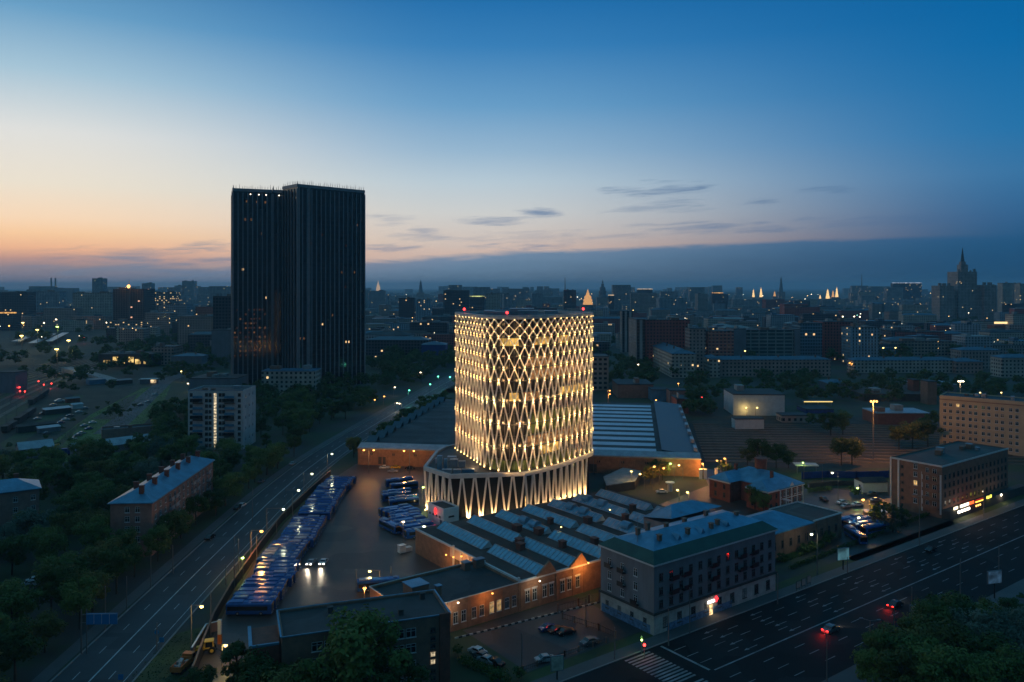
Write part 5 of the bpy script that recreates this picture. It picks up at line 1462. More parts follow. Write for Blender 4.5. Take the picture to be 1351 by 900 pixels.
for px,py,bs,z,c,e,lab in ((833,622,(833,646),0,'Y',450,'small yellow lamp on a slim post behind the workshop roof'),(844.5,625.5,(850,646),0,'Y',250,'dim yellow lamp right of the slim yellow post'),(863.3,615.6,(861.5,646),0,'O',1300,'tall orange lamp, left of the orange pair behind the workshop'),(875.7,617.8,(870,640),0,'O',1100,'shorter orange lamp, right of the orange pair behind the workshop'),(884.5,611.8,(888,634),0,'G',700,'green lamp among the leaves before the depot corner'),(895.8,614,(890,634),0,'Y',800,'yellow lamp right of the green one before the depot corner'),(893.8,646.7,(896,672),0,'Y',700,'yellow lamp low over the workshop yard, left of two'),(906.9,649.6,(909,676),0,'Y',900,'brightest yellow lamp low over the workshop yard, right of two'),(926.7,611.8,(928,632),0,'O',2200,'orange lamp on the depot corner by the white gate pillars'),(946,607.8,(951,632),0,'O',1500,'pinkish orange lamp right of the white gate pillars'),(956,605,(958,632),0,'O',1500,'orange lamp glowing inside the small tree behind the gate'),(930,670,(931,688),0,'O',600,'low orange lamp on the gate between workshop and manor'),(1059.6,610.4,(1061,626),0,'G',300,'yellow-green lamp over the canopy by the blue fence')):
    lamp(px,py,bs,z,c,e,lab,LR)
LS = 'lit lamps of the side yard'
lamp(1098,624,(1105.6,660),col='P',e=600,label='pale lamp on a tall post above the lawn',group=LS); lamp(1131.5,644,(1137,662),col='G',e=500,label='green lamp before the white shed',group=LS)
lamp(1138.7,659.5,(1147.5,690),col='O',e=2600,label='bright orange lamp over the parked buses',group=LS,r=.5); lamp(1133,683,(1131,701),col='P',e=260,label='pale lamp right over the parked bus roofs',group=LS); lamp(1070.7,705,(1078.5,737),col='P',e=250,label='pale lamp in the bushes before the brick store',group=LS)
# tall masts
def mast(px, py, base, col, e, label, r=.6, n=4, z=None):
    if base: b0 = P(base[0],base[1],0); zt = ZAT(py, b0.y)
    else: q = P(px,py,z); b0 = Vector((q.x,q.y,0)); zt = z
    t = thing('floodlight_mast', label, 'floodlight', (b0.x,b0.y,0), 0, 'floodlight masts')
    b = MB(); b.cyl((0,0,0),(0,0,zt+.5),.28,.14,8); b.build('mast', M['polep'], t)
    b = MB(); b.beam((-1.5,0,zt+.3),(1.5,0,zt+.3),.12); b.build('crossbar', M['steel'], t)
    for k in range(n):
        x = -1.2+2.4*k/(max(1,n-1)); hd = MB(); hd.box(x-.32,x+.32,-.55,-.15,zt-.35,zt+.3); ho = hd.build('lamp_head', M['steel'], t)
        q = MB(); q.box(x-.28,x+.28,-.62,-.56,zt-.3,zt+.25); q.ball((x,-.75,zt-.15), r*.7, 0, .8, 6); q.build('bulb', LAMPM[col], ho)
    if e: point('mast_light', (b0.x,b0.y-2.0,zt-1.2), e, LAMPCOL[col], .6)
mast(1151,529,(1152,606),'O',19000,'tall mast with orange floodlights over the brown tram yard',.75,3)
mast(1266.7,502.7,(1266.7,560),'W',2500,'white twin floodlight on a mast behind the beige block',.75,3)
for px,py,z,c,lab,r_,n_ in ((30.5,425.7,26,'Y','pale yellow floodlight mast farthest left over the railway yard',1.1,5),(49.6,435,24,'Y','yellow floodlight mast beside the left platform roofs',1.0,4),(29,442.8,24,'Y','yellow floodlight mast lowest at the left edge of the railway',1.0,4),(76,431,24,'G','green floodlight mast over the platform ends',1.0,3),(91,449,22,'Y','yellow floodlight mast at the right end of the platforms',1.0,4),(75.4,460.6,22,'Y','tallest yellow floodlight mast in front of the railway platforms',.9,4)):
    mast(px,py,None,c,4500,lab,r_,n_,z)
# small far lights on posts; some posts stand in for car lights and a window
FAR = [(804.5,515.5,10,'O',700,'upper orange lamp behind the depot'),(804.6,520,8,'O',1200,'larger orange lamp below another behind the depot'),(865.6,528,7,'O',700,'orange lamp at the pale blue shed'),(895,506,9,'O',600,'orange lamp at the street corner beyond the pale sheds'),
 (917,517,5,'R',0,'first small red-orange car tail light, stood on a lamp post, on the street beyond the depot'),(920.5,520,5,'O',300,'second small red-orange car tail light, stood on a lamp post, on the street beyond the depot'),(925.6,524,5,'R',200,'third small red car tail light, stood on a lamp post, on the street beyond the depot'),(842,481,8,'W',150,'white lamp among trees beyond the depot'),
 (999,538,5,'Y',60,'small yellow lamp on the right of the lit white building'),(984.5,538,5,'Y',900,'yellow lamp shining down the lit white building'),(923,491.6,8,'W',150,'white lamp at the foot of the red brick flats'),
 (540,515,9,'T',900,'brightest green street light between the trees behind the depot'),(578,496.7,9,'T',500,'green street light nearer the lattice tower'),(593.7,497.5,9,'T',300,'green street light tight beside the lattice tower'),(567.5,507,8,'T',200,'smallest green street light behind the depot'),(554.8,491.4,9,'W',300,'pale street lamp among the dark trees'),
 (521,511,6,'W',250,'white light at the long low offices'),(524,532,5,'W',700,'white light at the junction by the trees'),(527,532.5,5,'W',300,'second white light at the junction by the trees'),(494.5,527.5,6,'O',250,'orange lamp beside the dark twin tower foot'),(507,523,6,'O',250,'orange window light, stood on a lamp post, right of the twin tower foot'),(580.6,455.5,12,'W',200,'white lamp above the dark park left of the lattice tower'),
 (110.7,424.4,14,'O',300,'orange lamp beyond the railway platforms'),(140.7,425.7,14,'W',300,'white lamp left under the lit construction block'),(192,440.6,12,'W',400,'white lamp right under the lit construction block'),(110.6,445,8,'R',700,'red glowing lamp by the railway sheds'),(239,490,8,'Y',500,'yellow lamp by the low roofs right of the meadow'),(248,506,6,'W',250,'white lamp behind the panel block'),
 (1293,518,8,'Y',200,'yellow lamp behind the beige block, left of two'),(1321,518,8,'Y',200,'yellow lamp behind the beige block, right of two'),(1165.5,459,18,'Y',100,'cream lamp on the left of the pair before the long brown block'),(1181.5,459,18,'Y',100,'cream lamp on the right of the pair before the long brown block'),(1121,479,8,'O',250,'orange lamp at the foot of the dark red tower'),
 (1099.5,417.5,25,'W',0,'first white light of the far row beyond the red tower'),(1112,417.8,25,'W',0,'second white light of the far row beyond the red tower'),(1127,417.6,25,'W',0,'third white light of the far row beyond the red tower'),(1134.5,418,25,'W',0,'fourth white light of the far row beyond the red tower'),
 (983,463,20,'Y',80,'yellow lamp on the edge of the long blue-roofed block'),(923,439,34,'O',60,'orange light on the roof of the red flats'),
 (12,430,20,'O',0,'orange lamp at the far left edge of the railway town'),(22,418,22,'W',0,'white lamp far left beyond the railway'),(38,388,55,'O',0,'orange light on the dark block at far left'),(58,426,18,'W',0,'white lamp beyond the platforms'),(68,412,22,'O',0,'orange lamp between distant railway houses'),(74,421.5,18,'W',0,'white lamp below the distant railway houses')]
for px,py,z,c,e,lab in FAR:
    q = P(px,py,z); s_ = max(1.0, q.y/420)
    lamp(px,py,None,z,c,e,lab,'small lights of the city beyond',r=.42,sc=s_,real=e > 0)
# red railway signals
for i,(px,py) in enumerate(((18,510),(26,511),(26.5,516),(33,516.5),(51,503),(58,507.5),(68,506))):
    q = P(px,py,3.5); t = thing('rail_signal', f'red railway signal, {ordw(i)} from the left over the tracks' , 'railway signal', (q.x,q.y,0), 0, 'red railway signals')
    b = MB(); b.cyl((0,0,0),(0,0,3.9),.12,.1,6); b.build('post', M['polep'], t)
    b = MB(); b.box(-.35,.35,.0,.3,3.0,4.4); b.build('head', M['dark'], t)
    b = MB(); b.ball((0,-.15,3.5),.55,0,.9,6); b.build('bulb', LAMPM['R'], t); point('signal_light',(q.x,q.y-1,3.3),220,(1,.04,.05),.3)
# unlit posts
def post(px, top, base, label, group, dbl=False, th=.11):
    b0 = P(px, base, 0); h = ZAT(top, b0.y)
    t = thing('lamp_post', label, 'lamp post', (b0.x,b0.y,0), 0, group)
    b = MB(); b.cyl((0,0,0),(0,0,h),th*1.3,th*.7,6); b.build('pole', M['polep'], t)
    if dbl:
        for s in (-1,1):
            b = MB(); b.beam((0,0,h),(s*1.6,-.4*s,h+.35),.08); b.box(s*1.6-.35,s*1.6+.35,-.4*s-.14,-.4*s+.14,h+.28,h+.42); b.build('arm', M['steel'], t)
    else:
        b = MB(); b.cyl((0,0,h-.02),(0,0,h+.12),th*.9,th*.5,6); b.build('cap', M['steel'], t)
PG = 'bare trolley poles along the wide road'
pl_ = [(139,774,831),(167,761,805),(199,733,776),(107,808,862),(228,720,757),(207,822,858),(333,644,689),(309,708,777.5),(314.5,712,767),(338.5,708,740),(278,782,838),(365,690,706),(291,620,644),(331,615,628),(298,745,772),(386,651,681),(404.5,638,653),(422,620,634)]
for i,(px,tp,bs) in enumerate(sorted(pl_, key=lambda q:-q[2])): post(px,tp,bs,f'bare grey trolley pole, {ordw(i)} from the bottom of the wide road',PG)
PA = 'lamp posts along the avenue'
for i,(px,tp,bs,db) in enumerate(sorted(((688.4,836,893,False),(811,828,870,False),(882,801,852,False),(910,776,836,False),(1026,757,797,False),(1078,728,759,False),(1118,735,756,False),(1213,655,720,True),(1298,655,682,True),(1148,819,868,True),(1091,838,900,False),(1267,738,792,False),(1318,720,765,False),(1203,775,818,False),(1180,800,838,False),(773,790,828,False)))):
    post(px,tp,bs,f'thin grey lamp post, {ordw(i)} from the left along the avenue and its footways',PA,db)
PY_ = 'slim posts in the yard'
for i,(px,tp,bs) in enumerate(sorted(((470,752,778),(516,748,771),(666,600,626),(783,602,628),(1010,608,628),(1060.5,609,640),(1085,613,640),(901,617,634),(818,600,626)))): post(px,tp,bs,f'slim unlit post standing in the yards, {ordw(i)} from the left',PY_)

# ================================================================== walls, fences, signs
def fence_run(name, label, cat, pts, h, m, th=.25, cap=None, posts=0):
    t = thing(name, label, cat, (pts[0].x,pts[0].y,0), 0)
    b = MB(); o = pts[0]
    for a, c in zip(pts, pts[1:]):
        d = (c-a); n = Vector((-d.y,d.x)).normalized()*th/2; q = [(a-n-o),(c-n-o),(c+n-o),(a+n-o)]
        b.prism([(p.x,p.y) for p in q], 0, h)
    b.build('panels', m, t)
    if cap:
        b = MB()
        for a, c in zip(pts, pts[1:]):
            d = (c-a); n = Vector((-d.y,d.x)).normalized()*(th/2+.06); q = [(a-n-o),(c-n-o),(c+n-o),(a+n-o)]
            b.prism([(p.x,p.y) for p in q], h+.002, h+.12)
        b.build('coping', cap, t)
    if posts:
        for a, c in zip(pts, pts[1:]):
            n_ = max(1,int((c-a).length/posts))
            for k in range(n_+1):
                p = a.lerp(c, k/n_)-o; e = MB(); e.box(p.x-.18,p.x+.18,p.y-.18,p.y+.18,0,h+.2); e.build('post', m, t)
    return t
V2 = lambda x,y: Vector((x,y))
fence_run('yard_wall','long black wall between the wide road and the bus row','wall',[V2(-60.6,150),V2(-61.6,155),V2(-66.4,177),V2(-68.8,195),V2(-71.4,225),V2(-73.3,252),V2(-72.9,285),V2(-71.6,314)],2.4,mat('black_wall',(.016,.015,.015),.9,vary=.3),.3,M['brownbrick'])
g_ = MB(); 
def iron_fence(label, pts, h=1.9, m='brownbrick', step=.45):
    o = pts[0]; t = thing('iron_fence', label, 'fence', (o.x,o.y,0), 0)
    for a, c in zip(pts, pts[1:]):
        b = MB(); n_ = int((c-a).length/step); d = (c-a)
        for z in (.3,h-.15): b.beam((a.x-o.x,a.y-o.y,z),(c.x-o.x,c.y-o.y,z),.06)
        for k in range(n_+1): p = a.lerp(c,k/n_)-o; b.beam((p.x,p.y,.0),(p.x,p.y,h),.04)
        b.build('railing', M['dark'], t)
        n2 = max(1,int((c-a).length/3.2))
        for k in range(n2+1):
            p = a.lerp(c,k/n2)-o; e = MB(); e.box(p.x-.16,p.x+.16,p.y-.16,p.y+.16,0,h+.2); e.build('post', M[m], t)
q = lambda px,py: P(px,py,0).xy
iron_fence('iron fence on brown posts between car park and workshop end', [q(736,809),q(763,801),q(791,792)])
iron_fence('low iron fence running from the car park to the traffic light', [q(742,817),q(790,832),q(812,842)],1.4)
iron_fence('dark railing between the car park and the avenue footway', [q(690,886),q(745,866),q(800,848)],1.0)
b = MB(); d = (q(791,795)-q(600,843)); n_ = 44; o = q(600,843); t = thing('striped_kerb','black and white striped kerb along the brick workshop front','kerb',(o.x,o.y,0),0)
for k in range(n_):
    a = d*(k/n_); c = d*((k+.97)/n_); m_ = b if k % 2 else b
    pass
w_ = MB(); k_ = MB(); nn = Vector((-d.y,d.x)).normalized()*.16
for k in range(n_):
    a = d*(k/n_); c = d*((k+1)/n_); w_.prism([(p.x,p.y) for p in (a-nn,c-nn,c+nn,a+nn)],0,.28,k%2)
w_.build('kerb_blocks', [mat('kerb_white',(.5,.48,.44),.8),M['dark']], t)
fence_run('blue_fence','long deep-blue sheet fence behind the lawn','fence',[q(1058,632),q(1092,630),q(1130,631),q(1172,630)],2.6,M['bluewall'],.15,None,6)
fence_run('grey_fence','low grey concrete fence behind the lawn lamps','fence',[q(1068,644),q(1100,641),q(1134,640)],1.8,M['darkcon'],.2)
HG = 'clipped hedges'
for x in ((924.5,632),(930.5,632),(945,631)):
    p = P(*x,0); t = thing('gate_pillar', {924.5:'white gate pillar nearest the depot corner',930.5:'white gate pillar between two others by the depot corner',945:'white gate pillar standing apart, right of the gate'}[x[0]], 'pillar', (p.x,p.y,0), 0, 'white gate pillars')
    b = MB(); b.box(-.5,.5,-.5,.5,0,3.6); b.build('shaft', M['white'], t); b = MB(); b.box(-.62,.62,-.62,.62,3.6,3.85); b.build('cap', M['trim'], t)
def board(px0, px1, py0, py1, base, label, face, ang, lit=None, legs=1, cat='billboard'):
    b0 = P((px0+px1)/2, base, 0); z0, z1 = ZAT(py1,b0.y), ZAT(py0,b0.y); w = (px1-px0)*b0.y/FPX*1.12
    t = thing('billboard', label, cat, (b0.x,b0.y,0), ang, 'billboards')
    b = MB(); b.box(-w/2,w/2,-.14,.14,z0,z1); b.build('panel', M['steel'], t)
    b = MB(); b.box(-w/2+.12,w/2-.12,-.17,-.145,z0+.12,z1-.12); b.build('poster', face, t)
    for k in range(legs):
        x = 0 if legs == 1 else (-w/3+2*w/3*k/(legs-1)); b = MB(); b.cyl((x,0,0),(x,0,z0),.16,.16,8); b.build('leg', M['dark'], t)
    return t
board(727,743,865,885,897,'small pale billboard standing at the lower edge of the car park',mat('poster_pale',(.42,.36,.28),.6,vary=.5,scale=.5),R(14))
board(1104,1120.5,723,739,752,'lit pale blue billboard beside the side yard gate',litmat('poster_blue',(.16,.42,.52),.55,.25),R(16))
board(1302,1322,753,770,790,'blue-white billboard near the right edge beyond the avenue',litmat('poster_sky',(.10,.24,.42),.32,.5),R(14))
board(1200.5,1212,798,810,840,'small white and orange sign board on the avenue kerb',mat('poster_white',(.55,.42,.30),.6,vary=.6,scale=.6),R(10),cat='sign')
for i,(px,py) in enumerate(((1053,780),(1060,776.5),(1067,773))):
    p = P(px,py,0); t = thing('notice_board', f'dark-framed notice board, {ORD[i]} from the left of three on the avenue footway', 'notice board', (p.x,p.y,0), UA, 'three notice boards')
    b = MB(); b.box(-.8,.8,-.06,.06,.7,2.5); b.build('panel', M['dark'], t); b = MB(); b.box(-.68,.68,-.09,-.062,.85,2.38); b.build('sheet', mat('paper_sheet',(.34,.29,.24),.7), t)
    for x in (-.7,.7): b = MB(); b.cyl((x,0,0),(x,0,.7),.05,.05,6); b.build('leg', M['dark'], t)
# overhead direction sign on the left road
p = P(107.5,863,0); z0, z1 = ZAT(824,p.y), ZAT(809.5,p.y); t = thing('road_sign_gantry','large blue direction sign cantilevered from two poles over the road side','road sign',(p.x,p.y,0),R(2))
w = 40*p.y/FPX
b = MB(); b.box(1.0,w+1.0,-.1,.1,z0,z1); b.build('sign_panel', M['signblue'], t)
b = MB()
for k in range(1,4): b.box(1.0+w*k/4-.03,1.0+w*k/4+.03,-.13,-.102,z0+.1,z1-.1)
b.box(1.1,w+.9,-.13,-.102,z1-.14,z1-.08); b.build('sign_lines', M['trim'], t)
for x in (0,.9): b = MB(); b.cyl((x,.3*x,0),(x,.3*x,z1+.8),.14,.11,8); b.build('pole', M['polep'], t)
for z in (z0+.3,z1-.3): b = MB(); b.beam((0,.16,z),(w+.8,.16,z),.12); b.build('truss_bar', M['polep'], t)
for i,(px,py,bs,lab) in enumerate(((213.5,844,855,'dark blue square road sign at the tip of the grass triangle'),(207,834,852,'small round blue road sign on a post beside the road tip'),(159.5,893,905,'small road sign on a post in the road foreground'))):
    p = P(px,bs,0); zt = ZAT(py,p.y); t = thing('road_sign', lab, 'road sign', (p.x,p.y,0), 0, 'small road signs'); b = MB(); b.cyl((0,0,0),(0,0,zt+.5),.06,.05,6); b.build('pole', M['polep'], t)
    b = MB(); (b.box(-.5,.5,-.09,-.05,zt-.5,zt+.5) if i != 1 else b.cyl((0,-.05,zt),(0,-.10,zt),.48,.48,12)); b.build('sign_panel', M['signblue'], t)
# traffic light at the crossing
p = P(850,868,0); t = thing('traffic_light','traffic light showing red at the zebra crossing corner','traffic light',(p.x,p.y,0),0)
zt = ZAT(850.5,p.y); b = MB(); b.cyl((0,0,0),(0,0,zt+.6),.09,.08,6); b.build('pole', M['polep'], t)
b = MB(); b.box(-.2,.2,-.12,.18,zt-.7,zt+.35); h_ = b.build('head', M['dark'], t); b = MB(); b.ball((0,-.2,zt),.30,0,1,6); b.build('red_lamp', LAMPM['R'], h_); point('signal_light',(p.x,p.y-.8,zt),90,(1,.04,.03),.2)
p = P(846.5,862,0); t = thing('traffic_light','traffic light showing green beside the red one at the corner house','traffic light',(p.x,p.y,0),0)
zt = ZAT(842,p.y); b = MB(); b.cyl((0,0,0),(0,0,zt+.6),.09,.08,6); b.build('pole', M['polep'], t)
b = MB(); b.box(-.2,.2,-.12,.18,zt-.7,zt+.35); h_ = b.build('head', M['dark'], t); b = MB(); b.ball((0,-.2,zt-.3),.22,0,1,6); b.build('green_lamp', LAMPM['G'], h_); point('signal_light',(p.x,p.y-.8,zt),70,(.4,1,.25),.2)
# wall lamps lighting the brickwork
def wall_lamp(p, col, e, label, r=.22):
    t = thing('wall_lamp', label, 'wall lamp', tuple(p), 0, 'wall lamps of the workshop'); b = MB(); b.box(-.12,.12,-.1,.2,-.02,.14); h_ = b.build('bracket', M['dark'], t); b = MB(); b.ball((0,-.05,-.18), r, 0, .8, 6); b.build('bulb', LAMPM[col], h_)
    point('wall_light', (p.x-.6, p.y-2.4, p.z-.9), e*.36, LAMPCOL[col], .2)
wall_lamp(UV(110.3-.45,171.5,6.3),'O',900,'orange wall lamp over the workshop gate closest to the annex'); wall_lamp(UV(110.3-.45,175.4,5.0),'O',500,'orange wall lamp on the second workshop gate'); wall_lamp(UV(110.3-.45,179,4.6),'O',420,'orange wall lamp deeper among the workshop gates')
wall_lamp(UV(93,146.5,6.4),'W',500,'white wall lamp over the annex corner toward the car park'); wall_lamp(UV(115.5,146.4,6.2),'W',500,'white wall lamp under the first workshop gable')
wall_lamp(UV(130.2,145.9,7.6),'O',2600,'orange wall lamp hidden beside the corner house lighting the brick front'); wall_lamp(UV(80.6,160.5,5.5),'O',1600,'orange wall lamp on the end wall of the annex'); wall_lamp(UV(102,146.4,6.4),'O',700,'dim orange wall lamp in the middle of the annex front')
wall_lamp(UV(140,168,9.2),'Y',120,'small yellow lamp on the workshop roof vents'); wall_lamp(UV(162,172,9.4),'Y',160,'yellow lamp between the back roof dormers')
for i,(x,y) in enumerate(((74,55),(86,54),(98,55),(110,55),(120,55),(80,128),(97,128),(108,128),(116,128))):
    pass
# container boxes by the gates, gate post, round kiosk
p = P(533,728,0); t = thing('utility_box','pair of pale utility boxes at the foot of the white lamp','utility box',(p.x,p.y,0),UA); b = MB(); b.box(-1.6,.2,-.8,.8,0,2.0); b.build('cabinet', M['white'], t); b = MB(); b.box(.25,2.2,-.9,.7,0,1.2); b.build('low_cabinet', M['offwhite'], t); b = MB(); b.box(-1.7,.3,-.9,.9,2.0,2.12); b.build('lid', M['trim'], t)
p = P(290,849,0); t = thing('gate_post','tall white gate post with an orange foot beside the tractor','gate post',(p.x,p.y,0),0); b = MB(); b.box(-.35,.35,-.35,.35,2.0,5.0); b.build('shaft', M['offwhite'], t); b = MB(); b.box(-.36,.36,-.36,.36,0,1.99); b.build('foot', M['orange'], t)
p = P(280,845,0); fence_run('gate_wall','pinkish low wall between the black wall and the gate post','wall',[q(253,868),q(272,836),q(288,832)],2.0,M['pinkbrick'],.25,M['trim'])
p = P(884,648,0); t = thing('round_kiosk','small round white kiosk with a flat disc roof under the lamps','kiosk',(p.x,p.y,0),0); b = MB(); b.cyl((0,0,0),(0,0,3.0),.9,.9,12); b.build('drum', M['offwhite'], t); b = MB(); b.cyl((0,0,3.0),(0,0,3.3),1.6,1.7,16); b.build('disc_roof', M['white'], t)
p = P(1153,650,0); t = thing('white_shed','white gabled shed with brown roof behind the side yard','shed',(p.x-4,p.y,0),R(6))
b = MB(); b.box(0,9.5,0,6,0,3.6); b.build('wall', M['white'], t); b = MB(); b.poly([(-.3,-.3,3.5),(9.8,-.3,3.5),(9.8,3,4.9),(-.3,3,4.9)]); b.poly([(-.3,6.3,3.5),(-.3,3,4.9),(9.8,3,4.9),(9.8,6.3,3.5)]); b.poly([(0,0,3.58),(0,3,4.85),(0,6,3.58)]); b.build('roof', M['brownroof'], t); b = MB(); b.box(-.06,.02,1.6,2.8,0.02,2.4); b.build('door', M['bluewall'], t)
p = P(1156,686,0); t = thing('canopy_shed','low white canopy behind the parked buses','shed',(p.x-3.5,p.y,0),R(-4)); b = MB(); b.box(0,7,0,3,2.4,2.7); b.build('roof', M['white'], t); b = MB(); b.box(.2,6.8,2.6,2.8,0,2.4); b.build('back_wall', M['offwhite'], t)
for x in (.2,6.6): b = MB(); b.box(x,x+.2,.2,.4,0,2.4); b.build('leg', M['steel'], t)
# flat canopy with long roof edge (light roof behind workshop, y~628)
pl_ = [q(796,640),q(822,627.5),q(846,632),q(838,646),q(800,652)]
t = thing('yard_canopy','flat ochre roof slab of a low shelter behind the workshop','shelter',(pl_[0].x,pl_[0].y,0),0); b = MB(); b.prism([(p.x-pl_[0].x,p.y-pl_[0].y) for p in pl_],2.9,3.2); b.build('roof', M['concrete'], t)
b = MB(); b.wall([((p.x-pl_[0].x)*.96+.4,(p.y-pl_[0].y)*.96) for p in pl_],0,2.9); b.build('wall', M['darkcon'], t)

# ================================================================== trees
import array
random.seed(77)
def leafmat(name, c0, c1):
    m = bpy.data.materials.new(name); m.use_nodes = True
    t = m.node_tree; b = t.nodes['Principled BSDF']; b.inputs['Roughness'].default_value = .7; b.inputs['Specular IOR Level'].default_value = .2
    oi = t.nodes.new('ShaderNodeObjectInfo'); tc = t.nodes.new('ShaderNodeTexCoord'); n = t.nodes.new('ShaderNodeTexNoise'); n.inputs['Scale'].default_value = .6; n.inputs['Detail'].default_value = 3
    t.links.new(tc.outputs['Object'], n.inputs['Vector'])
    ad = t.nodes.new('ShaderNodeMath'); ad.operation = 'ADD'; t.links.new(n.outputs[0], ad.inputs[0])
    mu = t.nodes.new('ShaderNodeMath'); mu.operation = 'MULTIPLY_ADD'; t.links.new(oi.outputs['Random'], mu.inputs[0]); mu.inputs[1].default_value = 1.3; mu.inputs[2].default_value = -.65; t.links.new(mu.outputs[0], ad.inputs[1])
    r = t.nodes.new('ShaderNodeValToRGB'); r.color_ramp.elements[0].position = .15; r.color_ramp.elements[1].position = .85
    r.color_ramp.elements[0].color = (*c0,1); r.color_ramp.elements[1].color = (*c1,1); t.links.new(ad.outputs[0], r.inputs[0]); t.links.new(r.outputs[0], b.inputs['Base Color'])
    tr = t.nodes.new('ShaderNodeBsdfTranslucent'); t.links.new(r.outputs[0], tr.inputs[0]); mx = t.nodes.new('ShaderNodeMixShader'); mx.inputs[0].default_value = .25
    o = t.nodes['Material Output']; t.links.new(b.outputs[0], mx.inputs[1]); t.links.new(tr.outputs[0], mx.inputs[2]); t.links.new(mx.outputs[0], o.inputs[0])
    return m
LEAF = dict(green=leafmat('green_leaves',(.040,.078,.020),(.120,.170,.042)), olive=leafmat('olive_leaves',(.085,.095,.024),(.18,.17,.045)), blue=leafmat('silvery_leaves',(.07,.11,.08),(.14,.18,.13)), spruce=leafmat('spruce_needles',(.03,.06,.045),(.06,.10,.08)))
def crown_mesh(seed, h, rx, rz, zc, nclump, nleaf, ls, m, conical=False):
    rg = random.Random(seed); b = MB()
    cl = []
    for k in range(nclump):
        if conical:
            t = (k+.5)/nclump; z = zc - rz + 2*rz*t; rr = rx*(1-t)*.95+.1; a = rg.uniform(0,6.28)
            cl.append((math.cos(a)*rr*rg.uniform(.3,1), math.sin(a)*rr*rg.uniform(.3,1), z, max(.35, rx*(1-t)*.55)))
        else:
            a = rg.uniform(0,6.28); u_ = rg.uniform(-1,1); s_ = math.sqrt(1-u_*u_); q = rg.uniform(.45,.95)
            cl.append((math.cos(a)*s_*rx*q, math.sin(a)*s_*rx*q, zc+u_*rz*q, rx*rg.uniform(.22,.50)))
    for (x,y,z,r) in cl:
        for i in range(nleaf):
            u_ = rg.uniform(-1,1); a = rg.uniform(0,6.28); s_ = math.sqrt(1-u_*u_); q = r*rg.uniform(.55,1.08)
            p = Vector((x+math.cos(a)*s_*q, y+math.sin(a)*s_*q, z+u_*q*.8))
            n = Vector((math.cos(a)*s_+rg.uniform(-.8,.8), math.sin(a)*s_+rg.uniform(-.8,.8), u_+.5+rg.uniform(-.8,.8))).normalized()
            t1 = n.cross(Vector((rg.uniform(-1,1),rg.uniform(-1,1),rg.uniform(-1,1)))).normalized(); t2 = n.cross(t1); l = ls*rg.uniform(.6,1.3)
            b.poly([p-t1*l*.5, p-t2*l*.32+t1*l*.05, p+t1*l*.55, p+t2*l*.32])
    return b.mesh('crown', m)
def trunk_mesh(seed, h, r, limbs):
    rg = random.Random(seed); b = MB(); b.cyl((0,0,-.2),(rg.uniform(-.2,.2),rg.uniform(-.2,.2),h*.62),r,r*.55,7)
    b.cyl((0,0,h*.60),(rg.uniform(-.5,.5),rg.uniform(-.5,.5),h*.9),r*.5,r*.15,6)
    for k in range(limbs):
        a = rg.uniform(0,6.28); z = h*rg.uniform(.32,.62); l = h*rg.uniform(.2,.34)
        b.cyl((0,0,z),(math.cos(a)*l*.8,math.sin(a)*l*.8,z+l*.7),r*.36,r*.1,5)
    return b.mesh('trunk', M['trunk'])
# unit trees about 10 m tall
VARS = {}
def variants(kind, n, *a, **k): VARS[kind] = [(crown_mesh(i*13+hash(len(kind))%97, *a, **k), trunk_mesh(i*7+3, a[0], .22, 5)) for i in range(n)]
variants('green', 5, 10, 3.7, 3.6, 6.2, 24, 190, .43, LEAF['green'])
variants('olive', 3, 10, 3.7, 3.4, 6.2, 24, 190, .42, LEAF['olive'])
variants('silver', 2, 10, 4.0, 3.6, 6.0, 24, 190, .40, LEAF['blue'])
variants('slim', 2, 10, 2.1, 4.6, 5.4, 22, 150, .40, LEAF['green'])
variants('spruce', 2, 10, 2.2, 4.7, 5.3, 22, 60, .5, LEAF['spruce'], conical=True)
variants('bush', 3, 10, 5.2, 4.2, 4.0, 14, 90, .95, LEAF['green'])
VARS['far'] = [(crown_mesh(500+i, 10, 4.2, 3.9, 5.8, 13, 34, 1.25, LEAF['green']), trunk_mesh(500+i, 10, .25, 2)) for i in range(4)]
TREES = []      # (x, y, height, kind, label, group)
def tree(x, y, h, kind, label, group): TREES.append((x, y, h, kind, label, group))
def inpoly(x, y, poly):
    c = False; j = len(poly)-1
    for i in range(len(poly)):
        if (poly[i][1] > y) != (poly[j][1] > y) and x < (poly[j][0]-poly[i][0])*(y-poly[i][1])/(poly[j][1]-poly[i][1])+poly[i][0]: c = not c
        j = i
    return c
def road_left(y):
    best = min(RD, key=lambda p: abs(p.y-y)); return best.x
def footprint(o, ang, w, d, m):
    ux = Vector((math.cos(ang), math.sin(ang))); uy = Vector((-ux.y, ux.x)); o = Vector((o[0],o[1]))
    return [tuple(o-ux*m-uy*m), tuple(o+ux*(w+m)-uy*m), tuple(o+ux*(w+m)+uy*(d+m)), tuple(o-ux*m+uy*(d+m))]
lf = P(145.5, 220.6+0, 0) if False else PY(145.5, 220.6)
AVOID = [footprint((lf.x, 220.6), math.atan2(1,-.06)-math.pi/2, 11.2, 54, 3.2), footprint((PY(248,366).x,366),0,25.2,18.5,3.0)]
ea = P(62,640,14.5); AVOID.append(footprint((ea.x-38,ea.y-26), R(34), 44, 11.5, 3.0))
AVOID.append([tuple(P(*q,0).xy) for q in ((-30,775),(66,745),(70,772),(20,815),(-30,815))])
AVOID.append([tuple(P(*q,0).xy) for q in ((10,560),(100,545),(150,560),(175,540),(240,500),(246,520),(196,560),(186,585),(160,608),(96,618),(20,612))])
AVOID.append(footprint((-203,580), .4, 110, 90, 6)); AVOID.append([(-64,326),(80,306),(102,470),(-46,490)])
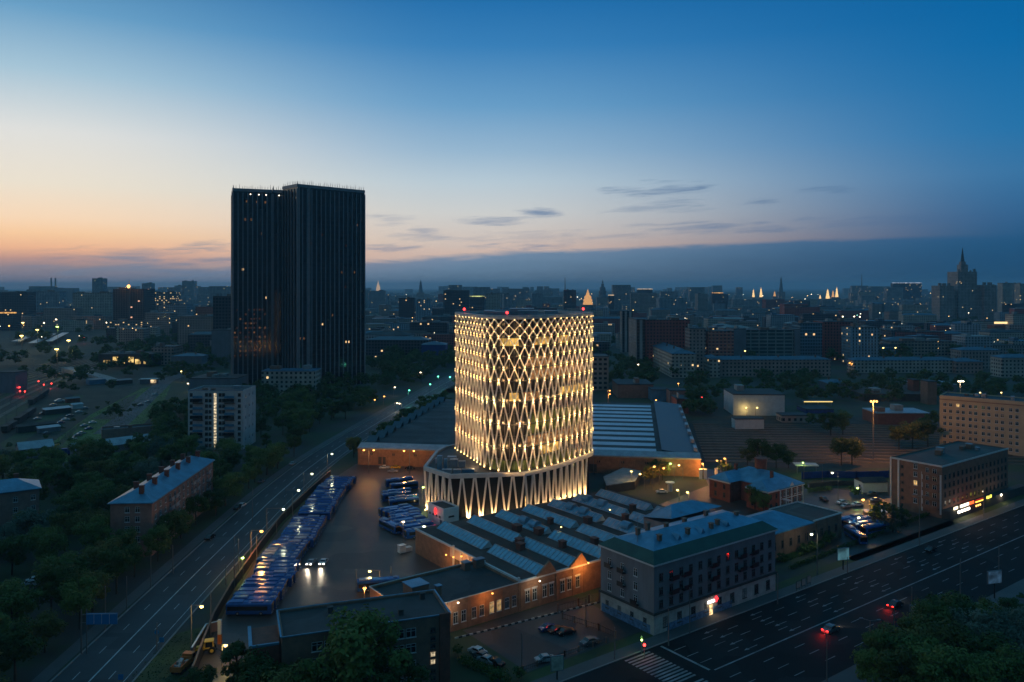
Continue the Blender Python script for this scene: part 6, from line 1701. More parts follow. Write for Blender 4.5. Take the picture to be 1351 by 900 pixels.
def scatter(poly, n, hmin, hmax, kinds, label, group, sp=6.5, tries=40):
    xs = [p[0] for p in poly]; ys = [p[1] for p in poly]; got = []
    for _ in range(n*tries):
        if len(got) >= n: break
        x, y = rnd(min(xs),max(xs)), rnd(min(ys),max(ys))
        if not inpoly(x,y,poly) or any(inpoly(x,y,a) for a in AVOID): continue
        if any((x-a)**2+(y-b_)**2 < sp*sp for a,b_ in got): continue
        if -10 < x-road_left(y) + 10.5 < 24 and y < 800: continue
        got.append((x,y))
    for x, y in got:
        k = random.choice(kinds); tree(x, y, rnd(hmin,hmax), k, label[k] if isinstance(label, dict) else label, group)
wl = dict(green='dense dark green leafy tree in the wood left of the wide road', olive='olive-green leafy tree in the wood left of the wide road', slim='slim upright tree among the wood left of the wide road', silver='greyish-green tree in the wood left of the wide road')
scatter([(-96,140),(-93,200),(-97,260),(-98,330),(-150,345),(-230,315),(-240,250),(-190,180),(-130,135)], 170, 9, 13.5, ['green']*6+['olive']*2+['slim','silver'], wl, 'trees of the wood left of the wide road', 8.2)
# the edge row, along the kerb
for i, y in enumerate(range(140, 360, 11)):
    x = road_left(y)-rnd(12.5,15.5); tree(x, y+rnd(-2,2), rnd(8.5,12.5), 'olive' if (y < 200 and i % 2 == 0) else 'green', f'leafy roadside tree, {ordw(i)} from the bottom along the wooded kerb of the wide road', 'roadside trees along the wooded kerb')
wm = dict(green='dark green tree between the panel block and the wide road', slim='slim dark tree between the panel block and the wide road')
scatter([(-95,360),(-90,430),(-80,520),(-150,570),(-205,560),(-190,470),(-175,410),(-150,392),(-118,392),(-118,362)], 95, 9, 13, ['green']*5+['slim'], wm, 'trees between panel block and wide road', 7.2)
scatter([(-190,330),(-150,350),(-152,440),(-190,480),(-230,450),(-170,390)], 36, 8, 12, ['green'], 'dark tree on the slope below the pale side road', 'trees below the side road', 8)
scatter([(-66,345),(-60,345),(-46,470),(-40,500),(-60,505),(-66,430)], 14, 7, 11, ['green'], 'dark tree squeezed between the wide road and the depot roof', 'trees beside the depot', 6)
tree(-69.5,349,9.5,'olive','yellowish tree at the left corner of the depot front','trees beside the depot'); tree(-70.5,356,8.5,'green','green tree behind the yellowish one at the depot corner','trees beside the depot')
# bottom foreground
for x,y,h,k,lab in ((-25.5,137.5,19.5,'green','tall broad tree right in front of the dark office, reaching its roof'),(-19.5,136,13.5,'green','lower leafy tree before the middle of the dark office'),(-31.5,134.5,13.5,'green','leafy tree left of the tall broad tree before the office'),(-36,133.5,12,'olive','olive tree before the left part of the dark office'),(-43.5,136,12.5,'green','bushy tree before the office stair annex'),(-49.5,143,13,'slim','slim poplar-like tree beside the office stair annex'),(-54.5,138.5,9.5,'green','bushy green tree by the yellow lamp at the lower edge'),(-52,132,8.5,'green','low green tree at the lower edge left of the office'),(-46.5,130.5,9,'olive','olive tree at the lower edge near the office annex'),(-58,134,6.5,'green','small green tree nearest the black wall at the lower edge')):
    tree(x,y,h,k,lab,'foreground trees around the office')
for i,(px,py,h,lab) in enumerate(((603,866,2.6,'round clipped bush at the corner of the office'),(650,900,2.2,'low bush beside the hedge of the car park'),(686,898,2.6,'dark bush at the lower edge before the car park'),(668,902,2.0,'small bush right of the car park hedge'))):
    p = P(px,py,0); tree(p.x,p.y,h,'bush',lab,'bushes round the car park')
# bottom right
br = dict(green='dense green tree in the bottom right grove by the avenue', olive='olive-green tree in the bottom right grove by the avenue', silver='silvery grey-green tree in the bottom right grove by the avenue')
pts = []
for px,py,h,k in ((1165,905,11,'green'),(1195,890,12,'olive'),(1225,870,12,'green'),(1258,858,12,'green'),(1210,912,11.5,'green'),(1250,900,12,'olive'),(1290,880,12.5,'silver'),(1330,890,12,'silver'),(1300,910,11,'green'),(1345,860,10,'silver'),(1275,845,10,'green'),(1350,912,11,'silver'),(1155,925,10,'green'),(1190,935,11,'olive'),(1235,938,12,'green'),(1285,940,11,'green'),(1330,935,11,'green'),(1305,838,8,'olive'),(1340,830,7,'green')):
    p = P(px,py,0); tree(p.x,p.y,h,k,br[k],'grove at the bottom right')
for i,(px,py,h) in enumerate(((1325,806,2.0),(1336,800,2.2),(1347,792,2.0))):
    p = P(px,py,0); tree(p.x,p.y,h,'bush',f'low bush, {ORD[i]} from the left in the patch by the avenue at the right edge','bushes at the right edge')
# right middle
rm = dict(green='dark tree in the belt before the long blue-roofed blocks', far='dark tree in the belt before the long blue-roofed blocks')
scatter([(98,470),(160,505),(250,500),(370,520),(390,610),(250,640),(150,640),(110,560)], 90, 8, 12, ['far'], 'dark tree in the belt before the long blue-roofed blocks', 'tree belt before the long blocks', 9)
scatter([(100,455),(120,450),(124,530),(110,540)], 12, 9, 12, ['green'], 'dense dark tree left of the lit white building', 'trees left of the white building', 7)
for px,py,h,k,lab in ((1110,614,12.5,'olive','yellowish round tree lit by the orange mast'),(1124,613,12,'olive','second yellowish tree touching the round one by the mast'),(1000,616,12.5,'green','tall dark tree behind the red-brick house'),(1024,618,11,'green','dark tree behind the brick turret'),(1040,618,8,'green','small tree right of the brick turret'),(986,614,8,'olive','thin tree left behind the red-brick house'),(996,672,8.5,'green','dark tree in the court of the red-brick house'),(1007,678,7.5,'green','lower dark tree by the red-brick house wing'),(858,640,8,'olive','yellow-green lamp-lit tree left before the depot'),(874,634,8,'olive','yellow-green lamp-lit tree right before the depot'),(866,628,7,'green','leafy tree close to the depot wall'),(957,628,6.5,'olive','small tree glowing orange around a lamp'),(1075,565,8,'green','dark tree beside the small pink house'),(1096,575,13,'green','broad dark tree before the tram yard wall'),(1112,574,13,'green','second broad dark tree before the tram yard wall'),(1186,594,12,'olive','golden-green tree left of three by the beige block'),(1204,592,13.5,'olive','golden-green tree in the middle of three by the beige block'),(1224,590,14,'olive','golden-green tree right of three touching the beige block'),(1228,565,10,'green','dark tree behind the golden-green trees'),(1062,648,3,'green','small tree at the left end of the grey fence'),(1128,655,4,'olive','small tree beside the green lamp'),(1050,718,3.5,'green','bushy tree at the brick store wall'),(806,618,3,'olive','little lamp-lit tree beside the tower foot')):
    p = P(px,py,0); tree(p.x,p.y,h,k,lab,'single trees on the right')
for i,(px,py,h) in enumerate(((1153,700,7),(1166,703,8),(1178,702,8.5),(1190,694,7),(1158,690,6))):
    p = P(px,py,0); tree(p.x,p.y,h,'spruce',f'dark spruce, {ORD[i]} listed from the left by the shop block' if False else f'dark spruce, {["leftmost","second from the left","third from the left","rightmost","half hidden one"][i]} of the five before the shop block','spruces before the shop block')
for i,(px,py,h) in enumerate(sorted(((1176,684,5),(1190,690,5),(1164,680,5),(1060,732,3.2),(1072,728,3.4),(1085,722,3.6),(1095,717,3.8),(1032,742,2.8)))):
    p = P(px,py,0); tree(p.x,p.y,h,'bush',f'rounded bush, {ordw(i)} from the left in the planting between store and shop block','bushes between store and shops')
# far left and centre parks
scatter([(-420,760),(-280,740),(-250,900),(-330,1150),(-480,1150)], 95, 10, 15, ['far'], 'dark tree in the distant park left of the twin tower', 'distant park trees left', 11)
scatter([(-120,620),(-30,560),(40,560),(60,650),(-20,900),(-130,900)], 120, 9, 14, ['far'], 'dark tree in the park behind the depot', 'park trees behind the depot', 10)
scatter([(60,560),(100,560),(135,640),(120,760),(80,760)], 24, 9, 13, ['far'], 'dark tree along the street right of the lattice tower', 'street trees right of the tower', 8)
for i,(px,py,h) in enumerate(((110,503,14),(60,470,12),(106,506,11),(86,517,8),(97,518,7))):
    p = P(px,py,0); tree(p.x,p.y,h,'green',f'dark tree beside the railway ramp, {ORD[i]} largest of five','trees by the railway ramp')
for i,(px,py,h) in enumerate(sorted(((44,590,3.2),(60,580,2.6),(82,568,2.8),(96,558,3.0),(30,598,3.4),(112,549,2.4),(76,590,2.6),(128,541,2.5),(142,534,2.6),(170,545,3.2),(178,538,3.0),(158,552,3.4),(12,592,3.2),(92,585,3.0)))):
    p = P(px,py); tree(p.x,p.y,h,'bush',f'scrubby bush, {ordw(i)} from the left along the ragged edge of the meadow','scrub around the meadow')
scatter([(-200,600),(-60,560),(-30,700),(-120,760),(-230,720)], 40, 9, 13, ['far'], 'dark tree around the low offices beyond the twin tower', 'trees beyond the twin tower', 9)
scatter([(-420,620),(-250,560),(-230,700),(-330,780),(-450,780)], 34, 8, 12, ['far'], 'dark tree around the railway works at left', 'trees round the railway works', 10)
# distant scattered city trees
for i in range(420):
    y = 10**rnd(2.86,3.55); x = rnd(-.66,.66)*y
    if abs(x/y+.27) < .10 and y < 700: continue
    tree(x,y,rnd(10,16),'far',None,None)
TREES.sort(key=lambda t: -(t[2]/math.hypot(t[0],t[1])))
stuff = MB(); nind = 0
for x,y,h,k,label,group in TREES:
    px = CX + x*FPX/y; py = HOR + CAM_H*FPX/y
    if label is not None and nind < 296:
        nind += 1
        cr, tr_ = random.choice(VARS[k]); s_ = h/10
        nm = {'bush':'bush','spruce':'spruce_tree'}.get(k,'tree')
        t = thing(nm, label, 'bush' if k == 'bush' else 'tree', (x,y,0), rnd(0,6.28), group)
        w_ = s_*rnd(.9,1.25); t.scale = (w_,w_*rnd(.9,1.1),s_)
        obj('crown', cr, t); 
        if k != 'bush': obj('trunk', tr_, t)
        else: obj('stem', tr_, t).scale = (.5,.5,.4)
    else:
        cr, tr_ = random.choice(VARS['far']); s_ = h/10; a = rnd(0,6.28); ca, sa = math.cos(a)*s_*1.25, math.sin(a)*s_*1.25
        k0 = len(stuff.v)
        for v_ in cr.vertices: c = v_.co; stuff.v.append((x+c.x*ca-c.y*sa, y+c.x*sa+c.y*ca, c.z*s_))
        for f_ in cr.polygons: stuff.f.append(tuple(k0+j for j in f_.vertices)); stuff.m.append(0)
o = stuff.build('distant_trees', LEAF['green']); tag(o, 'dark tree masses scattered through the distant city', 'trees', None, 'stuff')
# hedges
def hedge(label, a, c, w, h):
    d = c-a; L_ = d.length; dn = d/L_; n = Vector((-dn.y,dn.x)); b = MB(); cnt = int(L_*w*h*26)
    for i in range(cnt):
        s_, t_, z = rnd(0,L_), rnd(-w/2,w/2), rnd(.1,h)
        p = dn*s_ + n*t_; q = Vector((p.x,p.y,z)); nn = Vector((rnd(-1,1),rnd(-1,1),rnd(-.3,1))).normalized(); t1 = nn.cross(Vector((rnd(-1,1),rnd(-1,1),rnd(-1,1)))).normalized(); t2 = nn.cross(t1); l = .42
        b.poly([q-t1*l*.5,q-t2*l*.35,q+t1*l*.5,q+t2*l*.35])
    o = b.build('hedge', LEAF['green']); o.location = (a.x,a.y,0); return tag(o, label, 'hedge', 'clipped hedges')
hedge('dark hedge between the office and the car park', P(606,874,0).xy, P(668,897,0).xy, 2.2, 1.5)
hedge('long dark hedge beside the avenue pavement below the side yard', P(1042,752,0).xy, P(1235,676,0).xy, 1.4, 1.1)
hedge('low hedge in front of the brick store', P(1030,742,0).xy, P(1085,722,0).xy, 1.6, 1.3)
hedge('hedge behind the lawn in front of the grey fence', P(1066,650,0).xy, P(1098,647,0).xy, 1.5, 1.6)

# ================================================================== the city beyond
random.seed(101)
FM = dict(
 beige = facade('flats_beige', (.40,.34,.28), 3.2, 3.0, lit=.014), grey = facade('flats_grey', (.29,.30,.32), 3.4, 3.0, lit=.016),
 pink = facade('flats_pink', (.36,.24,.20), 3.2, 3.1, lit=.013), red = facade('flats_red', (.40,.11,.08), 3.4, 3.0, .5, .45, lit=.015, band=(.45,.22,.17)),
 dark = facade('block_dark', (.07,.07,.08), 3.2, 3.2, .6, .55, lit=.016), bluegl = facade('block_blue', (.10,.20,.26), 2.6, 3.2, .72, .62, lit=.013, glass=(.02,.06,.09)),
 greengl = facade('block_green_glass', (.20,.24,.22), 8.0, 3.4, .86, .62, lit=.013, glass=(.02,.05,.06)), stripe = facade('block_striped', (.36,.31,.28), 5.2, 3.0, .5, 1.0, lit=.0),
 stalin = facade('stalin_stone', (.33,.26,.23), 3.0, 3.2, .4, .6, lit=.008), office = facade('office_beige', (.30,.22,.17), 3.6, 3.4, .6, .5, lit=.05, litcol=(.95,1,.55), ls=.8),
 redtower = facade('tower_red', (.36,.085,.07), 3.0, 3.0, .45, .5, lit=.008), whiteblue = facade('tower_white_blue', (.26,.36,.42), 3.0, 3.0, .45, .55, lit=.05, band=(.12,.20,.26)),
 construct = facade('building_site', (.10,.085,.08), 4.0, 3.3, .7, .6, lit=.03, glass=(.02,.02,.022), litcol=(1,.5,.3)), lowlit = facade('lit_low_rise', (.22,.2,.19), 4.0, 3.4, .55, .45, lit=.25, ls=1.0),
)
def block(label, px0, px1, top, Y, depth, fm, group='blocks of the city beyond', roof='flat', name='apartment_block', cat='apartment block', ang=0.0, roofm='bitumen', vents=2, rise=2.5, base=None, yscale=1.0):
    """a block whose near face stands at distance Y between photo columns px0 and px1, its top at row top"""
    x0 = (px0-CX)*Y/FPX; w = (px1-px0)*Y/FPX/math.cos(ang); h = ZAT(top, Y)
    t = thing(name, label, cat, (x0,Y,0), ang, group)
    b = MB(); b.box(0,w,0,depth,0,h-.01 if roof == 'flat' else h); b.build('wall', FM[fm] if fm in FM else M[fm], t)
    if roof == 'flat':
        b = MB(); b.box(-.2,w+.2,-.2,depth+.2,h,h+.5); ro = b.build('roof', M[roofm], t)
        for i in range(vents):
            e = MB(); sx_ = rnd(.08,.2)*w; x = rnd(.05,.75)*w; y = rnd(.1,.6)*depth; e.box(x,x+sx_,y,y+min(8,depth*.3),h+.5,h+.5+rnd(1.2,3.2)); e.build('roof_house', M['brownbrick'] if i % 2 else M['concrete'], ro)
    else: hip_roof(t, w, depth, h, rise, M['farmetal'], .6, chim=max(2,int(max(w,depth)/16)))
    return t
G_ = block
# right-hand middle distance
block('lit white windowless building with lamps on its front beyond the tram yard',967.5,1034,521,463,26,'offwhite',name='white_hall',cat='hall',roofm='darkcon',vents=1,group=None,ang=R(-3))
block('small pale blue shed glowing beside an orange lamp behind the depot',860,884,515,520,14,'bluemetal',name='shed',cat='shed',vents=0,group=None); block('pinkish low shed with flat roof behind the depot corner',884,907,516,508,12,'pinkbrick',name='shed',cat='shed',vents=0,group=None)
block('low brown brick workshop with two trees behind the depot',815,862,508,535,30,'brownbrick',name='low_workshop',cat='workshop',vents=2,group=None); block('small dark red brick house at the far corner of the depot',893,908,527,470,16,'redbrick',name='brick_house',cat='house',vents=1,group=None)
block('beige office block with greenish lit windows just right of the lattice tower',742,803,471,575,22,'office',name='office_block',cat='office building',group=None)
block('seven-storey pale block with blue hipped roof and long left face beyond the depot',854.5+0,918,466.7,651,119,'pink',roof='hip',group=None) if False else None
t = thing('courtyard_flats','seven-storey pale flats with blue hipped roof, long side facing left','apartment block',(131,651,0),0); b = MB(); b.box(0,19.5,0,112,0,20); b.build('wall', FM['beige'], t); hip_roof(t,19.5,112,20,3.2,M['farmetal'],.7,chim=7)
block('long five-storey block with blue hipped roof behind the white building',938,1096,474.5,662,15,'pink',roof='hip',name='long_block',group='long blue-roofed blocks'); block('left projecting end of the long blue-roofed block',937,950,473.2,655,22,'beige',roof='hip',name='long_block_end',group='long blue-roofed blocks')
block('long pale block with blue roof further right, behind the tree belt',1127,1262,475.5,690,15,'beige',roof='hip',name='long_block',group='long blue-roofed blocks'); block('short right end block of the second blue-roofed row',1262,1297,477,684,20,'pink',roof='hip',name='long_block',group='long blue-roofed blocks')
block('wide office slab with a green glass grid front and grey end walls',985,1048,436,762,20,'greengl',name='glass_office',cat='office building',group=None,vents=3); block('blank grey end wall block left of the green glass office',968,984.6,434.5,758,26,'greywall',name='stair_block',cat='office building',vents=1,group=None); block('blank grey end wall block right of the green glass office',1048.4,1056,435,760,24,'greywall',name='stair_block',cat='office building',vents=0,group=None)
block('blue glazed tower right of the green glass office',1056,1085,427,792,24,'bluegl',name='glass_tower',cat='tower block',group=None); block('dark red brick tower between the two blue towers',1086,1125,425,806,26,'redtower',name='red_tower',cat='tower block',group=None); block('blue-white striped tower flats with a light column',1122.5,1159.5,432.5,765,22,'whiteblue',name='striped_flats',cat='tower block',group=None)
block('banded end of the dark red slab, light on it put into a paler colour',839.5,851,422,736,48,'stripe',name='red_slab_end',cat='apartment block',group=None,vents=0); block('dark red brick slab block, widest of the red group',851.3,910,422.5,740,26,'redtower',name='red_slab',group=None,vents=3)  # end face coloured paler to stand for the light falling on it
block('narrow grey and pink stair tower before the red slab',910,931,434,703,20,'pink',name='stair_tower',group=None,vents=1); block('red banded block with pale corner bays beside the stair tower',934,968,437.5,706,24,'red',name='red_banded_block',group=None,vents=2)
block('pale vertically striped slim tower in the middle distance',820.5,834.5,411,905,16,'stripe',name='striped_tower',cat='tower block',group=None,vents=1)
block('brown stone offices with rows of dark windows and red roof clutter',1175,1262,451,855,24,'office',name='stone_offices',cat='office building',group=None,vents=5,roofm='brownroof'); block('low blue-grey wing left of the brown stone offices',1160,1182,455,850,20,'bluegl',name='stone_offices_wing',cat='office building',group=None)
block('dim red house over the brown stone offices',1182,1246,438,960,20,'redtower',name='red_house',group=None); block('pale end block with balconies on the right, left of two',1268,1320,462,720,18,'stalin',roof='hip',name='stone_flats',group='stone flats at right'); block('pale stone flats cut by the right edge',1322,1372,472,655,16,'beige',roof='hip',name='stone_flats',group='stone flats at right'); block('long stone flats behind, spanning to the right edge',1272,1360,456,880,18,'stalin',name='stone_flats',group='stone flats at right')
block('pale block with a bright lit ledge right of the spired skyscraper',1280,1312,424,1250,26,'beige',name='ledge_block',group=None); block('white tower at the far right edge',1337,1362,415,1180,20,'beige',name='white_tower',cat='tower block',group=None)
b_ = thing('lit_ledge','long glowing cornice strip on the dark red house at far right','lit roof edge',((1312-CX)*1195/FPX,1195,0)); b = MB(); b.box(0,28,0,18,0,ZAT(429,1195)); b.build('wall', M['redbrick'], b_); b = MB(); b.box(-.5,28.5,-.8,-.1,ZAT(427.3,1195),ZAT(424.6,1195)); b.build('light_strip', lampmat('ledge_glow',(1,.68,.30),1.6), b_)
for i,(px0,px1,tp,Y,fm) in enumerate(sorted(((1312,1322,377,2050,'grey'),(1323,1336,373.5,1980,'beige'),(1337,1345,374,2020,'grey'),(1346,1360,374.5,1900,'beige'),(1300,1309,380,2200,'grey')))):
    block(f'hazy tall slab, {ORD[i]} to the right of the spired skyscraper',px0,px1,tp,Y,22,fm,'hazy slabs right of the skyscraper',name='hazy_slab',cat='tower block',vents=1)
# low buildings around the tram yard
block('long dark roof of a tram hall with pillars beyond the brown yard',1139,1228,521,520,30,'darkcon',name='tram_hall',cat='hall',group=None,roofm='brownroof',vents=2); block('grey-roofed red workshop with lit windows beyond the brown yard',1157,1227,546,432,18,'redbrick',name='lit_workshop',cat='workshop',group=None,roofm='greymetal',vents=2)
block('square brick tower left of two over the tram hall',1205,1213,502,535,8,'redbrick',name='brick_tower',cat='tower',vents=0,group=None); block('paler brick tower right of two over the tram hall',1224,1236,504,505,9,'brownbrick',name='brick_tower',cat='tower',vents=0,group=None); block('grey metal roof between the brick towers',1212,1262,508,560,26,'greywall',name='metal_roof_hall',cat='hall',roofm='greymetal',vents=0,group=None)
block('small pinkish house with dark windows at the edge of the brown yard',1032,1068,549,438,10,'pink',name='pink_house',cat='house',vents=0,group=None); block('low pale annex under the lit white building',970,1008,553.5,418,7,'offwhite',name='low_annex',cat='shed',vents=0,group=None,roofm='darkcon')
block('low dark blue shed behind the small pink house',1064,1100,541,470,16,'bluewall',name='blue_shed',cat='shed',vents=0,group=None); block('blue-grey tilted roof among the trees beyond the brown yard',1094,1122,506,575,20,'greywall',roof='hip',name='tree_house',cat='house',group=None,rise=2)
b_ = thing('lit_canopy','low shelter with a yellow glowing edge in the trees beyond the brown yard','shelter',((1061-CX)*500/FPX,500,0)); b = MB(); b.box(0,18,.5,4,2.6,3.0); b.build('roof', M['greymetal'], b_); b = MB(); b.box(0,18,.2,.49,2.3,2.75); b.build('light_strip', lampmat('canopy_glow',(1,.70,.22),1.5), b_)
for x in (.3,9,17.4): b = MB(); b.box(x,x+.3,1,1.3,0,2.6); b.build('leg', M['steel'], b_)
b_ = thing('fuel_canopy','flat canopy glowing pale green beside the blue fence','shelter',(P(1060,625).x,P(1060,625).y,0),R(-6)); b = MB(); b.box(-3,6,0,5,3.0,3.4); b.build('roof', M['offwhite'], b_)
for x in (-2.4,5): b = MB(); b.box(x,x+.3,.4,.7,0,3); b.build('leg', M['steel'], b_)
# centre, between the towers
block('low long offices with bright window bands at the twin tower foot',503,536,495,690,16,'lowlit',name='low_offices',cat='office building',group=None); block('five-storey block with pale bands, left of two behind the twin tower',486,511,454,900,18,'whiteblue',name='banded_block',group='pale banded blocks'); block('five-storey block with pale bands, right of two behind the twin tower',512,555,458,860,20,'whiteblue',name='banded_block',group='pale banded blocks')
block('dark brown block between the two towers, largest there',541,590,426,1010,30,'dark',name='brown_block',group=None,vents=3); block('white-blue low block with a bright end wall between the towers',514,543,426.5,1080,20,'whiteblue',name='white_end_block',group=None); block('brick house with blue-grey roof right behind the depot, left of the tower',548,606,530,560,26,'redbrick',roof='hip',name='depot_house',cat='house',group=None,rise=2)
block('dim blue roofed hall in the park left of the lattice tower',556,588,455,800,24,'bluewall',roof='hip',name='park_hall',cat='hall',group=None,rise=3)
for i,(px0,px1,tp,Y,fm) in enumerate(sorted(((526,546,393.5,1450,'dark'),(549,568,396,1420,'whiteblue'),(585,619,383.5,1600,'dark'),(641,660,387.5,1600,'beige'),(624,641,391,1800,'grey'),(702,716,388,2000,'grey'),(744,760,383,1900,'dark'),(487,508,384,2300,'grey')))):
    block(f'hazy residential tower, {ORD[i]} from the left between and behind the two main towers',px0,px1,tp,Y,24,fm,'hazy towers behind the lattice tower',name='residential_tower',cat='tower block',vents=2)
# left side
block('grey tower with dark glass top left of the twin tower',281,309,391.5,800,24,'dark',name='glass_topped_tower',cat='tower block',group=None); block('grey podium block below the dark glass tower',279,309,436,770,22,'greywall',name='podium_block',cat='office building',group=None)
block('five-storey beige flats in front of the dark twin tower foot',345,415.5,490,536,16,'beige',name='front_flats',group=None,roofm='bluemetal'); block('flat-roofed low block just behind the pale panel block',250,312,500,520,24,'greywall',name='low_block',cat='office building',group=None,vents=5)
block('dark building site tower crowned by an orange work light',149,190,381.5,1290,40,'construct',name='building_site',cat='building site',group=None,vents=2); block('lower lit floor block under the building site',141,196,424,1240,30,'lowlit',name='site_podium',cat='office building',group=None)
q = PY(170.4,1285,ZAT(378,1285)); t = thing('site_crane_light','bright orange work light on a mast atop the dark building site','floodlight',(q.x,q.y,0)); b = MB(); b.cyl((0,0,0),(0,0,q.z),.5,.4,6); b.build('mast', M['steel'], t); b = MB(); b.ball((0,-2.0,q.z),2.6,0,1,8); b.build('bulb', LAMPM['O'], t); b = MB(); b.beam((0,0,q.z),(0,0,q.z+10),.6); b.build('aerial', M['steel'], t); point('work_light',(q.x,q.y-6,q.z+3),5000,LAMPCOL['O'],1.0)
for i,(px0,px1,tp,Y,fm,lab) in enumerate(((121.5,135,367.5,2250,'grey','tall slim slab tower on the left skyline'),(187,199,374,2500,'grey','second slab tower on the left skyline, right of the building site'),(96,146,386.5,1500,'beige','wide pale block left of the building site'),(192,230,386,1450,'lowlit','block with many lit windows right of the building site'),(40,78,385,1700,'grey','wide hazy block on the left skyline'),(240,256,371,3000,'grey','stepped hazy tower left of the twin tower'),(230,243,377,3000,'grey','lower hazy tower beside the stepped one'),(0,36,386,1500,'dark','dark long block at the left edge of the skyline'),(258,281,405,1150,'red','reddish block with a lit roof line left of the twin tower'),(210,246,402,1300,'grey','grey block below the lit windows left'),(234,282,418,980,'pink','low pinkish flats left of the glass-topped tower'))):
    block(lab,px0,px1,tp,Y,28,fm,'blocks on the left skyline',name='skyline_block',cat='tower block' if Y > 2000 else 'apartment block')
for i,px in enumerate((67.6,73.2)):
    x = (px-CX)*3500/FPX; t = thing('chimney_stack', ('left','right')[i]+' of two thin power-station chimneys on the left horizon','chimney',(x,3500,0),0,'power station chimneys'); b = MB(); b.cyl((0,0,0),(0,0,ZAT(367,3500)),5,3.2,10); b.build('shaft', M['concrete'], t); b = MB(); b.cyl((0,0,ZAT(367,3500)-.0),(0,0,ZAT(366.6,3500)),3.6,3.4,10); b.build('rim', M['redbrick'], t)
block('power station hall under the thin chimneys',57,98,380.3,3450,40,'greywall',name='power_station',cat='power station',group=None,vents=3)
block('brown brick railway house with small windows left of the panel block',200,229,458,760,22,'pink',name='railway_house',cat='house',group=None); block('long dark railway works with yellow lit windows',130,200,468,740,30,'darkcon',name='railway_works',cat='workshop',group=None,vents=4,roofm='darkcon')
rw = bpy.data.objects['railway_works']
for px,w,h,z in ((141,6,3,3.5),(152.5,4.6,6.5,3),(161,5,2.4,3),(173,4.6,5.0,4.4),(182,4.8,4.4,3),(191,1.6,3.4,3)):
    b = MB(); x = (px-130)*740/FPX; b.box(x-w/2,x+w/2,-.5,-.02,z,z+h); b.build('lit_window', litmat('works_window',(1,.66,.22),1.6,.25), rw)
block('grey-blue roofs of sheds right of the railway house',226,266,470,720,20,'greywall',roof='hip',name='railway_shed',cat='shed',group=None,rise=2); block('dark rail shed at the left edge by the tracks',-6,20,492,560,14,'greywall',name='track_shed',cat='shed',group=None,roofm='darkcon',vents=0)
for i,(px0,px1,tp,Y) in enumerate(((38,50,432,1150),(58,66,434,1120),(76,85,433,1150))):
    x0 = (px0-CX)*Y/FPX; t = thing('platform_roof', f'{("left","middle","right")[i]} long grey platform roof in the railway yard','platform roof',(x0,Y,0),R(24),'platform roofs'); b = MB(); b.box(0,9,-150,60,4.6,5.2); b.build('roof', M['greymetal'], t)
    for k in range(5): b = MB(); b.box(4.2,4.8,-140+k*45,-139.4+k*45,0,4.6); b.build('column', M['steel'], t)
b_ = thing('lit_kiosk','small white roof with glowing front at the end of the side road','kiosk',(P(183,507).x,P(183,507).y,0),R(8)); b = MB(); b.box(0,13,0,7,3.4,3.8); b.build('roof', M['offwhite'], b_); b = MB(); b.box(.4,12.6,1,6.8,0,3.39); b.build('wall', M['greywall'], b_); b = MB(); b.box(8.4,12.4,.8,.99,.6,3.2); b.build('lit_front', litmat('kiosk_glow',(1,.72,.4),1.5,.5), b_)
q = P(190,505); point('kiosk_light',(q.x+4,q.y-2.5,3),900,(1,.85,.6),.5)
# meadow sheds
O = P(134,582); t = thing('brick_garage','brick garage with flat roof between meadow and woods','garage',(O.x,O.y,0),R(28)); flat_roof(t,24,10,5.4,M['pinkbrick'],M['bitumen'],.8,extras=2)
O = P(98,604); t = thing('barn','long barn with pale sloping roof among the trees left','barn',(O.x,O.y,0),R(44)); b = MB(); b.box(0,34,0,9,0,3.4); b.build('wall', M['greywall'], t); b = MB(); b.poly([(-.4,-.5,3.2),(34.4,-.5,3.2),(34.4,4.5,5.8),(-.4,4.5,5.8)]); b.poly([(-.4,9.5,3.2),(-.4,4.5,5.8),(34.4,4.5,5.8),(34.4,9.5,3.2)]); b.poly([(0,0,3.3),(0,9,3.3),(0,4.5,5.7)]); b.build('roof', M['greymetal'], t)
O = P(26,606); t = thing('tent_hall','pale grey tent-like shed roof at the left beside the meadow','shed',(O.x,O.y,0),R(40)); b = MB(); b.box(0,13,0,10,0,4.2); b.build('wall', M['greywall'], t); b = MB(); b.poly([(-.4,-.4,4.0),(13.4,-.4,4.0),(13.4,5,6.6),(-.4,5,6.6)]); b.poly([(-.4,10.4,4.0),(-.4,5,6.6),(13.4,5,6.6),(13.4,10.4,4.0)]); b.poly([(0,0,4.15),(0,10,4.15),(0,5,6.5)]); b.build('roof', M['greymetal'], t)
O = P(50,599); t = thing('mobile_crane','yellow mobile crane truck beside the tent-like shed','crane truck',(O.x,O.y,0),R(20)); b = MB(); b.box(0,7,-1.2,1.2,.8,1.6); b.build('chassis', M['yellow'], t); b = MB(); b.box(5.4,7.2,-1.1,1.1,1.61,3.0); b.build('cab', M['yellow'], t); b = MB(); b.beam((1,0,2.2),(8.5,0,3.8),.6); b.build('boom', M['yellow'], t); b = MB(); b.box(.4,2.2,-1,1,1.61,2.6); b.build('turntable', M['yellow'], t)
for x in (1,2.4,6):
    for y in (-1.1,1.1): b = MB(); b.cyl((x,y-.15,.5),(x,y+.15,.5),.5,.5,10); b.build('wheel', M['tyre'], t)
O = P(72,601); t = thing('blue_truck','blue box truck parked by the barn','truck',(O.x,O.y,0),R(8)); b = MB(); b.box(0,5.6,-1.1,1.1,.9,3.0); b.build('cargo_box', M['bluewall'], t); b = MB(); b.box(5.7,7.2,-1.05,1.05,.6,2.4); b.build('cab', M['bluewall'], t)
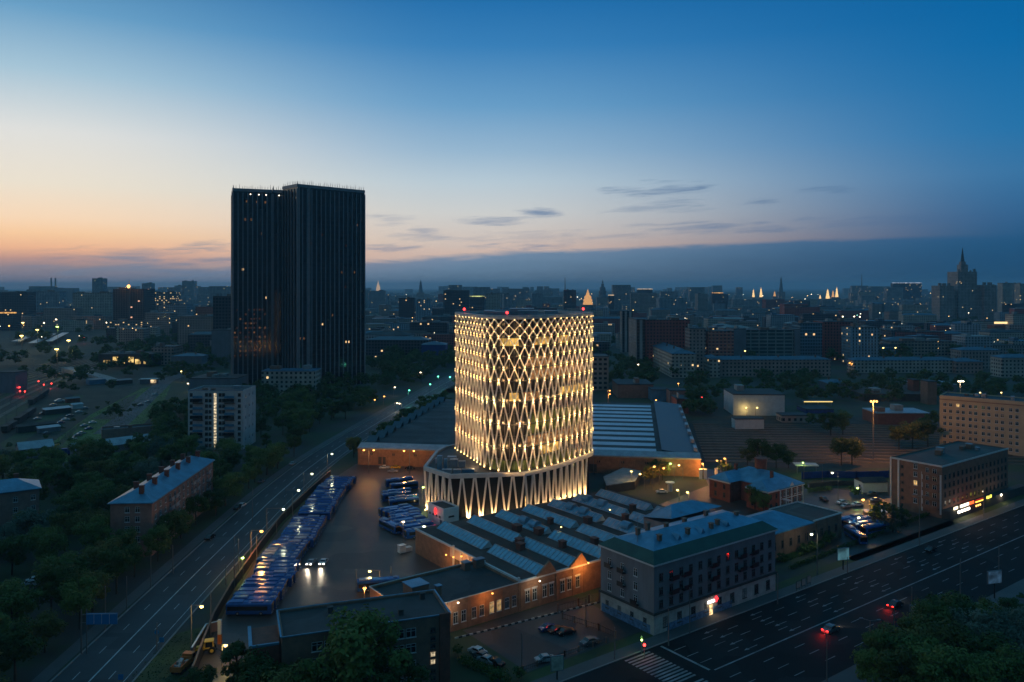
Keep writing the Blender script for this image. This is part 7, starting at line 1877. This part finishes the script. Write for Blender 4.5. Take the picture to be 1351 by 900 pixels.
for x in (1.2,6.4):
    for y in (-.95,.95): b = MB(); b.cyl((x,y-.15,.45),(x,y+.15,.45),.45,.45,10); b.build('wheel', M['tyre'], t)
# railway ramp: a pale curved concrete road rising to a bridge
rp = smooth_line([PY(88,700).xy, PY(98,690).xy, PY(118,672).xy, PY(140,648).xy, PY(154,625).xy], 5); l_, r_ = strip(rp, 4.5, 4.5)
t = thing('concrete_ramp','pale curving concrete ramp between the tracks and the meadow','ramp',(rp[0].x,rp[0].y,0)); b = MB(); n = len(rp)
for i in range(n-1):
    z0, z1 = 4*(1-i/(n-1)), 4*(1-(i+1)/(n-1)); o = rp[0]; q4 = [(l_[i]-o,z0),(r_[i]-o,z0),(r_[i+1]-o,z1),(l_[i+1]-o,z1)]
    b.poly([(p.x,p.y,z+.1) for p,z in q4]); b.poly([(p.x,p.y,0) for p,z in q4][::-1]); b.poly([(q4[0][0].x,q4[0][0].y,0),(q4[0][0].x,q4[0][0].y,z0+.1),(q4[3][0].x,q4[3][0].y,z1+.1),(q4[3][0].x,q4[3][0].y,0)]); b.poly([(q4[1][0].x,q4[1][0].y,0),(q4[2][0].x,q4[2][0].y,0),(q4[2][0].x,q4[2][0].y,z1+.1),(q4[1][0].x,q4[1][0].y,z0+.1)])
b.build('deck', M['concrete'], t)
# tracks
def track(name, pts, label, group, gauge=1.5, sleepers=0):
    pts = smooth_line(pts, 8) if len(pts) > 2 else [Vector(p) for p in pts]; o = pts[0]; t = thing('railway_track', label, 'railway track', (o.x,o.y,0), 0, group); pts = [p-o for p in pts]
    b = MB(); l_, r_ = strip(pts, 1.5, 1.5)
    for i in range(len(pts)-1): b.prism([(p.x,p.y) for p in (l_[i],r_[i],r_[i+1],l_[i+1])], 0.02, .16)
    b.build('ballast', mat('track_bed',(.20,.145,.10),.95,vary=.4,scale=.3), t)
    for s in (-1,1):
        b = MB(); l_, r_ = strip(pts, s*gauge/2+.09, -s*gauge/2+.09)
        for i in range(len(pts)-1): b.prism([(p.x,p.y) for p in (l_[i],r_[i],r_[i+1],l_[i+1])], .16, .34)
        b.build('rail', M['rail'], t)
for k in range(15):
    y = 340 + k*6.6; x0 = 82 + (y-334)*.17
    track('t', [(x0,y+2),(x0+40,y),(x0+90,y-1.5),(228,y-9+ (0 if k > 4 else 4))], f'tram siding, {ordw(k)} from the front of the brown yard','sidings of the tram yard')
for k in range(12):
    a = Vector((-262-k*9.5, 372+k*2)); track('l', [a, a+Vector((-38,100)), a+Vector((-72,200)), a+Vector((-112+k*3,330)), a+Vector((-170+k*5,560))], f'railway line, {ordw(k)} from the right in the dim yard at far left','lines of the railway yard')
for i,(px,py,px2,py2) in enumerate(((22,560,45,545),(5,572,20,563),(40,535,62,520))):
    a, c = P(px,py), P(px2,py2); d = (c-a); L_ = d.length; t = thing('goods_train', f'dark string of low railway wagons, {ORD[i]} of three at far left','train',(a.x,a.y,0),math.atan2(d.y,d.x),'wagons in the sidings'); n = max(2,int(L_/14))
    for k in range(n):
        b = MB(); x = k*L_/n; b.box(x,x+L_/n-1.2,-1.4,1.4,1.0,3.6); b.build('wagon', M['darkcon'] if k % 2 else M['brownroof'], t); b = MB(); b.box(x+1,x+L_/n-2.2,-1.1,1.1,.3,.99); b.build('bogie', M['dark'], t)

# poles, sheds, bushes and clutter of the left railway yard
for i,(px,py) in enumerate(sorted(((8,566),(22,552),(38,540),(52,528),(64,518),(74,508),(84,498),(14,535),(34,520),(50,506),(62,495),(4,515),(26,500),(44,486)), key=lambda q_: -q_[1])):
    q = P(px,py); t = thing('catenary_mast', f'thin grey catenary mast, {ordw(i)} from the front of the railway yard', 'mast', (q.x,q.y,0), 0, 'catenary masts of the railway yard')
    b = MB(); b.cyl((0,0,0),(0,0,8.5),.16,.12,6); b.build('pole', M['polep'], t); b = MB(); b.beam((-3.2,0,7.6),(3.2,0,7.6),.14); b.build('crossarm', M['steel'], t)
for i,(px,py,w,d,h,m_,rm) in enumerate(((100,497,9,6,3.2,'bluewall','greymetal'),(96,540,6,3,2.6,'offwhite','greymetal'),(60,548,14,5,3.0,'darkcon','greymetal'),(24,572,18,4,3.2,'darkcon','brownroof'),(118,508,12,7,3.6,'bluemetal','darkmetal'),(150,508,14,5,3.0,'darkcon','darkmetal'),(52,572,10,4,2.4,'greywall','greymetal'),(88,532,8,3,2.6,'redbrick','darkmetal'))):
    q = P(px,py); t = thing('yard_shed', ['small blue hut by the railway ramp','white wagon-like cabin by the sidings','long dark store between the sidings and meadow','longest dark store at the left by the tracks','pale blue shed beside the ramp tree','low dark shed at the upper meadow edge','grey low hut beside the wagons','little red brick hut by the sidings'][i], 'shed', (q.x,q.y,0), R(48))
    b = MB(); b.box(0,w,0,d,0,h); b.build('wall', M[m_], t); b = MB(); b.poly([(-.3,-.3,h+.01),(w+.3,-.3,h+.01),(w+.3,d+.3,h+.7),(-.3,d+.3,h+.7)]); b.box(-.3,w+.3,-.3,d+.3,h+.0,h+.008); b.build('roof', M[rm], t)
for i,(px,py,rz,c) in enumerate(((92,548,48,'grey'),(86,553,48,'white'),(80,557,48,'blue'),(74,562,48,'silver'),(68,566,48,'black'),(62,571,48,'grey'),(112,538,48,'silver'),(104,543,48,'white'))):
    carp(px,py,rz,c,f'{c} car, {ordw(i)} from the right in the line between sidings and meadow','cars between sidings and meadow')
# ---- the spired skyscraper
Y0 = 1700.0
def sx(px): return (px-CX)*Y0/FPX
X0 = sx(1276); S = thing('spired_skyscraper','tall stepped stone skyscraper with a needle spire on the right skyline','skyscraper',(X0,Y0,0),0)
def sb(name, p0, p1, top, dep, y0=0, m=None, bottom=425):
    b = MB(); zb = 0 if bottom is None else max(0, ZAT(bottom,Y0)); b.box(sx(p0)-X0, sx(p1)-X0, y0, y0+dep, 0, ZAT(top,Y0)); return b.build(name, m or FM['stalin'], S)
sb('left_wing',1238,1257,377,34,-6); sb('left_link',1257.2,1263.8,384,24,4); sb('central_tower',1264,1289,358.5,42,0); sb('right_link',1289.2,1296.8,384,24,4); sb('right_wing',1297,1312,376,34,-6)
for (c0,c1,tp) in ((1240,1243,373.5),(1245.5,1249.5,373.8),(1252,1255,373.5),(1299,1302,372.5),(1306,1310,372.5),(1265,1267.5,355),(1286,1288.5,355),(1270,1271.6,356.5),(1281,1282.6,356.5)):
    b = MB(); xa, xb = sx(c0)-X0, sx(c1)-X0; zb = ZAT(359 if c0 > 1260 and c0 < 1290 else 377.5,Y0)-.5; b.box(xa,xb,3,3+xb-xa,zb,ZAT(tp,Y0)); b.build('corner_turret', FM['stalin'], S)
b = MB(); w = sx(1281.5)-sx(1272); b.box(-w/2,w/2,10,10+w,ZAT(358.6,Y0)+.01,ZAT(349,Y0)); b.build('upper_tower', FM['stalin'], S)
b = MB(); w2 = w*.62; b.box(-w2/2,w2/2,10+(w-w2)/2,10+(w+w2)/2,ZAT(349,Y0)+.01,ZAT(345,Y0)); b.build('lantern', FM['stalin'], S)
b = MB(); b.cyl((0,10+w/2,ZAT(345,Y0)),(0,10+w/2,ZAT(326,Y0)),w2*.42,.25,8); b.build('spire', M['darkcon'], S)
# ---- churches and spires on the horizon, floodlight put into their surfaces as emission
lg = lampmat('painted_glow_gold', (1,.62,.26), 1.5); lg2 = lampmat('painted_glow_dim', (1,.50,.18), .75)
def spire(label, px, top, basey, Y, wpx, m, name='church_spire', cat='church', tiers=3, group='lit churches and spires', dome=False):
    t = thing(name, label, cat, ((px-CX)*Y/FPX,Y,0), 0, group); w = wpx*Y/FPX; zt, zb = ZAT(top,Y), max(8.0, ZAT(basey,Y)); b = MB(); b.box(-w*.75,w*.75,-w*.75,w*.75,0,zb); b.build('body', FM['stalin'], t)
    for k in range(tiers):
        f0, f1 = k/tiers, (k+1)/tiers; z0, z1 = zb+(zt-zb)*f0*.8, zb+(zt-zb)*f1*.8; r = w*.5*((1,.92,.70,.34)[k] if dome else 1-f0*.75); b = MB(); b.cyl((0,0,z0),(0,0,z1-(.25*(z1-z0) if dome else 0)),r,r*(.96 if dome else .8),8); (b.ball((0,0,z1-.25*(z1-z0)),r*.8,0,.5,8) if dome else None); b.build('tier', m, t)
    b = MB(); b.cyl((0,0,zb+(zt-zb)*.8),(0,0,zt),w*.12,.2,6); b.build('spire', m, t)
spire('golden spire with painted-in glow, left of the cluster far right of the lattice tower',994,381,392,3300,3.4,lg); spire('golden spire with painted-in glow, right neighbour in the bright pair',1004,379,392,3300,4.2,lg); spire('small golden dome right of the bright pair of spires',1022,384,391,3300,3.5,lg2)
spire('brightest golden church in the cluster toward the skyscraper',1092,381,394,3000,5.5,lg); spire('tall golden bell tower in the cluster toward the skyscraper',1104,378.5,392,3000,4.2,lg); spire('small golden turret left in the cluster toward the skyscraper',1082,389,394,3000,3,lg); spire('golden church right in the cluster toward the skyscraper',1099,383,392,3000,4,lg2)
spire('domed tower with painted-in floodlight glow just right behind the lattice tower roof',775.5,381.5,402,1750,13,lg2,tiers=4,dome=True); spire('domed tower with pale painted-in glow on the horizon right of the twin tower',499,370,384,3800,6,lampmat('painted_glow_pale',(1,.72,.5),.5),tiers=4,dome=True)
dk = M['greywall']
spire('dark pointed spire on the horizon between the towers',555,368.5,386,3600,6,dk,'stone_spire','tower'); spire('dark domed tower with spire right of the lattice tower',795,369,392,2600,11,dk,'stone_spire','tower',4,'lit churches and spires',True); spire('thin dark spire on the horizon over the golden churches',1030.5,363.5,385,3600,5.5,dk,'stone_spire','tower'); 
for i,(px,tp,lab) in enumerate(((745.5,366,'thin lattice mast on the horizon above the lattice tower'),(1137,362,'thin radio mast on the horizon left of the skyscraper'))):
    t = thing('radio_mast',lab,'mast',((px-CX)*3600/FPX,3600,0),0,'radio masts'); b = MB(); z = ZAT(tp,3600); b.cyl((0,0,0),(0,0,z),5,1.2,4); b.build('mast', M['steel'], t)
for i,(px0,px1,tp,Y,c,lab) in enumerate(((620,639,390.4,1790,(.75,.8,.3),'yellow-green lit crown of a block behind the lattice tower'),(841,861,381,2900,(1,.75,.5),'row of pale lights on a long roof on the horizon'),(940,954,386,2300,(1,.5,.16),'orange lit building right of centre on the horizon'),(803,810,389,2300,(1,.7,.4),'short lit roof right of the lattice tower'),(1178,1216,373,3300,(.55,.6,.7),'faint row of lights on a wide roof left of the skyscraper'),(0,18,412,1350,(1,.5,.14),'orange lit long roof at the left edge'),(1288,1300,399,1750,(1,.8,.5),'pale lights at the skyscraper foot'))):
    x0 = (px0-CX)*Y/FPX; w = (px1-px0)*Y/FPX; z = ZAT(tp,Y); t = thing('lit_block',lab,'lit building',(x0,Y,0),0,'lit roofs of the far city'); b = MB(); b.box(0,w,0,20,0,z-2.2); b.build('wall', FM['dark'], t); b = MB(); b.box(0,w,-.6,8,z-2.0,z); b.build('lit_crown', litmat('crown_glow_%d' % i, c, 1.6, .12), t)
# ---- the unnamed blocks between, nearest first
random.seed(202)
boxes = []
def clear(x, y, w):
    px0, px1 = CX+x*FPX/y, CX+(x+w)*FPX/y
    return px0, px1
def keep_low(px0, px1, y, h):
    for a1, b1, row in ((980,1112,395),(764,806,404),(1236,1314,426),(545,565,388),(490,508,388)):
        if px1 > a1 and px0 < b1: h = min(h, CAM_H-(row-HOR)*y/FPX)
    return h
near_roofs = ['bitumen','farmetal','darkmetal','brownroof','concrete']
tones = [('pale beige','beige'),('grey','grey'),('dull pink','pink'),('dark','dark'),('dark red','redtower'),('stone-coloured','stalin')]
rings = [('nearer ring of the city',820,1150,70,14,30),('middle ring of the city',1150,1800,140,16,42),('outer ring of the city',1800,3000,150,18,60)]
KEEP = [(838,968),(936,1160)]
for rname,ya,yb,n,ha,hb in rings:
    lst = []
    tries = 0
    while len(lst) < n and tries < 4000:
        tries += 1
        y = rnd(ya,yb); x = rnd(-.68,.68)*y; w = rnd(22,70); d = rnd(14,26); h = rnd(ha,hb) if rnd(0,1) < .35 else rnd(ha,ha+8)
        px0, px1 = clear(x,y,w)
        if y < 1000 and (px1 < 300 or (300 < px1 and px0 < 490 and y < 700)): continue
        if px0 < 135 and y < 1330: continue
        if any(abs(x+w/2-a-c/2) < (w+c)/2+6 and abs(y-b_) < 34 for a,b_,c in [(q_[0],q_[1],q_[2]) for q_ in lst]): continue
        if y < 1150 and any(px0 < b1 and px1 > a1 for a1,b1 in KEEP) and h > 22: h = rnd(12,20)
        h = keep_low(px0,px1,y,h)
        if h < 9: continue
        lst.append((x,y,w,d,h))
    lst.sort(key=lambda q_: CX+(q_[0]+q_[2]/2)*FPX/q_[1])
    for i,(x,y,w,d,h) in enumerate(lst):
        tn, fm = random.choice(tones); hip = rnd(0,1) < .35 and h < 26
        b = MB(); b.box(0,w,0,d,0,h,0,1)
        if hip:
            ins = d/2; z = h+.01; a = [(-.5,-.5,z),(w+.5,-.5,z),(w+.5,d+.5,z),(-.5,d+.5,z)]; r1, r2 = (ins,d/2,h+3),(w-ins,d/2,h+3)
            b.poly([a[0],a[1],r2,r1],1); b.poly([a[2],a[3],r1,r2],1); b.poly([a[1],a[2],r2],1); b.poly([a[3],a[0],r1],1)
        else:
            q1 = rnd(.1,.7)*w; b.box(q1,q1+w*.18,d*.3,d*.7,h+.01,h+rnd(1.5,3.5),1)
        o = b.build('city_block', [FM[fm], M[random.choice(near_roofs)]]); o.location = (x,y,0); o.rotation_euler = (0,0,R(rnd(-14,14)))
        tag(o, f'{tn} {"hip-roofed" if hip else "flat-roofed"} block, {ordw(i)} from the left in the {rname}', 'apartment block', 'unnamed blocks of the '+rname)
far = MB()
for i in range(1500):
    y = 10**rnd(3.35,3.95); x = rnd(-.7,.7)*y; w = rnd(25,90); h = rnd(12,30) if rnd(0,1) < .85 else rnd(35,80); d = rnd(15,30)
    h = keep_low(CX+x*FPX/y,CX+(x+w)*FPX/y,y,h)
    if h > 6: far.box(x,x+w,y,y+d,0,h,0)
o = far.build('distant_city', facade('distant_facades',(.28,.27,.27),4,3.2,.45,.5,lit=.016)); tag(o,'hazy mass of roofs and walls out to the horizon','city', None, 'stuff')
ml = [lampmat('far_light_a',(1,.55,.18),7), lampmat('far_light_b',(1,.85,.6),7), lampmat('far_light_c',(.4,1,.75),4)]
lt = MB()
for i in range(280):
    y = 10**rnd(2.9,3.8); x = rnd(-.68,.68)*y
    if y < 900 and CX+x*FPX/y < 520: continue
    z = rnd(7,26); s_ = .00042*y*rnd(.5,1.15); k = random.choice((0,0,1,1,1,2) if rnd(0,1) < .4 else (0,1)); lt.ball((x,y,z), s_, k, 1, 5)
o = lt.build('distant_lights', ml); tag(o,'tiny scattered street lights of the distant city','city lights',None,'stuff')

# ================================================================== the air
h = MB(); h.box(-22500,22500,-500,22300,-1.0,166.0)
hz = h.build('haze', []); tag(hz,'thin blue evening haze over the city','haze',None,'stuff')
m = bpy.data.materials.new('evening_air'); m.use_nodes = True; t = m.node_tree; t.nodes.clear()
v = t.nodes.new('ShaderNodeVolumePrincipled'); o = t.nodes.new('ShaderNodeOutputMaterial'); t.links.new(v.outputs[0], o.inputs['Volume'])
v.inputs['Color'].default_value = (.50,.80,.98,1); v.inputs['Density'].default_value = .00009; v.inputs['Anisotropy'].default_value = .25
hz.data.materials.append(m)
